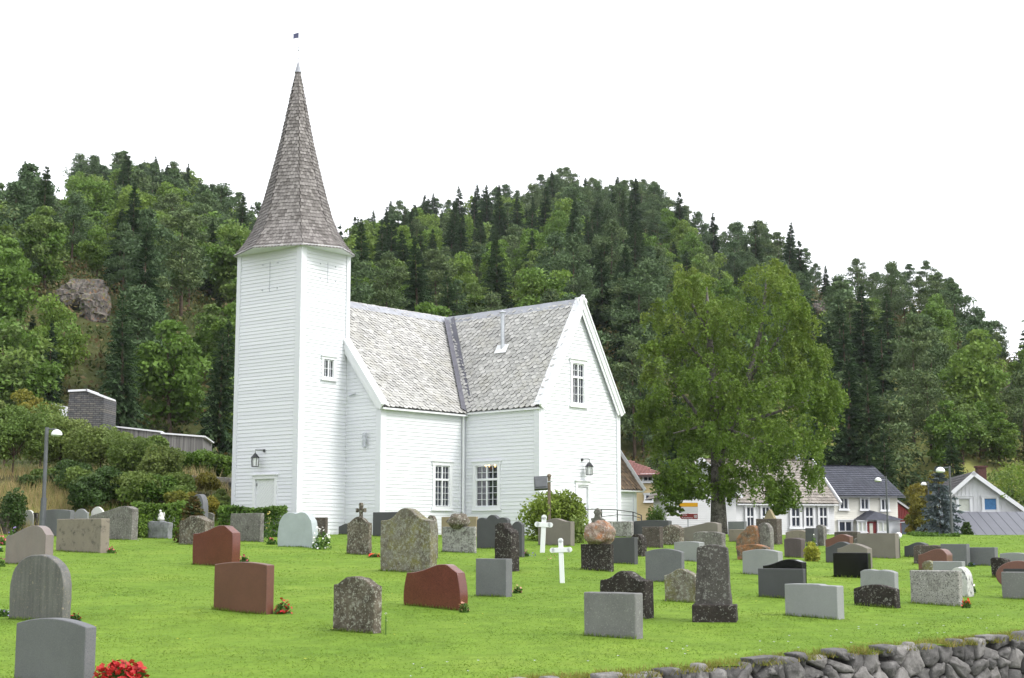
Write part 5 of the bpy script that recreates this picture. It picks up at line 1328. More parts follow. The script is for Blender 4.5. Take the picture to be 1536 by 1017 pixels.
# ---------------------------------------------------------------- shrubs in the churchyard
def pxz(px, py, Y): p = at(px, py, Y); return p
def shrub(px0, px1, pyt, pyb, mat, label, n=2500, size=.06, name='shrub', Y=None, ry=None, cat='shrub', lumps=12, group=None):
    c = ground_hit((px0 + px1) / 2, pyb, gz, 100) if Y is None else None
    if Y is not None: 
        p = at((px0 + px1) / 2, pyb, Y); c = Vector((p.x, Y, float(gz(p.x, Y))))
    k = c.y / F; rx = (px1 - px0) * k / 2; h = at(0, pyt, c.y).z - c.z
    f = bush_fm(rx, ry or rx, h, n, size, lumps); return plant(name, f, [LEAF[mat]], c, label, cat, group, part='foliage')
shrub(776, 882, 736, 806, 'juniper', 'large spreading green juniper bush before the transept, floodlight above it', 9000, .085, Y=58, lumps=22)
shrub(848, 884, 770, 806, 'apple', 'small greyish shrub at the right foot of the juniper bush', 900, .07, Y=57)
p_ = at(289, 800, 56.6); p_.z = float(gz(p_.x, p_.y))
plant('shrub', spruce(at(0, 746, 56.6).z - p_.z, .72, 420, 5, .55), [leafmat('rusty_conifer_sprays', [(.035, .07, .02), (.05, .09, .025), (.07, .11, .03), (.06, .09, .028), (.14, .085, .03)], .15), BARK], p_, 'dark conical shrub with rusty tips behind the low pointed lichen stone', 'shrub')
shrub(1205, 1234, 812, 842, 'gold', 'small golden yellow shrub beside the purple brown gravestone', 900, .06)
shrub(960, 1001, 757, 783, 'hedge', 'clipped round green bush near the church steps', 2600, .07, Y=84, lumps=16)
# hedges
def hedge(px0, px1, pyt, pyb, Y, label, n, dep=1.2, mat='hedge', size=.075):
    a = at(px0, pyb, Y); c = at(px1, pyb, Y); k = Y / F; L = c.x - a.x; zb = min(float(gz(a.x, Y)), float(gz(c.x, Y))) - .1; zt = at(0, pyt, Y).z
    f = FM(); C = rng.random((n, 3)) * (L, dep, zt - zb); top = rng.random(n) < .5; C[top, 2] = (zt - zb) * (1 - rng.random(top.sum()) ** 2 * .25); fr = (~top) & (rng.random(n) < .6); C[fr, 1] = rng.random(fr.sum()) ** 2 * .3
    C[:, 2] += .10 * noise2(C[:, 0] + px0, C[:, 1], .5); C += rng.normal(0, .03, C.shape)
    V, Q = rand_leaves(C, size, .55); f.add(V, Q, .3 + .2 * noise2(C[:, 0], C[:, 2], .4) + rng.random(n) * .2)
    return plant('hedge', f, [LEAF[mat]], (a.x, Y, zb), label, 'hedge', part='foliage')
hedge(196, 285, 757, 800, 61.5, 'low leafy green hedge behind the angel boulder', 5000)
hedge(326, 424, 763, 800, 61.5, 'low leafy green hedge in front of the church tower door', 6000)
hedge(1375, 1440, 803, 830, 62, 'low green shrub hedge under the blue spruce', 3500, 1.5)
shrub(-8, 44, 733, 775, 'darkbush', 'dark green shrub on the dry bank at the left photo edge', 3000, .08, Y=64)
# ---------------------------------------------------------------- floodlight, lamp posts, railing, signs
n = Vector((at(824, 800, 57).x, 57.0, float(gz(at(824, 800, 57).x, 57)))); k = 57 / F
o = empty('floodlight', n, 0, 'grey floodlight box on a wooden post above the juniper bush', 'floodlight')
M['post_wood'] = simple('weathered_post', (.14, .11, .08), .9, .3, 8.)
zt = at(0, 712, 57).z - n.z
b_ = MB(); b_.box(-.06, .06, -.06, .06, -.1, zt - .1); b_.lathe((0, 0, zt - .12), [(.05, 0), (.085, .04), (.085, .10), (.03, .16)], 8); b_.build('post', M['post_wood'], o, bevel=.01, local=True)
zc = zt - .30
b_ = MB(); b_.obox((-.58, -.25, zc - .27), (.52, .06, .03), (0, .30, -.06), (-.02, .09, .50)); b_.obox((-.55, -.27, zc - .20), (.46, .055, .03), (0, .03, 0), (-.02, .075, .36)); b_.build('lamp_housing', M['greypole'], o, bevel=.02, local=True)
b_ = MB(); b_.tube([(-.25, -.1, zc), (0, -.07, zc + .02), (.12, -.07, zc + .05)], .02, 6); b_.build('bracket', M['zinc'], o, local=True)
def lamp_post(px, ptop, Y, dpx, dpy, r_px, label, base=None, rpole=.05, mat='greypole'):
    t = at(px, ptop, Y); X = t.x; zb = float(gz(X, Y)) if base is None else base; k = Y / F
    o = empty('street_lamp', (X, Y, zb), 0, label, 'street lamp', 'dome street lamps')
    H = t.z - zb
    b_ = MB(); b_.tube([(0, 0, -.2), (0, 0, H * .35)], rpole * 1.25, 10); b_.tube([(0, 0, H * .35), (0, 0, H)], rpole * .85, 10); b_.build('pole', M[mat], o, local=True)
    d = at(dpx, dpy, Y); dx = d.x - X; dz = d.z - zb; rr = r_px * k
    b_ = MB(); b_.tube([(0, 0, H - .08), (dx, 0, H - .08), (dx, 0, dz + rr * .9)], .028, 8); b_.build('arm', M[mat], o, local=True)
    b_ = MB(); prof = [(rr * math.cos(a), rr * math.sin(a) * .95) for a in np.linspace(0, math.pi / 2 * .97, 9)]
    b_.lathe((dx, 0, dz), [(rr * .96, -.03)] + prof, 20); b_.build('lamp_dome', M['lampglass'], o, smooth=True, local=True)
    b_ = MB(); b_.lathe((dx, 0, dz), [(rr * .5, -rr * .35), (rr * .93, -.03), (rr * .93, -.015)], 16); b_.build('lamp_lens', M['lantern_glass'], o, local=True)
lamp_post(70.5, 641, 62, 85, 652, 8.2, 'grey street lamp with white dome standing by the apple trees at the left', rpole=.095)
lamp_post(1329, 714, 78, 1317, 721, 5.2, 'thin grey street lamp with white dome in front of the cream house')
lamp_post(1424, 699, 74, 1410.5, 707, 6.8, 'tall grey street lamp whose white dome hangs above the blue spruce', rpole=.06)
lamp_post(1392, 722, 95, 1385.5, 727, 4.2, 'most distant dome street lamp, half hidden behind the blue spruce')
M['teal'] = simple('grey_green_steel', (.20, .27, .26), .5, .1, 5)
p = at(1067.5, 690, 88); zb = float(gz(p.x, 88)); o = empty('sign_post', (p.x, 88, zb), 0, 'thin grey green steel pole rising left of the birch trunk', 'pole')
b_ = MB(); b_.tube([(0, 0, -.2), (0, 0, p.z - zb)], .05, 8); b_.build('pole', M['teal'], o, local=True); b_ = MB(); b_.lathe((0, 0, p.z - zb), [(.06, 0), (.06, .05), (.01, .09)], 8); b_.build('cap', M['teal'], o, local=True)
# railing on a concrete landing at the transept's far corner
def rail():
    a = cw(Wu + L_ + G_ * .55, -S_ - T_ - .9, 0)
    pxs = [902.5, 926, 949.5, 962]
    Y = 66.
    pts = [at(px, y, Y + (i * .5)) for i, (px, y) in enumerate(zip(pxs, (764, 765, 768, 773)))]
    bs = [at(px, y, Y + (i * .5)) for i, (px, y) in enumerate(zip(pxs, (790, 782, 781, 784)))]
    o = empty('railing', bs[1], 0, 'thin black iron railing at the steps beside the church', 'railing')
    for p, q in zip(pts, bs):
        b_ = MB(); b_.tube([q - UP * .5, p], .028, 6); b_.build('post', M['iron'], o)
    b_ = MB(); b_.tube([at(868, 764, Y - .5)] + pts, .022, 6); b_.build('top_rail', M['iron'], o)
    b_ = MB(); b_.tube([p + (q - p) * .42 for p, q in zip(pts, bs)], .018, 6); b_.build('mid_rail', M['iron'], o)
    b_ = MB(); c0 = bs[1]; b_.obox((c0.x - .3, c0.y - .4, float(gz(c0.x, c0.y)) - .1), (2.0, .9, 0), (-.5, 1.2, 0), (0, 0, c0.z - float(gz(c0.x, c0.y)) + .1)); b_.build('landing_slab', simple('concrete', (.30, .29, .28), .9, .15, 3.), o)
rail()
# road direction sign
def text_mesh(body, size, mat, parent, loc, align='LEFT', name='lettering'):
    cu = bpy.data.curves.new(name, 'FONT'); cu.body = body; cu.size = size; cu.align_x = align; cu.extrude = .002
    t = bpy.data.objects.new(name, cu); COL.objects.link(t)
    dg = bpy.context.evaluated_depsgraph_get(); me = bpy.data.meshes.new_from_object(t.evaluated_get(dg)); me.name = name
    bpy.data.objects.remove(t); bpy.data.curves.remove(cu)
    o = bpy.data.objects.new(name, me); COL.objects.link(o); me.materials.clear(); me.materials.append(mat); o.parent = parent; o.location = loc; o.rotation_euler = (math.pi / 2, 0, 0); return o
SY = 86.; sk = SY / F; p = at(1032.5, 790, SY); zb = float(gz(p.x, SY))
o = empty('road_sign', (p.x, SY, zb), 0, 'direction sign with yellow, white and brown arrow panels under the birch', 'road sign')
M['sign_yellow'] = simple('sign_yellow', (.72, .38, .01), .4, .03); M['sign_white'] = simple('sign_white', (.62, .64, .66), .4, .03); M['sign_brown'] = simple('sign_brown', (.19, .022, .018), .4, .05); M['sign_black'] = simple('sign_black', (.012, .012, .016), .5)
sz = lambda py: at(0, py, SY).z - zb; sx = lambda px: at(px, 770, SY).x - p.x
b_ = MB(); b_.tube([(0, .05, -.2), (0, .05, sz(755))], .035, 8); b_.build('post', M['zinc'], o, local=True)
def arrow(x0, x1, z0, z1, mat, nm, tip=.1, border=None):
    b_ = MB(); zm = (z0 + z1) / 2
    pts = [(x0, zm), (x0 + tip, z0), (x1, z0), (x1, z1), (x0 + tip, z1)]
    vs = [(a, 0, z) for a, z in pts] + [(a, .025, z) for a, z in pts]
    b_.mesh(vs, [(0, 1, 2, 3, 4), (9, 8, 7, 6, 5)] + [(i, i + 5, (i + 1) % 5 + 5, (i + 1) % 5) for i in range(5)]); return b_.build(nm, mat, o, local=True)
b_ = MB(); b_.box(sx(1018.3), sx(1047), .026, .04, sz(769.5), sz(754)); b_.build('back_plate', M['sign_black'], o, local=True)
arrow(sx(1018.6), sx(1046.8), sz(759.9), sz(754.2), M['sign_yellow'], 'yellow_panel', .12); arrow(sx(1018.6), sx(1046.8), sz(769.3), sz(760.2), M['sign_white'], 'white_panel', .16)
br = arrow(sx(1018.8), sx(1046.5), sz(778.8), sz(770.4), M['sign_brown'], 'brown_panel', .14)
lt = emis('unused', (1, 1, 1), 0.) if False else M['white_trim']
text_mesh('Kirke', .135, lt, br, (sx(1022.8), -.004, sz(773.6))); text_mesh('Kulturminne', .125, lt, br, (sx(1022.8), -.004, sz(777.6)))
b_ = MB(); x0, x1, z0, z1 = sx(1041), sx(1045.2), sz(776.8), sz(772.6)
for q in ((x0, x1, z0, z0 + .025), (x0, x1, z1 - .025, z1), (x0, x0 + .025, z0, z1), (x1 - .025, x1, z0, z1), (x0 + .05, x1 - .05, (z0 + z1) / 2 - .012, (z0 + z1) / 2 + .012), ((x0 + x1) / 2 - .012, (x0 + x1) / 2 + .012, z0 + .03, z1 - .03)): b_.box(q[0], q[1], -.006, .0, q[2], q[3])
b_.build('symbol', lt, br, local=True)

# ---------------------------------------------------------------- houses
M['hall_white'] = simple('white_render_wall', (.66, .665, .68), .6, .03, 1.); M['cream'] = simple('cream_weatherboard', (.66, .645, .58), .6, .04, 1.); M['ochre'] = simple('ochre_wall', (.50, .40, .22), .7, .05, 1.)
M['barn_red'] = simple('barn_red_boards', (.14, .012, .012), .7, .1, 2.); M['tile_blue'] = rndmat('dark_blue_grey_tile', (.040, .043, .058), (.062, .066, .085), .5, 4.); M['tile_pink'] = rndmat('faded_brown_tile', (.20, .18, .16), (.31, .28, .25), .85, 4.)
M['tile_dark'] = rndmat('dark_brown_grey_tile', (.045, .042, .045), (.08, .075, .075), .6, 4.); M['tin'] = simple('grey_standing_seam', (.095, .098, .118), .45, .08, 1.5, .0); M['tile_red'] = rndmat('red_roof_tile', (.19, .09, .08), (.26, .122, .108), .8, 4.)
M['curtain'] = simple('pale_curtain', (.50, .52, .46), .8, .1, 6.); M['bluecurtain'] = simple('blue_curtain', (.05, .17, .36), .7, .2, 9.); M['brick'] = simple('chimney_brick', (.085, .036, .03), .9, .3, 9.)
def boardmat():
    m, nt, b = newmat('silvered_larch_boards'); v = coords(nt, 'Object', (5., 5., .12))
    nt.links.new(ramp(nt, noise(nt, v, 1.6, 5, .7, False), [(.32, (.075, .072, .07)), (.5, (.17, .165, .16)), (.68, (.28, .27, .255))]), b.inputs['Base Color']); b.inputs['Roughness'].default_value = .9
    return m
M['grey_board'] = boardmat(); M['stonewall'] = None
def tiles(O, D, Up, n, poly, mat, w=.30, e=.34, name='roof', root=None):
    O, D, Up, n = map(Vector, (O, D, Up, n)); b_ = MB(); P = lambda a, c, h: O + D * a + Up * c + n * h
    b_.face([P(a, c, -.02) for a, c in poly], 0, .3); xs_ = [q[0] for q in poly]; ys_ = [q[1] for q in poly]; c = min(ys_)
    while c < max(ys_):
        a = min(xs_)
        while a < max(xs_):
            if inpoly((a + w / 2, c + e / 2), poly):
                r_ = random.random() * .9 + .05
                b_.face([P(a, c, .035), P(a + w * .3, c, .065), P(a + w * .3, c + e * 1.08, .03), P(a, c + e * 1.08, .0)], 0, r_); b_.face([P(a + w * .3, c, .065), P(a + w * .62, c, .035), P(a + w * .62, c + e * 1.08, 0), P(a + w * .3, c + e * 1.08, .03)], 0, r_)
                b_.face([P(a + w * .62, c, .035), P(a + w, c, .035), P(a + w, c + e * 1.08, 0), P(a + w * .62, c + e * 1.08, 0)], 0, r_); b_.face([P(a, c, -.02), P(a + w, c, -.02), P(a + w, c, .035), P(a + w * .3, c, .06), P(a, c, .035)], 0, r_)
            a += w
        c += e
    return b_.build(name, mat, root)
def zsolve(P, py):
    lo, hi = -6., 40.
    for _ in range(50):
        m = (lo + hi) / 2
        if project(Vector((P.x, P.y, m)))[1] > py: lo = m
        else: hi = m
    return lo
def plainwall(pts_list, name, mat, root):
    b_ = MB()
    for pts in pts_list: b_.face(pts)
    return b_.build(name, mat, root)
def vboards(O, D, n, ln, z0, ztop, mat, root, step=.22, name='wall', thick=.03):
    """vertical boarding: a wall sheet with a batten over every joint; ztop is a function of the distance along"""
    b_ = MB(); s = 0.; O, D, n = map(Vector, (O, D, n)); k = 0
    while s < ln - .02:
        e = min(ln, s + step); za, zb = ztop(s), ztop(e)
        b_.face([O + D * s + UP * z0, O + D * e + UP * z0, O + D * e + UP * zb, O + D * s + UP * za]); 
        o_ = O + D * (s + .02) + UP * z0 + n * .002; w_ = .075; zc = min(ztop(s), ztop(min(ln, s + w_)))
        b_.obox(o_, D * w_, UP * (zc - z0 - .02), n * thick); s = e; k += 1
    return b_.build(name, mat, root)
def chimney(root, P, w, h, mat, name='chimney', cap=True):
    b_ = MB(); b_.obox(P - Vector((w / 2, w / 2, .8)), (w, 0, 0), (0, w, 0), (0, 0, h + .8)); b_.obox(P + Vector((-w / 2 - .07, -w / 2 - .07, h)), (w + .14, 0, 0), (0, w + .14, 0), (0, 0, .12))
    o = b_.build(name, mat, root)
    if cap: b_ = MB(); b_.lathe(P + UP * (h + .12), [(w * .3, 0), (w * .3, .25), (w * .45, .27), (w * .1, .42)], 10); b_.build('chimney_pot', M['zinc'], o)
    return o
# white parish hall: long wing with five tall windows and a gabled front to its left
hy = 97.; aH = R(14); Dh = Vector((math.cos(aH), math.sin(aH), 0)); nh = Vector((math.sin(aH), -math.cos(aH), 0))
hO = at(1088, 800, hy); hO.z = 0.0; gbase = -.6
hall = empty('parish_hall', (hO.x, hO.y, .2), aH, 'white parish hall with tall narrow windows and faded brown tile roof', 'building')
hl = solve_s(hO, Dh, 1251, 2.); ze = zsolve(hO + Dh * hl, 752); dep = 7.6
hm = hO + Dh * (hl + .2) - nh * dep / 2; zrh = zsolve(hm, 694)
hw_ = MB(); clap(hw_, hO, Dh, nh, hl, gbase, ze, h=.14, seed=41)
hopen = []
hw_.face([hO + Dh * hl + UP * gbase, hO + Dh * hl - nh * dep + UP * gbase, hO + Dh * hl - nh * dep + UP * ze, hm - Dh * .2 + UP * zrh, hO + Dh * hl + UP * ze]); hw_.face([hO + UP * gbase, hO + UP * ze, hO - nh * dep / 2 + UP * zrh, hO - nh * dep + UP * ze, hO - nh * dep + UP * gbase])
hw_.face([hO - nh * dep + UP * gbase, hO - nh * dep + UP * ze, hO + Dh * hl - nh * dep + UP * ze, hO + Dh * hl - nh * dep + UP * gbase]); hw_.build('wing_wall', M['hall_white'], hall)
pr = math.atan2(zrh - ze, dep / 2); sl = (dep / 2 + .35) / math.cos(pr)
for sgn in (1, -1):
    base = hO + nh * .35 if sgn == 1 else hO - nh * (dep + .35)
    up = (-nh * sgn) * math.cos(pr) + UP * math.sin(pr); nn_ = nh * sgn * math.sin(pr) + UP * math.cos(pr)
    tiles(base + UP * (ze - .35 * math.tan(pr) + .1) - Dh * .3, Dh, up, nn_, [(0, 0), (hl + .6, 0), (hl + .6, sl), (0, sl)], M['tile_pink'], .3, .33, 'roof', hall)
b_ = MB(); e0 = hO + nh * .4 + Dh * (hl + .3) + UP * (ze - .35 * math.tan(pr) + .02); up = (-nh) * math.cos(pr) + UP * math.sin(pr)
b_.obox(e0, up * (sl + .1), (nh * math.sin(pr) + UP * math.cos(pr)) * .2, Dh * .08); b_.obox(hO + nh * .36 + UP * (ze - .32 * math.tan(pr) - .06), Dh * (hl + .3), nh * -.3, UP * .08); b_.build('barge_board', M['white_trim'], hall)
for (x0, x1) in ((1119.5, 1129.5), (1142.5, 1153), (1186.5, 1198.5), (1207.5, 1218.5), (1228.5, 1239.5)):
    s0, s1 = solve_s(hO, Dh, x0, 1.5), solve_s(hO, Dh, x1, 1.5); z0, z1 = solve_z(hO, Dh, s0, 789.5), solve_z(hO, Dh, s0, 761)
    window(hall, hO, Dh, nh, (s0 + s1) / 2, z0, s1 - s0, z1 - z0, 2, 1, 1, .14, glass='glass', split=.5)
# gabled front
gO = at(1000, 800, 95.); gO.z = 0; aG = R(4); Dg = Vector((math.cos(aG), math.sin(aG), 0)); ng = Vector((math.sin(aG), -math.cos(aG), 0)); gl = solve_s(gO, Dg, 1104, 2.)
zge = zsolve(gO, 741); zgr = zge + gl / 2 * .95; limG = lambda z: (0, gl) if z < zge else ((z - zge) / (zgr - zge) * gl / 2, gl - (z - zge) / (zgr - zge) * gl / 2)
b_ = MB(); clap(b_, gO, Dg, ng, gl, gbase, zgr, lim=limG, h=.14, seed=42)
for s in (0, gl): b_.face([gO + Dg * s + UP * gbase, gO + Dg * s - ng * 5 + UP * gbase, gO + Dg * s - ng * 5 + UP * zge, gO + Dg * s + UP * zge])
b_.build('front_wall', M['hall_white'], hall)
pg = math.atan(.95)
for sg, s in ((1, 0), (-1, gl)):
    upg = Dg * sg * math.cos(pg) + UP * math.sin(pg); nn_ = -Dg * sg * math.sin(pg) + UP * math.cos(pg); o_ = gO + Dg * (s - sg * .35) + UP * (zge - .35 * .95 + .1) + ng * .35
    tiles(o_, -ng, upg, nn_, [(0, 0), (6.5, 0), (6.5, (gl / 2 + .35) / math.cos(pg)), (0, (gl / 2 + .35) / math.cos(pg))], M['tile_pink'], .3, .33, 'roof', hall)
    b_ = MB(); b_.obox(o_ + ng * .02 - nn_ * .08, upg * ((gl / 2 + .35) / math.cos(pg)), nn_ * .2, ng * .06); b_.build('barge_board', M['white_trim'], hall)
do = by_px((gO, Dg, ng), 1091, 1103, 778, 800); door_b = MB()
# cream two-storey house
cy_ = 112.; aC = R(14); Dc = Vector((math.cos(aC), math.sin(aC), 0)); nc_ = Vector((math.sin(aC), -math.cos(aC), 0)); cO = at(1250, 800, cy_); cO.z = 0
creamh = empty('cream_house', (cO.x, cO.y, .1), aC, 'cream two-storey house with dark blue-grey roof and a red-doored porch', 'house')
cl = solve_s(cO, Dc, 1346, 3.); cze = zsolve(cO + Dc * cl * .5, 741); cdep = 8.4
cm = cO + Dc * (cl + .3) - nc_ * cdep / 2; czr = zsolve(cm - Dc * .5, 702)
cO2 = cO - Dc * 3.2; cl2 = cl + 3.2
b_ = MB(); clap(b_, cO2, Dc, nc_, cl2, -.6, cze, h=.16, seed=43)
cR = cO + Dc * cl
b_.face([cR + UP * -.6, cR - nc_ * cdep - UP * .6, cR - nc_ * cdep + UP * cze, cR - nc_ * cdep / 2 + UP * czr, cR + UP * cze]); b_.face([cO2 - UP * .6, cO2 + UP * cze, cO2 - nc_ * cdep / 2 + UP * czr, cO2 - nc_ * cdep + UP * cze, cO2 - nc_ * cdep - UP * .6])
b_.build('wall', M['cream'], creamh)
pc = math.atan2(czr - cze, cdep / 2); slc = (cdep / 2 + .5) / math.cos(pc)
for sgn in (1, -1):
    base = cO2 + nc_ * .5 if sgn == 1 else cO2 - nc_ * (cdep + .5); up = (-nc_ * sgn) * math.cos(pc) + UP * math.sin(pc); nn_ = nc_ * sgn * math.sin(pc) + UP * math.cos(pc)
    tiles(base + UP * (cze - .5 * math.tan(pc) + .12) - Dc * .3, Dc, up, nn_, [(0, 0), (cl2 + .7, 0), (cl2 + .7, slc), (0, slc)], M['tile_blue'], .3, .34, 'roof', creamh)
b_ = MB(); b_.obox(cO2 + nc_ * .5 + UP * (cze - .5 * math.tan(pc) - .02), Dc * (cl2 + .4), nc_ * .1, UP * .1); b_.build('gutter', M['greypole'], creamh)
for (x0, x1, yt, yb) in ((1259.5, 1270.5, 747.5, 763), (1291, 1301.5, 748.5, 763.5), (1321.5, 1331.5, 749.5, 764.5), (1257, 1275.5, 782.5, 797)):
    s0, s1 = solve_s(cO, Dc, x0, 2.5), solve_s(cO, Dc, x1, 2.5); z0, z1 = solve_z(cO, Dc, s0, yb), solve_z(cO, Dc, s0, yt)
    window(creamh, cO, Dc, nc_, (s0 + s1) / 2, z0, s1 - s0, z1 - z0, 2, 0, 1, .10, glass='glass')
chimney(creamh, cO2 + Dc * 2.3 - nc_ * (cdep / 2 - .2) + UP * czr, .62, .45, M['greypole'])
# porch
b_ = MB(); s0, s1 = solve_s(cO, Dc, 1284, 1.), solve_s(cO, Dc, 1334, 1.); pd = 1.7; pO = cO + Dc * s0 + nc_ * pd; pw2 = s1 - s0; pz = zsolve(pO, 780); pz2 = zsolve(pO + Dc * pw2 * .35, 767)
b_.obox(pO - UP * .6, Dc * pw2, -nc_ * pd, UP * (pz + .6)); b_.build('porch_wall', M['white_trim'], creamh)
b_ = MB(); ov2 = .3; A = pO - Dc * ov2 + nc_ * ov2 + UP * pz; B = pO + Dc * (pw2 + ov2) + nc_ * ov2 + UP * pz; A2 = A - nc_ * (pd + ov2); B2 = B - nc_ * (pd + ov2); Rg = pO + Dc * pw2 * .38 - nc_ * .5 + UP * pz2; Rb = pO + Dc * pw2 * .38 - nc_ * pd + UP * (pz2 + .15)
b_.face([A, B, Rg]); b_.face([B, B2, Rb, Rg]); b_.face([A2, A, Rg, Rb]); b_.face([A, A2, B2, B]); b_.build('porch_roof', M['tile_blue'], creamh)
b_ = MB(); d0, d1 = solve_s(pO, Dc, 1300, 1.), solve_s(pO, Dc, 1314.5, 1.); b_.obox(pO + Dc * d0 - UP * .4 + nc_ * .004, Dc * (d1 - d0), nc_ * .03, UP * (pz + .3)); po_ = b_.build('door_surround', M['barn_red'], creamh)
b_ = MB(); b_.obox(pO + Dc * (d0 + .22) - UP * .4 + nc_ * .034, Dc * .28, nc_ * .01, UP * (pz + .15)); b_.build('door_pane', M['curtain'], po_)
for (x0, x1) in ((1286, 1298), (1316, 1331)):
    a0, a1 = solve_s(pO, Dc, x0, 1.), solve_s(pO, Dc, x1, 1.); z0, z1 = solve_z(pO, Dc, a0, 797), solve_z(pO, Dc, a0, 783); window(creamh, pO, Dc, nc_, (a0 + a1) / 2, z0, a1 - a0, z1 - z0, 2, 0, 1, .06, glass='curtain', name='porch_window')
# red barn behind it
bO = at(1345, 800, 113.5); bO.z = 0; aB = R(40); Db = Vector((math.cos(aB), math.sin(aB), 0)); nb_ = Vector((math.sin(aB), -math.cos(aB), 0)); bl_ = solve_s(bO, Db, 1366, 2.)
barn = empty('red_barn', bO, aB, 'dark red wooden barn end with white edge trim behind the cream house', 'barn')
zb0, zb1 = zsolve(bO, 752), zsolve(bO + Db * bl_, 769); vboards(bO, Db, nb_, bl_, -1.2, lambda s: zb0 + (zb1 - zb0) * s / bl_, M['barn_red'], barn)
plainwall([[bO + Db * bl_ - UP * 1.2, bO + Db * bl_ - nb_ * 7 - UP * 1.2, bO + Db * bl_ - nb_ * 7 + UP * zb1, bO + Db * bl_ + UP * zb1]], 'end_wall', M['barn_red'], barn)
b_ = MB(); b_.obox(bO + UP * zb0 + nb_ * .1, Db * (bl_ + .2) + UP * (zb1 - zb0), UP * .15, nb_ * .06); b_.obox(bO + Db * bl_ + nb_ * .04 - UP * 1.2, Db * .14, nb_ * .05, UP * (zb1 + 1.2)); b_.build('edge_trim', M['white_trim'], barn)
plainwall([[bO + UP * (zb0 + .1) + nb_ * .2, bO + Db * (bl_ + .2) + UP * (zb1 + .1) + nb_ * .2, bO + Db * (bl_ + .2) + UP * (zb1 + .1) - nb_ * 7, bO + UP * (zb0 + .1) - nb_ * 7]], 'roof', M['tin'], barn)
# white house at the right: broad asymmetric gable over a grey-roofed garage
wy = 93.; aW = R(-8); Dw = Vector((math.cos(aW), math.sin(aW), 0)); nw = Vector((math.sin(aW), -math.cos(aW), 0)); wO = at(1427, 800, wy); wO.z = 0
wh = empty('white_house', (wO.x, wO.y, -.8), aW, 'white board house with broad gable, blue curtain and brick chimney at the right', 'house')
wl_ = solve_s(wO, Dw, 1534, 2.); wpk = solve_s(wO, Dw, 1459, 4.); z_l = zsolve(wO, 741); z_p = zsolve(wO + Dw * wpk, 711); z_r = zsolve(wO + Dw * wl_, 768)
wt_ = lambda s: z_l + (z_p - z_l) * s / wpk if s < wpk else z_p + (z_r - z_p) * (s - wpk) / (wl_ - wpk)
vboards(wO, Dw, nw, wl_, -1.5, wt_, M['hall_white'], wh, .24, 'gable_wall')
plainwall([[wO - UP * 1.5, wO + UP * z_l, wO - nw * 9 + UP * z_l, wO - nw * 9 - UP * 1.5], [wO + Dw * wl_ - UP * 1.5, wO + Dw * wl_ - nw * 9 - UP * 1.5, wO + Dw * wl_ - nw * 9 + UP * z_r, wO + Dw * wl_ + UP * z_r]], 'side_wall', M['hall_white'], wh)
pk = wO + Dw * wpk + UP * (z_p + .12)
def wroof(foot, nm):
    f_ = foot; d = (f_ - pk); L2 = d.length; d.normalize(); up = -d; nn_ = (-nw).cross(up).normalized(); nn_ = nn_ if nn_.z > 0 else -nn_
    tiles(f_ + nw * .45, -nw, up, nn_, [(0, 0), (9.5, 0), (9.5, L2), (0, L2)], M['tile_dark'], .3, .33, nm, wh)
    b_ = MB(); b_.obox(f_ + nw * .47 - nn_ * .22, up * (L2 + .05), nn_ * .24, nw * .05); b_.obox(f_ + nw * .15 - nn_ * .12, up * (L2 + .05), nn_ * .03, nw * .32); b_.build('barge_board', M['white_trim'], wh)
wroof(wO + Dw * -.3 + UP * (z_l + .12 - .3 * (z_p - z_l) / wpk), 'roof'); wroof(wO + Dw * (wl_ + .2) + UP * (z_r + .1), 'roof')
for (x0, x1, yt, yb, g_) in ((1437, 1454.5, 749, 768, 'curtain'), (1475.5, 1494.5, 748, 766, 'bluecurtain')):
    s0, s1 = solve_s(wO, Dw, x0, 2.5), solve_s(wO, Dw, x1, 2.5); z0, z1 = solve_z(wO, Dw, s0, yb), solve_z(wO, Dw, s0, yt)
    fo = window(wh, wO, Dw, nw, (s0 + s1) / 2, z0 + .03, s1 - s0, z1 - z0, 1, 0, 1, .13, glass='glass'); fo.children[0].data.materials[0] = M[g_]
    for v in fo.data.vertices: pass
    fo['label'] = 'window with a bright blue curtain' if g_ == 'bluecurtain' else 'window with pale curtains'
chimney(wh, wO + Dw * (wpk + .9) - nw * 2.2 + UP * (z_p - .3), .55, .8, M['brick'], cap=False)
# garage in front
gy = 86.; gaO = at(1440, 800, gy); gaO.z = 0; aA = R(-3); Da = Vector((math.cos(aA), math.sin(aA), 0)); na_ = Vector((math.sin(aA), -math.cos(aA), 0))
gar = empty('garage', (gaO.x, gaO.y, -1.2), aA, 'low garage with a grey standing-seam roof and white boarded wall', 'garage')
gal = 9.; zge_ = zsolve(gaO + Da * 2, 805.5); zgt = zsolve(gaO + Da * 2 - na_ * 4., 771)
vboards(gaO + Da * 0., Da, na_, gal, -2.6, lambda s: zge_, M['hall_white'], gar, .2)
plainwall([[gaO - UP * 2.6, gaO + UP * zge_, gaO - na_ * 4. + UP * zgt, gaO - na_ * 4. - UP * 2.6]], 'side_wall', M['hall_white'], gar)
b_ = MB(); A = gaO - Da * .3 + na_ * .35 + UP * (zge_ - .02); sv_ = (-na_ * 4.35 + UP * (zgt - zge_ + .1)); ns_ = Da.cross(sv_).normalized(); ns_ = ns_ if ns_.z > 0 else -ns_
b_.obox(A, Da * (gal + .5), sv_, ns_ * .06)
for k in range(17): b_.obox(A + Da * (.05 + k * .58) + ns_ * .06, Da * .025, sv_, ns_ * .02)
b_.build('roof', M['tin'], gar)
b_ = MB(); b_.obox(A - UP * .12 + na_ * .02, Da * (gal + .5), na_ * .05, UP * .14); b_.build('fascia', M['white_trim'], gar)
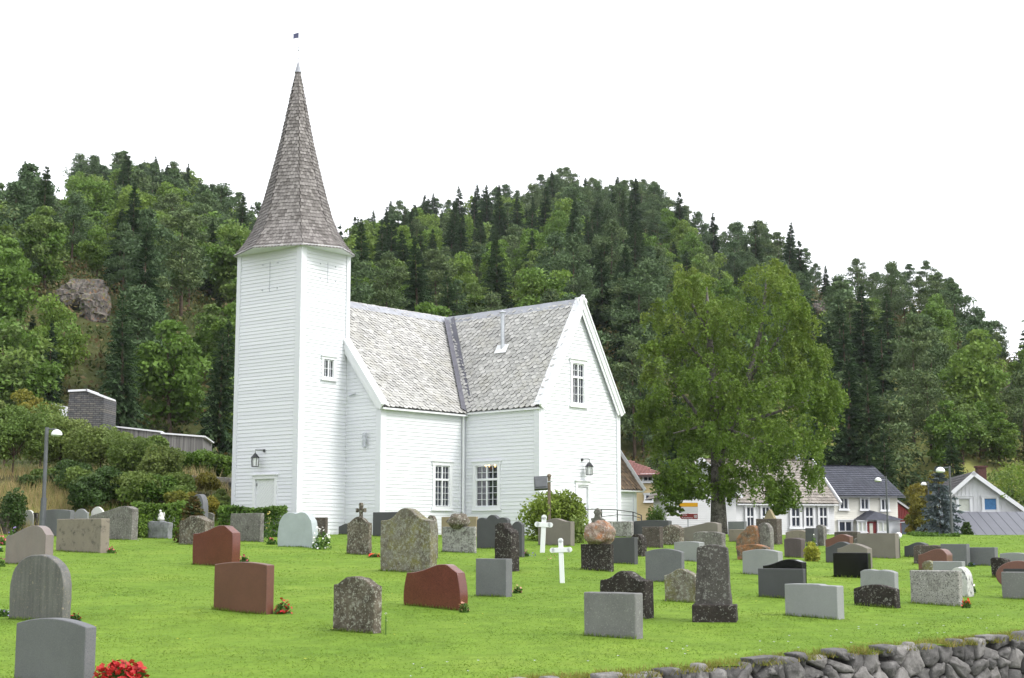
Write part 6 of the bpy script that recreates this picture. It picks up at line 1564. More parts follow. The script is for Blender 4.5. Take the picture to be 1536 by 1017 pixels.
# grey low shed and wall glimpsed between barn and spruce
sh = at(1369, 812, 108.); b_ = MB(); b_.box(sh.x, sh.x + 1.6, 108, 111, sh.z - 1, at(0, 783, 108).z); M['bluegrey'] = simple('blue_grey_shed', (.12, .15, .19), .7)
sh_o = b_.build('wall', M['bluegrey']); root = empty('shed', (sh.x + .8, 108, sh.z - .5), 0, 'small blue-grey shed between the red barn and the blue spruce', 'shed'); attach(sh_o, root)
b_ = MB(); b_.obox((sh.x - .1, 107.8, at(0, 783.5, 108).z), (1.9, 0, 0), (0, 3.4, 0), (0, 0, .08)); b_.obox((sh.x - .2, 107.7, at(0, 806, 108).z), (4., 0, 0), (0, .1, 0), (0, 0, .12)); b_.build('trim', M['white_trim'], root)
# ochre house with red hip roof behind the annex
oy = 118.; oO = at(940, 800, oy); oO.z = 0; aO = R(-12); Do = Vector((math.cos(aO), math.sin(aO), 0)); no_ = Vector((math.sin(aO), -math.cos(aO), 0))
och = empty('ochre_house', (oO.x, oO.y, .2), aO, 'ochre yellow house with red hipped roof behind the church annex', 'house'); ol = solve_s(oO, Do, 992, 3.); oze = zsolve(oO + Do * 2, 713)
b_ = MB(); clap(b_, oO - Do * 4, Do, no_, ol + 4, -.5, oze, h=.18, seed=51); b_.face([oO + Do * ol - UP * .5, oO + Do * ol - no_ * 8 - UP * .5, oO + Do * ol - no_ * 8 + UP * oze, oO + Do * ol + UP * oze]); b_.build('wall', M['ochre'], och)
b_ = MB(); b_.obox(oO + Do * (ol - .2) - UP * .5 + no_ * .045, Do * .3, no_ * .03, UP * (oze + .5)); b_.build('corner_board', M['white_trim'], och)
zor = zsolve(oO + Do * 3 - no_ * 4, 690); Ae = oO - Do * 4.5 + no_ * .5 + UP * oze; up = (-no_ * 4.5 + UP * (zor - oze)); L2 = up.length; up.normalize(); nn_ = Do.cross(up).normalized(); nn_ = nn_ if nn_.z > 0 else -nn_
tiles(Ae, Do, up, nn_, [(0, 0), (ol + 5, 0), (ol + 5 - 3.5, L2), (3.5, L2)], M['tile_red'], .3, .34, 'roof', och)
b_ = MB(); Be = Ae + Do * (ol + 5); Rg = Ae + Do * (ol + 1.5) + up * L2; b_.face([Be, Be - no_ * 9, Rg]); b_.face([Ae, Ae + Do * 3.5 + up * L2, Ae - no_ * 9]); b_.face([Ae - no_ * 9, Ae + Do * 3.5 + up * L2, Rg, Be - no_ * 9]); b_.build('rear_roof', M['tile_red'], och)
b_ = MB(); b_.obox(Ae - UP * .18, Do * (ol + 5), no_ * .05, UP * .18); b_.build('gutter', simple('dark_gutter', (.05, .03, .028), .6), och)
for (x0, x1, yt, yb) in ((966, 979, 714, 721.5), (969, 979, 743, 751)):
    s0, s1 = solve_s(oO, Do, x0, 3.), solve_s(oO, Do, x1, 3.); z0, z1 = solve_z(oO, Do, s0, yb), solve_z(oO, Do, s0, yt); window(och, oO, Do, no_, (s0 + s1) / 2, z0, s1 - s0, z1 - z0, 2 if yt < 720 else 1, 0, 1, .13, glass='glass')
# modern grey timber building with a slate-stone tower on the left slope
ly = 98.; aL = R(6); Dl = Vector((math.cos(aL), math.sin(aL), 0)); nl_ = Vector((math.sin(aL), -math.cos(aL), 0)); lO = at(140, 700, ly); zl0 = float(gz(lO.x, ly)) - .6; lO.z = 0
mod = empty('timber_building', (lO.x, lO.y, zl0 + .5), aL, 'modern grey timber-clad building with flat roof edges and a dark stone tower', 'building')
sA, sB = solve_s(lO, Dl, 243, 7.), solve_s(lO, Dl, 305, 7.); zt1, zt1b = zsolve(lO, 637), zsolve(lO + Dl * sA, 649); zt2, zt2b = zsolve(lO + Dl * sA, 652), zsolve(lO + Dl * sB, 657)
vboards(lO, Dl, nl_, sA, zl0, lambda s: zt1 + (zt1b - zt1) * s / sA, M['grey_board'], mod, .17, 'timber_wall'); vboards(lO + Dl * sA + nl_ * .6, Dl, nl_, sB - sA, zl0, lambda s: zt2 + (zt2b - zt2) * s / (sB - sA), M['grey_board'], mod, .17, 'timber_wall')
plainwall([[lO + Dl * sB + nl_ * .6 + UP * zl0, lO + Dl * sB - nl_ * 6 + UP * zl0, lO + Dl * sB - nl_ * 6 + UP * zt2b, lO + Dl * sB + nl_ * .6 + UP * zt2b], [lO + UP * zl0, lO + UP * zt1, lO - nl_ * 6 + UP * zt1, lO - nl_ * 6 + UP * zl0]], 'end_wall', M['grey_board'], mod)
b_ = MB(); b_.obox(lO - Dl * .3 + nl_ * .12 + UP * zt1, Dl * (sA + .3) + UP * (zt1b - zt1), nl_ * -6.3, UP * .10); b_.obox(lO + Dl * sA + nl_ * .75 + UP * zt2, Dl * (sB - sA + .2) + UP * (zt2b - zt2), nl_ * -6.3, UP * .10); b_.build('roof_edge', M['white_trim'], mod)
for (x0, x1, yt, yb) in ((219, 224, 676, 684), (236, 240, 679, 697)):
    s0, s1 = solve_s(lO, Dl, x0, 6.), solve_s(lO, Dl, x1, 6.); z0, z1 = solve_z(lO, Dl, s0, yb), solve_z(lO, Dl, s0, yt); b_ = MB(); b_.obox(lO + Dl * s0 + UP * z0 + nl_ * .03, Dl * (s1 - s0), UP * (z1 - z0), nl_ * .04); b_.build('window_strip', M['white_trim'], mod)
def brickstone():
    m, nt, b = newmat('slate_stone_courses'); v = coords(nt); br_ = nt.nodes.new('ShaderNodeTexBrick'); mp = nt.nodes.new('ShaderNodeMapping'); mp.inputs['Rotation'].default_value = (math.pi / 2, 0, 0); nt.links.new(v, mp.inputs[0]); nt.links.new(mp.outputs[0], br_.inputs['Vector'])
    for k, c in (('Color1', (.075, .078, .085)), ('Color2', (.15, .14, .125)), ('Mortar', (.035, .035, .04))): br_.inputs[k].default_value = (*c, 1)
    br_.inputs['Scale'].default_value = 1.; br_.inputs['Brick Width'].default_value = .42; br_.inputs['Row Height'].default_value = .13; br_.inputs['Mortar Size'].default_value = .018; br_.offset = .37
    hsn = nt.nodes.new('ShaderNodeHueSaturation'); nt.links.new(br_.outputs['Color'], hsn.inputs['Color']); nt.links.new(ramp(nt, noise(nt, v, 5., 6, .7, False), [(.3, .5), (.7, 1.5)]), hsn.inputs['Value']); nt.links.new(hsn.outputs[0], b.inputs['Base Color']); b.inputs['Roughness'].default_value = .9
    return m
M['stonewall'] = brickstone(); ty_ = 95.
tp = [at(x, y, ty_) for x, y in ((97, 650), (153.5, 650), (156.5, 597), (131, 586.5), (104.5, 588))]
b_ = MB(); bk = [p + Vector((.1, 2.6, 0)) for p in tp]; vs = [tuple(p) for p in tp] + [tuple(p) for p in bk]; m = 5
vs[0] = (vs[0][0] - .3, vs[0][1], vs[0][2] - 4.5); vs[1] = (vs[1][0], vs[1][1], vs[1][2] - 4.5); vs[5] = (vs[5][0] - .3, vs[5][1], vs[5][2] - 4.5); vs[6] = (vs[6][0], vs[6][1], vs[6][2] - 4.5)
b_.mesh(vs, [tuple(range(m)), tuple(range(m, 2 * m))[::-1]] + [(i, i + m, (i + 1) % m + m, (i + 1) % m) for i in range(m)]); b_.build('stone_tower', M['stonewall'], mod)
b_ = MB()
for a, c in ((4, 3), (3, 2)): b_.obox(Vector(tp[a]) + Vector((-.08, -.1, 0)), tp[c] - tp[a] + Vector((.1, 0, 0)), (0, 2.8, 0), (0, 0, .13))
b_.build('tower_coping', M['white_trim'], mod)
q = [at(x, y, 99) for x, y in ((76, 605), (101, 610), (101, 634), (76, 630))]; b_ = MB(); b_.mesh([tuple(p) for p in q] + [tuple(p + Vector((0, .3, 0))) for p in q], [(0, 3, 2, 1), (4, 5, 6, 7), (0, 1, 5, 4), (1, 2, 6, 5), (2, 3, 7, 6), (3, 0, 4, 7)]); b_.build('white_gable', M['white_trim'], mod)
# long mossy stone slab bench left of the tower
p0, p1 = at(284, 718, 74), at(352, 722, 76); b_ = MB(); b_.obox((p0.x, p0.y, p0.z - .1), p1 - p0, (0, 1.2, 0), (0, 0, .28)); sb = b_.build('roof_slab', G_M['graylichen'], bevel=.05)
root = empty('stone_ledge', (p0.x, p0.y, float(gz(p0.x, p0.y))), 0, 'long low ledge of weathered stone left of the church tower', 'ledge'); attach(sb, root)
b_ = MB(); zb = float(gz(p0.x, 74)); b_.obox((p0.x + .4, p0.y + .4, zb - .6), (p1 - p0) * .95, (0, .6, 0), (0, 0, p0.z - zb + .5)); b_.build('shade_block', M['gap'], root)  # near-black block: the shadow beneath the ledge, put in as colour
# ---------------------------------------------------------------- the big birch
def big_birch():
    Y0 = 76.; k = Y0 / F; base = at(1078, 792, Y0); base.z = float(gz(base.x, Y0)) - .1
    root = empty('birch_tree', base, 0, 'large birch with drooping yellow-green crown in front of the white hall', 'tree')
    W = lambda px, py, dy=0.: at(px, py, Y0 + dy) - base
    b_ = MB()
    b_.tube([Vector((0, 0, -.3)), W(1078, 775), W(1077, 740), W(1076, 690), W(1074, 640), W(1070, 585), W(1066, 530), W(1062, 470), W(1060, 430)], [.50, .42, .36, .33, .29, .24, .19, .12, .04], 12)
    b_.tube([W(1076, 690), W(1095, 640, -.4), W(1122, 570, -.6), W(1140, 500, -.3), W(1147, 450, 0), W(1150, 415, 0)], [.24, .2, .16, .11, .07, .03], 8)
    for (a, c, d, dy) in (((1075, 660), (1030, 600), (1000, 560), 1.5), ((1073, 620), (1120, 590), (1200, 560), -2.), ((1068, 560), (1030, 510), (1010, 470), -1.5), ((1095, 640), (1160, 620), (1215, 600), 2.), ((1075, 650), (1050, 640), (1010, 650), -2.5), ((1122, 570), (1160, 520), (1185, 480), 1.), ((1074, 640), (1110, 650), (1160, 670), -3.), ((1062, 500), (1040, 460), (1030, 430), .6)):
        b_.tube([W(*a), W(*c, dy * .5), W(*d, dy)], [.13, .08, .03], 6)
    b_.build('trunk', BIRCHBARK, root, smooth=True, local=True)
    lobes = [(1050, 440, 40), (1152, 432, 46), (1012, 492, 40), (1100, 500, 52), (1185, 490, 40), (1000, 565, 42), (1070, 575, 62), (1150, 570, 64), (1208, 585, 44), (985, 465, 13), (978, 515, 17), (970, 558, 14), (966, 612, 17), (982, 662, 18), (1203, 468, 15), (1222, 530, 17), (1252, 588, 17), (1243, 615, 17), (1230, 660, 18), (1214, 700, 17), (1032, 412, 15), (1162, 404, 14), (1184, 424, 15), (1010, 760, 9), (1164, 766, 9), (1092, 735, 14), (1003, 640, 40), (1060, 655, 55), (1130, 655, 60), (1190, 650, 50), (1022, 700, 34), (1150, 705, 42), (1172, 728, 26), (1000, 715, 22), (1045, 722, 30), (1238, 592, 22), (1025, 436, 24), (1110, 615, 50), (1080, 470, 34), (1205, 535, 34), (985, 600, 22), (1190, 455, 24), (1010, 735, 16), (1176, 748, 20), (1090, 700, 30)]
    f = FM(); sd = np.array(base)
    for (px, py, r_) in lobes:
        for dy, sc in ((rng.uniform(-.8, .8), 1.), (rng.uniform(1.6, 3.4) * min(1, r_ / 45), .85), (-rng.uniform(1.6, 3.4) * min(1, r_ / 45), .85)):
            c = np.array(at(px + rng.normal(0, 4), py + rng.normal(0, 4), Y0 + dy)) - sd; rr = r_ * k * sc
            low = py > 690; nsub = int(2.6 + 3.9 * (rr / 1.5))
            for q_ in range(nsub):
                d = unit(1)[0]; sc_ = c + d * (.45 + .55 * rng.random() ** .6) * rr * np.array([1, 1, .85]); sr = rr * rng.uniform(.26, .46); clump = rng.random() * .42
                for s_ in range(int(5 + 15 * sr)):
                    a = rng.random() * 6.28; e = rng.random() ** .6; p = sc_ + np.array([math.cos(a) * e * sr, math.sin(a) * e * sr, sr * .7 * math.sqrt(max(0, 1 - e * e))])
                    ln = (.25 + .75 * rng.random()) * (.35 + .75 * e) * (1.6 if low else 1.15); m = int(8 + 15 * ln)
                    lim_ = rng.uniform(1.25, 2.3); ax_ = (p[0] + sd[0]) / (p[1] + sd[1]) * F * cP + CX; lim_ = max(lim_, 1.95) if 1012 < ax_ < 1052 else lim_
                    if p[2] - ln < lim_: ln = max(.12, p[2] - lim_)
                    t = rng.random(m); sway = np.array([math.cos(a), math.sin(a)]) * .22 + rng.normal(0, .05, 2)
                    C = p + np.stack([sway[0] * t + rng.normal(0, .06, m), sway[1] * t + rng.normal(0, .06, m), -ln * t], -1)
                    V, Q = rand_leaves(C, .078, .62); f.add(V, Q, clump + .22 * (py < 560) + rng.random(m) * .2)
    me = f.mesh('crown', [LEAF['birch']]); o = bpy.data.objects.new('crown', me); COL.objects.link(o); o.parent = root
big_birch()
# small branch of another birch reaching in at the right edge
def twig_tree(px0, px1, pyt, pyb, Y, label, mat='birch', n=60):
    base = at(px1 + 40, 815, Y); base.z = float(gz(base.x, Y)); root = empty('birch_tree', base, 0, label, 'tree'); f = FM(); sd = np.array(base)
    for s_ in range(n):
        px = px1 - (px1 - px0) * rng.random() ** 1.6; py = pyt + (pyb - pyt) * rng.random() * (.5 + .5 * (px - px0) / (px1 - px0)); p = np.array(at(px, py, Y + rng.normal(0, .6))) - sd; m = 22; ln = rng.uniform(.3, .8); t = rng.random(m)
        C = p + np.stack([rng.normal(0, .12, m), rng.normal(0, .12, m), -ln * t], -1); V, Q = rand_leaves(C, .07, .6); f.add(V, Q, rng.random() * .4 + rng.random(m) * .2)
    o = bpy.data.objects.new('crown', f.mesh('crown', [LEAF[mat]])); COL.objects.link(o); o.parent = root
    b_ = MB(); b_.tube([(0, 0, -.3), (.1, 0, 2.5), (0, 0, 5)], [.22, .17, .08], 8); b_.tube([(.05, 0, 3.5), at(px1 - 10, pyt + 20, Y) - base, at((px0 + px1) / 2, (pyt + pyb) / 2, Y) - base], [.09, .05, .02], 5); b_.build('trunk', BIRCHBARK, root, smooth=True, local=True)
twig_tree(1500, 1580, 690, 755, 70, 'birch whose leafy branch hangs in at the right photo edge', n=130)
# blue spruce and small dark conifer by the garage
def conifer_at(px, pyt, pyb, Y, wpx, mat, label, nb, dens, name='spruce_tree', size=1.):
    c = at(px, pyb, Y); c.z = float(gz(c.x, Y)) if pyb is None else c.z; h = at(px, pyt, Y).z - c.z; r_ = wpx * Y / F / 2
    f = spruce(h, r_, nb, dens, size); return plant(name, f, [LEAF[mat], BARK], c, label, 'tree')
conifer_at(1412, 700, 822, 80, 92, 'bluespruce', 'blue spruce with silvery branches between the cream house and the garage', 230, 7, size=.6)
conifer_at(1452, 784, 836, 78, 36, 'darkbush', 'small dense dark green conifer in front of the garage wall', 260, 5, size=.6)
# apple trees, bushes and scrub on the left bank
def leafy(px, pyt, pyb, Y, wpx, mat, label, name='apple_tree', nl=26, nq=170, size=.11, z0=.12, group=None, pointy=0., cat='tree', trunk=True):
    c = at(px, pyb, Y); g_ = float(gz(c.x, Y)); c.z = g_ - .1; h = (at(px, pyt, Y).z - c.z) * 1.03; r_ = wpx * Y / F / 2 * 1.1
    f = broad(h, r_, nl, nq, size, z0, trunk=trunk, pointy=pointy)
    for i in range(len(f.V)): f.V[i][:, 2] *= h / (h * 1.0)
    return plant(name, f, [LEAF[mat], BARK], c, label, cat, group)
LF = [
 (120, 700, 770, 69.5, 66, 'apple', 'olive bush right of the lamp post foot', 'shrub', 16), (170, 708, 775, 69.8, 70, 'apple', 'broad olive bush behind the wide rough stone', 'shrub', 18), (232, 712, 775, 67.8, 66, 'hedge', 'fresh green bush behind the angel boulder hedge', 'shrub', 16), (338, 728, 775, 69.3, 40, 'apple', 'small olive bush at the tower foot', 'shrub', 12), (304, 716, 775, 71.5, 56, 'yellow', 'yellowish bush below the stone ledge', 'shrub', 14), (72, 706, 760, 72, 60, 'apple', 'olive bush on the bank left of the lamp post', 'shrub', 14),
 (60, 600, 705, 80, 90, 'apple', 'light green fruit tree below the yellow-green tree at the left', 'apple_tree', 26), (122, 645, 735, 78, 70, 'apple', 'fruit tree in front of the dark stone tower foot', 'apple_tree', 26), (225, 655, 740, 80, 60, 'apple', 'slender fruit tree reaching over the timber building roof edge', 'apple_tree', 22), (176, 648, 740, 80, 56, 'apple', 'fruit tree between the stone tower and the roof step', 'apple_tree', 22), 
 (18, 612, 730, 73, 112, 'apple', 'leftmost apple tree with forked dark trunk on the dry bank', 'apple_tree', 30),
 (88, 625, 742, 75, 110, 'apple', 'apple tree right behind the left street lamp', 'apple_tree', 30),
 (148, 640, 765, 74, 100, 'apple', 'dense apple tree below the dark stone tower', 'apple_tree', 30),
 (196, 652, 765, 72, 92, 'apple', 'bright green apple tree half hiding the grey timber wall', 'apple_tree', 30),
 (244, 668, 765, 70, 76, 'apple', 'apple tree below the step of the timber building roof', 'apple_tree', 26),
 (108, 690, 768, 70, 74, 'darkbush', 'dark shady shrub right of the left street lamp', 'shrub', 18), (152, 702, 778, 68, 84, 'darkbush', 'dark leafy shrub under the apple trees behind the tan block stone', 'shrub', 18),
 (206, 706, 778, 68, 84, 'apple', 'olive green shrub under the apple trees behind the angel boulder', 'shrub', 18), (256, 712, 775, 69, 70, 'apple', 'shrub at the right end of the apple row', 'shrub', 16),
 (293, 678, 740, 82, 66, 'hedge', 'small light green willow right of the timber building', 'willow_tree', 18), (330, 690, 742, 84, 60, 'hedge', 'young light green tree next to the tower corner', 'young_tree', 16),
 (47, 574, 690, 88, 74, 'yellow', 'yellow-green rounded tree behind the apple trees at the left', 'linden_tree', 24),
 (6, 585, 700, 84, 50, 'apple', 'grey green tree cut by the left photo edge', 'willow_tree', 18), (318, 744, 776, 68, 54, 'apple', 'olive scrub under the stone ledge', 'shrub', 14), (268, 728, 790, 67.5, 64, 'apple', 'olive scrub behind the low hedge', 'shrub', 16), (60, 722, 760, 71, 70, 'darkbush', 'dark brush at the top edge of the dry grass bank', 'shrub', 14), (128, 712, 770, 66.5, 70, 'darkbush', 'dark brush right of the dry grass bank', 'shrub', 16), (298, 736, 778, 66.8, 56, 'yellow', 'yellowish brown scrub left of the church tower', 'shrub', 14), (268, 728, 770, 66, 44, 'yellow', 'rusty scrub bush on the bank by the round-headed stone', 'shrub', 12),
 (700, 438, 640, 92, 116, 'yellow', 'yellow-green birch showing above the church roof valley', 'birch_tree', 34), (1388, 735, 815, 96, 60, 'yellow', 'small yellow-green tree behind the blue spruce', 'young_tree', 14),
 (1374, 760, 812, 100, 34, 'yellow', 'young rowan with orange leaves before the red barn', 'rowan_tree', 10),
 (1468, 690, 770, 118, 90, 'yellow', 'yellow-green thicket behind the white house roof', 'thicket', 18), (1390, 690, 740, 125, 80, 'yellow', 'autumn-tinted thicket above the meadow right of the cream house', 'thicket', 18), (1520, 680, 770, 112, 100, 'apple', 'olive thicket behind the brick chimney', 'thicket', 18),
]
for px, yt, yb, Y, w, mt, lb, nm, nl in LF: leafy(px, yt, yb, Y, w, mt, lb, nm, nl, 380, .072 if Y < 84 else .10, .03 if nm == 'shrub' else .09, trunk=nm != 'shrub')
# ---------------------------------------------------------------- rock outcrops on the hills
ROCKM = stone('hill_rock', (.24, .215, .195), .3, 0, dark=.5, dark_col=(.07, .065, .06), rust=.15, moss=.5, rough=.95, bumpy=.8)
def hill_hit(px, py):
    d = ray(px, py); ys = np.arange(100, 620, 1.); g_ = d[2] * ys - gz(d[0] * ys, ys); k = np.argmax(g_ <= 0); return Vector(d * ys[k])
ROCKS = [(44, 66, 306, 322, 'small pale rock face high on the left hill'), (70, 108, 302, 320, 'pale grey rock outcrop near the top of the left hill'), (90, 160, 420, 452, 'larger brown rock knoll halfway up the left hill'), (122, 165, 432, 472, 'dark cracked lower rock face of the knoll on the left hill'), (1494, 1530, 566, 596, 'slanting pale rock slab on the right slope'), (1425, 1452, 578, 600, 'reddish rock patch on the right slope among pines'), (1216, 1246, 452, 470, 'pink brown rock showing right of the birch crown'), (0, 22, 320, 340, 'grey rock patch by the left photo edge on the hill'), (1345, 1372, 495, 512, 'brown earthy rock under the ridge pines')]
ROCKPX = []
for i, (x0, x1, y0, y1, lb) in enumerate(ROCKS):
    p = hill_hit((x0 + x1) / 2, y1 + 2); w = (x1 - x0) / F * p.y; ROCKPX.append((x0, x1, y0, y1))
    import bmesh
    c = at((x0 + x1) / 2, y1 + 8, p.y - 1); hw2 = w / 2; hh2 = at(0, y0 - 3, p.y).z - c.z; bm = bmesh.new(); bmesh.ops.create_icosphere(bm, subdivisions=5, radius=1)
    for v in bm.verts:
        q = v.co * 1.3 + Vector((i * 5.3, 0, 0)); d = 1 + .30 * mnoise.noise(q) - .30 * abs(mnoise.noise(q * 2.1)) - .16 * abs(mnoise.noise(q * 4.7)); t_ = round(v.co.z * d * 3.2) / 3.2
        v.co = Vector((v.co.x * hw2 * 1.1 * d, v.co.y * hw2 * .9 * d, ((v.co.z * d * .55 + t_ * .45) * .62 + .32) * hh2))
    me = bpy.data.meshes.new('rock_outcrop'); bm.to_mesh(me); bm.free(); me.materials.append(ROCKM); o = bpy.data.objects.new('rock_outcrop', me); COL.objects.link(o); o.location = c; tag(o, lb, 'rock')
# ---------------------------------------------------------------- forest on the hillsides
rng = np.random.default_rng(23); random.seed(23)
VAR = {'spruce': [], 'pine': [], 'broad': [], 'small': []}
NV = 5
for i in range(NV):
    VAR['spruce'].append(spruce(13, rng.uniform(2.3, 3.1), 380, 7, .75)); VAR['pine'].append(pine(12, rng.uniform(2.7, 3.5), 32, 150, .21, .22 + .07 * (i % 3))); VAR['broad'].append(broad(11, rng.uniform(3.3, 4.2), 38, 190, .20, .05, pointy=.4 * (i % 2)))
LOD = {k: [spruce(13, 2.7, 150, 5, 1.1) if k == 'spruce' else pine(12, 3.0, 24, 62, .31, .25) if k == 'pine' else broad(11, 3.7, 24, 75, .32, .05) for _ in range(3)] for k in ('spruce', 'pine', 'broad')}
MESH = {k: [f.mesh({'spruce': 'spruce_tree', 'pine': 'pine_tree', 'broad': 'birch_tree'}[k], [LEAF[k], BARK]) for f in VAR[k]] for k in ('spruce', 'pine', 'broad')}
# where each kind of tree prevails, in photograph regions: (x0, x1, y0, y1, weights spruce / pine / broadleaf)
KIND = [(-200, 60, 440, 600, (.75, .1, .15)), (0, 400, 230, 300, (.15, .7, .15)), (100, 350, 290, 345, (.35, .3, .35)), (60, 350, 345, 440, (.08, .37, .55)), (180, 225, 430, 560, (.5, .1, .4)), (225, 360, 430, 720, (.08, .12, .8)), (60, 240, 560, 720, (.12, .08, .8)), (0, 240, 440, 560, (.22, .18, .6)),
 (500, 620, 300, 380, (.4, .45, .15)), (500, 700, 360, 420, (.4, .15, .45)), (600, 760, 330, 460, (.5, .2, .3)), (540, 640, 410, 470, (.2, .1, .7)), (700, 880, 240, 320, (.05, .8, .15)), (740, 860, 320, 400, (.1, .2, .7)), (860, 960, 330, 480, (.6, .3, .1)), (880, 1060, 250, 350, (.0, .93, .07)), (900, 1000, 420, 640, (.3, .68, .02)), (1040, 1200, 310, 400, (.05, .75, .2)), (1180, 1240, 360, 520, (.5, .45, .05)), (1200, 1300, 440, 540, (.1, .4, .5)), (1280, 1450, 360, 500, (.0, 1., .0)), (1450, 1540, 440, 520, (0, .95, .05)), (1240, 1345, 520, 700, (.85, .1, .05)), (1340, 1420, 520, 640, (.25, .65, .1)), (1400, 1540, 500, 600, (.05, .55, .4)), (1395, 1540, 600, 700, (.0, .15, .85))]
def kind_at(px, py):
    for x0, x1, y0, y1, w in KIND:
        if x0 <= px < x1 and y0 <= py < y1: return w
    return (.2, .32, .48)
cand = []
def try_tree(X, Y, dmin, grid):
    key = (int(X // 8), int(Y // 8))
    for i in (-1, 0, 1):
        for j in (-1, 0, 1):
            for (a, b) in grid.get((key[0] + i, key[1] + j), ()):
                if (a - X) ** 2 + (b - Y) ** 2 < dmin * dmin: return False
    grid.setdefault(key, []).append((X, Y)); return True
grid = {}
NT = 15000
az = rng.uniform(-.42, .42, NT); RR = np.sqrt(rng.uniform(108 ** 2, 520 ** 2, NT)); tx, ty2 = RR * np.sin(az), RR * np.cos(az)
pxs_ = CX + F * cP * tx / ty2; r1s = np.interp(pxs_, RGX, RGR)
ok = (RR < r1s + 26); tz = gz(tx, ty2)
for i in np.nonzero(ok)[0]:
    X, Y, Z = float(tx[i]), float(ty2[i]), float(tz[i]); px, py = project((X, Y, Z))
    r_0 = 112 if px < 700 else 128
    if RR[i] < r_0: continue
    if 1335 < px < 1415 and py > 700: continue
    if 1450 < px < 1540 and RR[i] < 140: continue
    if any(x0 - 6 < px < x1 + 6 and y0 < py < y1 + (80 if x1 - x0 > 34 else 62) for x0, x1, y0, y1 in ROCKPX): continue
    w = kind_at(px, py - 25); kd = rng.choice(3, p=np.array(w) / sum(w)); kd = ('spruce', 'pine', 'broad')[kd]
    if not try_tree(X, Y, {'spruce': 4.4, 'pine': 5.2, 'broad': 5.4}[kd], grid): continue
    s_ = rng.uniform(.62, 1.12) * {'spruce': 1.0, 'pine': .98, 'broad': 1.0}[kd]
    if RR[i] > r1s[i] - 30:
        s_ *= rng.uniform(.55, .85)
        if kd == 'spruce' and rng.random() < .8: kd = 'pine'
    cand.append([X, Y, Z, s_, kd, px, py])
# hand-placed landmark trees: (px, py top, py base, distance offset, kind, widen)
for (px, yt, yb, kd, wd2) in ((803, 330, 440, 'broad', 1.5), (1236, 366, 470, 'pine', 1.1), (1258, 384, 480, 'broad', 1.0), (1215, 362, 470, 'pine', 1.), (206, 432, 560, 'spruce', 1.25), (948, 395, 545, 'spruce', 1.2), (905, 372, 500, 'spruce', 1.1), (985, 380, 520, 'spruce', 1.1), (1270, 520, 720, 'spruce', 1.), (1310, 540, 735, 'spruce', 1.), (1240, 560, 730, 'spruce', 1.), (1200, 355, 480, 'pine', 1.1), (1330, 378, 480, 'pine', 1.), (1382, 380, 482, 'pine', 1.), (1416, 390, 490, 'pine', .9), (1292, 380, 480, 'pine', 1.), (1358, 377, 484, 'pine', .9), (1478, 452, 520, 'pine', .9), (1502, 450, 520, 'pine', .9), (1340, 600, 760, 'pine', 1.1), (1445, 600, 700, 'broad', 1.4), (1500, 606, 700, 'broad', 1.3), (1470, 596, 690, 'broad', 1.), (965, 560, 690, 'pine', .9), (1230, 470, 620, 'spruce', 1.), (275, 545, 640, 'broad', 1.2), (320, 440, 560, 'broad', 1.1), (40, 470, 600, 'spruce', 1.2), (10, 480, 610, 'spruce', 1.2), (1400, 560, 700, 'pine', 1.1)):
    p = hill_hit(px, yb) if yb < 715 else None
    if p is None: p = at(px, yb, 134.); p.z = float(gz(p.x, p.y))
    h0 = {'spruce': 13, 'pine': 12, 'broad': 11}[kd]; hh = zsolve(p, yt) - p.z; s_ = hh / h0
    if not .4 < s_ < 2.2: continue
    cand.append([p.x, p.y, p.z, s_, kd, px, yb, wd2])
# which trees show largest in the photograph: paint near trees over far ones
SW, SH = 512, 339; buf = np.full((SH, SW), -1, int); kS = SW / 1536
order = sorted(range(len(cand)), key=lambda i: -math.hypot(cand[i][0], cand[i][1]))
yy, xx = np.mgrid[0:SH, 0:SW]
for i in order:
    X, Y, Z, s_, kd, px, py = cand[i][:7]; h = {'spruce': 13, 'pine': 12, 'broad': 11}[kd] * s_ / Y * F * kS; w = {'spruce': 2.4, 'pine': 3.0, 'broad': 3.8}[kd] * s_ / Y * F * kS
    cx_, cy2 = px * kS, py * kS - h * .5; x0, x1, y0, y1 = int(cx_ - w), int(cx_ + w) + 2, int(cy2 - h * .5), int(cy2 + h * .5) + 2
    x0, y0 = max(0, x0), max(0, y0)
    if x1 <= x0 or y1 <= y0 or x0 >= SW or y0 >= SH: continue
    sx_, sy_ = xx[y0:y1, x0:x1], yy[y0:y1, x0:x1]; m = ((sx_ - cx_) / w) ** 2 + ((sy_ - cy2) / (h * .5)) ** 2 < 1
    buf[y0:y1, x0:x1][m] = i
for (x0, x1, y0, y1) in ((355, 528, 110, 800), (525, 935, 470, 800), (990, 1240, 420, 740), (0, 300, 640, 800), (0, 1536, 735, 1017), (1000, 1350, 700, 800)): buf[int(y0 * kS):int(y1 * kS), int(x0 * kS):int(x1 * kS)] = -1
cnt = np.bincount(buf[buf >= 0], minlength=len(cand))
keep = set(np.argsort(-cnt)[:292].tolist())
NAMES = {'spruce': ('spruce_tree', 'dark pointed spruce'), 'pine': ('pine_tree', 'grey-green pine with layered crown'), 'broad': ('birch_tree', 'light green broadleaf tree')}
def where(X, Y, px, py):
    hill_ = 'the hill left of the church spire' if px < 440 else 'the hill above the nave roof' if px < 700 else 'the hill above the transept gable' if px < 950 else 'the slope behind the big birch' if px < 1240 else 'the slope above the cream house' if px < 1400 else 'the slope above the white house'
    t_ = math.hypot(X, Y) / float(np.interp(px, RGX, RGR)); return ('on the skyline of ' if t_ > .93 else 'high on ' if t_ > .74 else 'halfway up ' if t_ > .5 else 'at the foot of ') + hill_
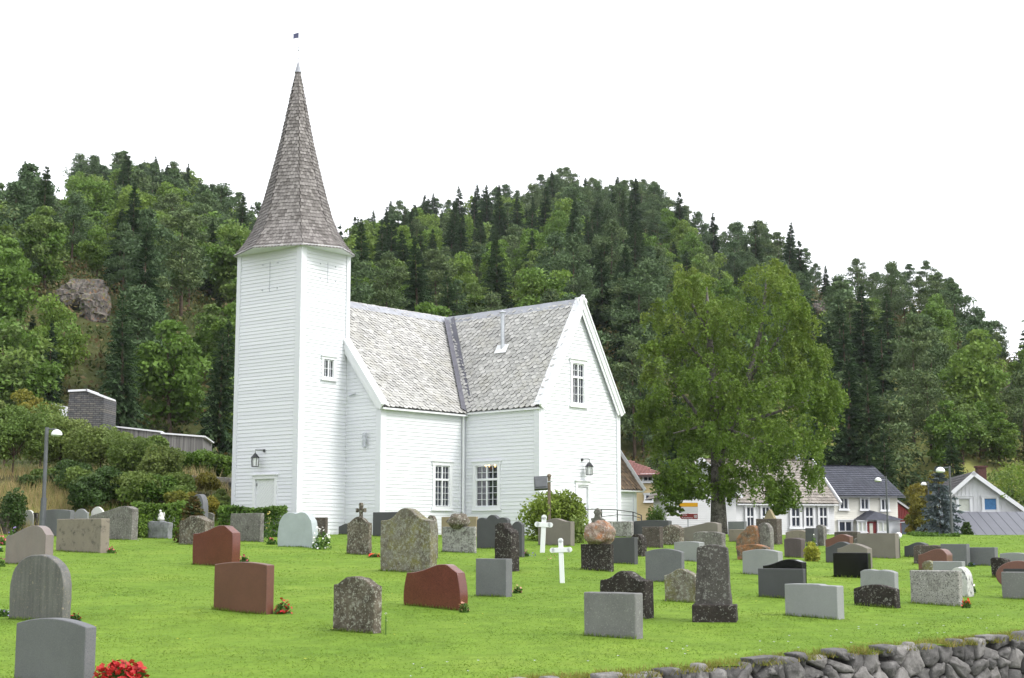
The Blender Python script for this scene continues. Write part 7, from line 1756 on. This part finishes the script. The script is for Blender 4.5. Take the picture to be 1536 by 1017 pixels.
acc = {'spruce': [], 'pine': [], 'broad': []}; FV = []; FQ = []; FR = []; FMI = []; off = 0
print('forest', len(cand), 'trees')
for i, c in enumerate(cand):
    X, Y, Z, s_, kd = c[:5]; wd2 = c[7] if len(c) > 7 else rng.uniform(.88, 1.15); rz = rng.random() * 6.28
    if i in keep or len(c) > 7:
        nm, lb = NAMES[kd]; lb = lb + ' ' + where(X, Y, c[5], c[6]); gr = nm.replace('_', ' ') + 's ' + where(X, Y, c[5], c[6]); o = bpy.data.objects.new(nm, MESH[kd][rng.integers(NV)]); COL.objects.link(o); o.location = (X, Y, Z - .2); o.rotation_euler = (rng.normal(0, .03), rng.normal(0, .03), rz); o.scale = (s_ * wd2, s_ * wd2, s_); tag(o, lb, 'tree', gr)
    else:
        V, Q, r_, m = LOD[kd][rng.integers(3)].arrays(); cz, sz_ = math.cos(rz), math.sin(rz)
        P = np.stack([(V[:, 0] * cz - V[:, 1] * sz_) * s_ * wd2 + X, (V[:, 0] * sz_ + V[:, 1] * cz) * s_ * wd2 + Y, V[:, 2] * s_ + Z - .2], -1)
        FV.append(P); FQ.append(Q + off); off += len(P); FR.append(np.mod(r_ + rng.random() * .65, .97) + .01); FMI.append(np.where(m == 1, 3, {'spruce': 0, 'pine': 1, 'broad': 2}[kd]))
me = np_mesh('forest', np.concatenate(FV), np.concatenate(FQ), [LEAF['spruce'], LEAF['pine'], LEAF['broad'], BARK], np.concatenate(FMI), np.concatenate(FR))
o = bpy.data.objects.new('forest', me); COL.objects.link(o); tag(o, 'mixed conifer and broadleaf forest filling the hillsides behind the church', 'forest', kind='stuff')
# undergrowth: heather, bilberry and saplings between the trees
n = 60000; az = rng.uniform(-.40, .40, n); RR = np.sqrt(rng.uniform(100 ** 2, 460 ** 2, n)); X, Y = RR * np.sin(az), RR * np.cos(az); Z = gz(X, Y); px = CX + F * cP * X / Y
kk = (RR < np.interp(px, RGX, RGR) + 12) & (RR > np.where(px < 700, 104, 124)) & ~((px > 1335) & (px < 1415) & (RR < 175))
X, Y, Z = X[kk], Y[kk], Z[kk]; n = len(X); C = np.repeat(np.stack([X, Y, Z], -1), 9, 0) + rng.normal(0, 1, (n * 9, 3)) * (.7, .7, .4) + (0, 0, .5)
V, Q = rand_leaves(C, .24, .55); me = np_mesh('undergrowth', V, Q, [leafmat('undergrowth_leaves', [(.05, .085, .02), (.08, .11, .03), (.13, .12, .04), (.15, .10, .045)], .2)], None, np.repeat(rng.uniform(.02, .95, n), 9))
o = bpy.data.objects.new('undergrowth', me); COL.objects.link(o); tag(o, 'bushy undergrowth between the forest trees on the hills', 'undergrowth', kind='stuff')
# dry meadow right of the cream house
def meadow():
    xs = np.linspace(30, 62, 40); ys = np.linspace(116, 182, 50)
    o = grid_mesh('meadow', xs, ys, lambda X, Y: gz(X, Y) + .12, [M['meadow']]); tag(o, kind='structure')
meadow()


# ---------------------------------------------------------------- the slightly hazy valley air
b_ = MB(); b_.box(-480, 480, -40, 740, -6.0, 170)
hz_ = b_.build('haze', [bpy.data.materials.new('valley_haze')]); tag(hz_, 'thin pale haze in the valley air', 'haze', kind='stuff')
m = hz_.data.materials[0]; m.use_nodes = True; nt = m.node_tree
for n_ in list(nt.nodes):
    if n_.type == 'BSDF_PRINCIPLED': nt.nodes.remove(n_)
pv = nt.nodes.new('ShaderNodeVolumePrincipled'); pv.inputs['Density'].default_value = .00009; pv.inputs['Color'].default_value = (.9, .94, 1., 1); pv.inputs['Anisotropy'].default_value = .2
nt.links.new(pv.outputs[0], nt.nodes['Material Output'].inputs['Volume'])
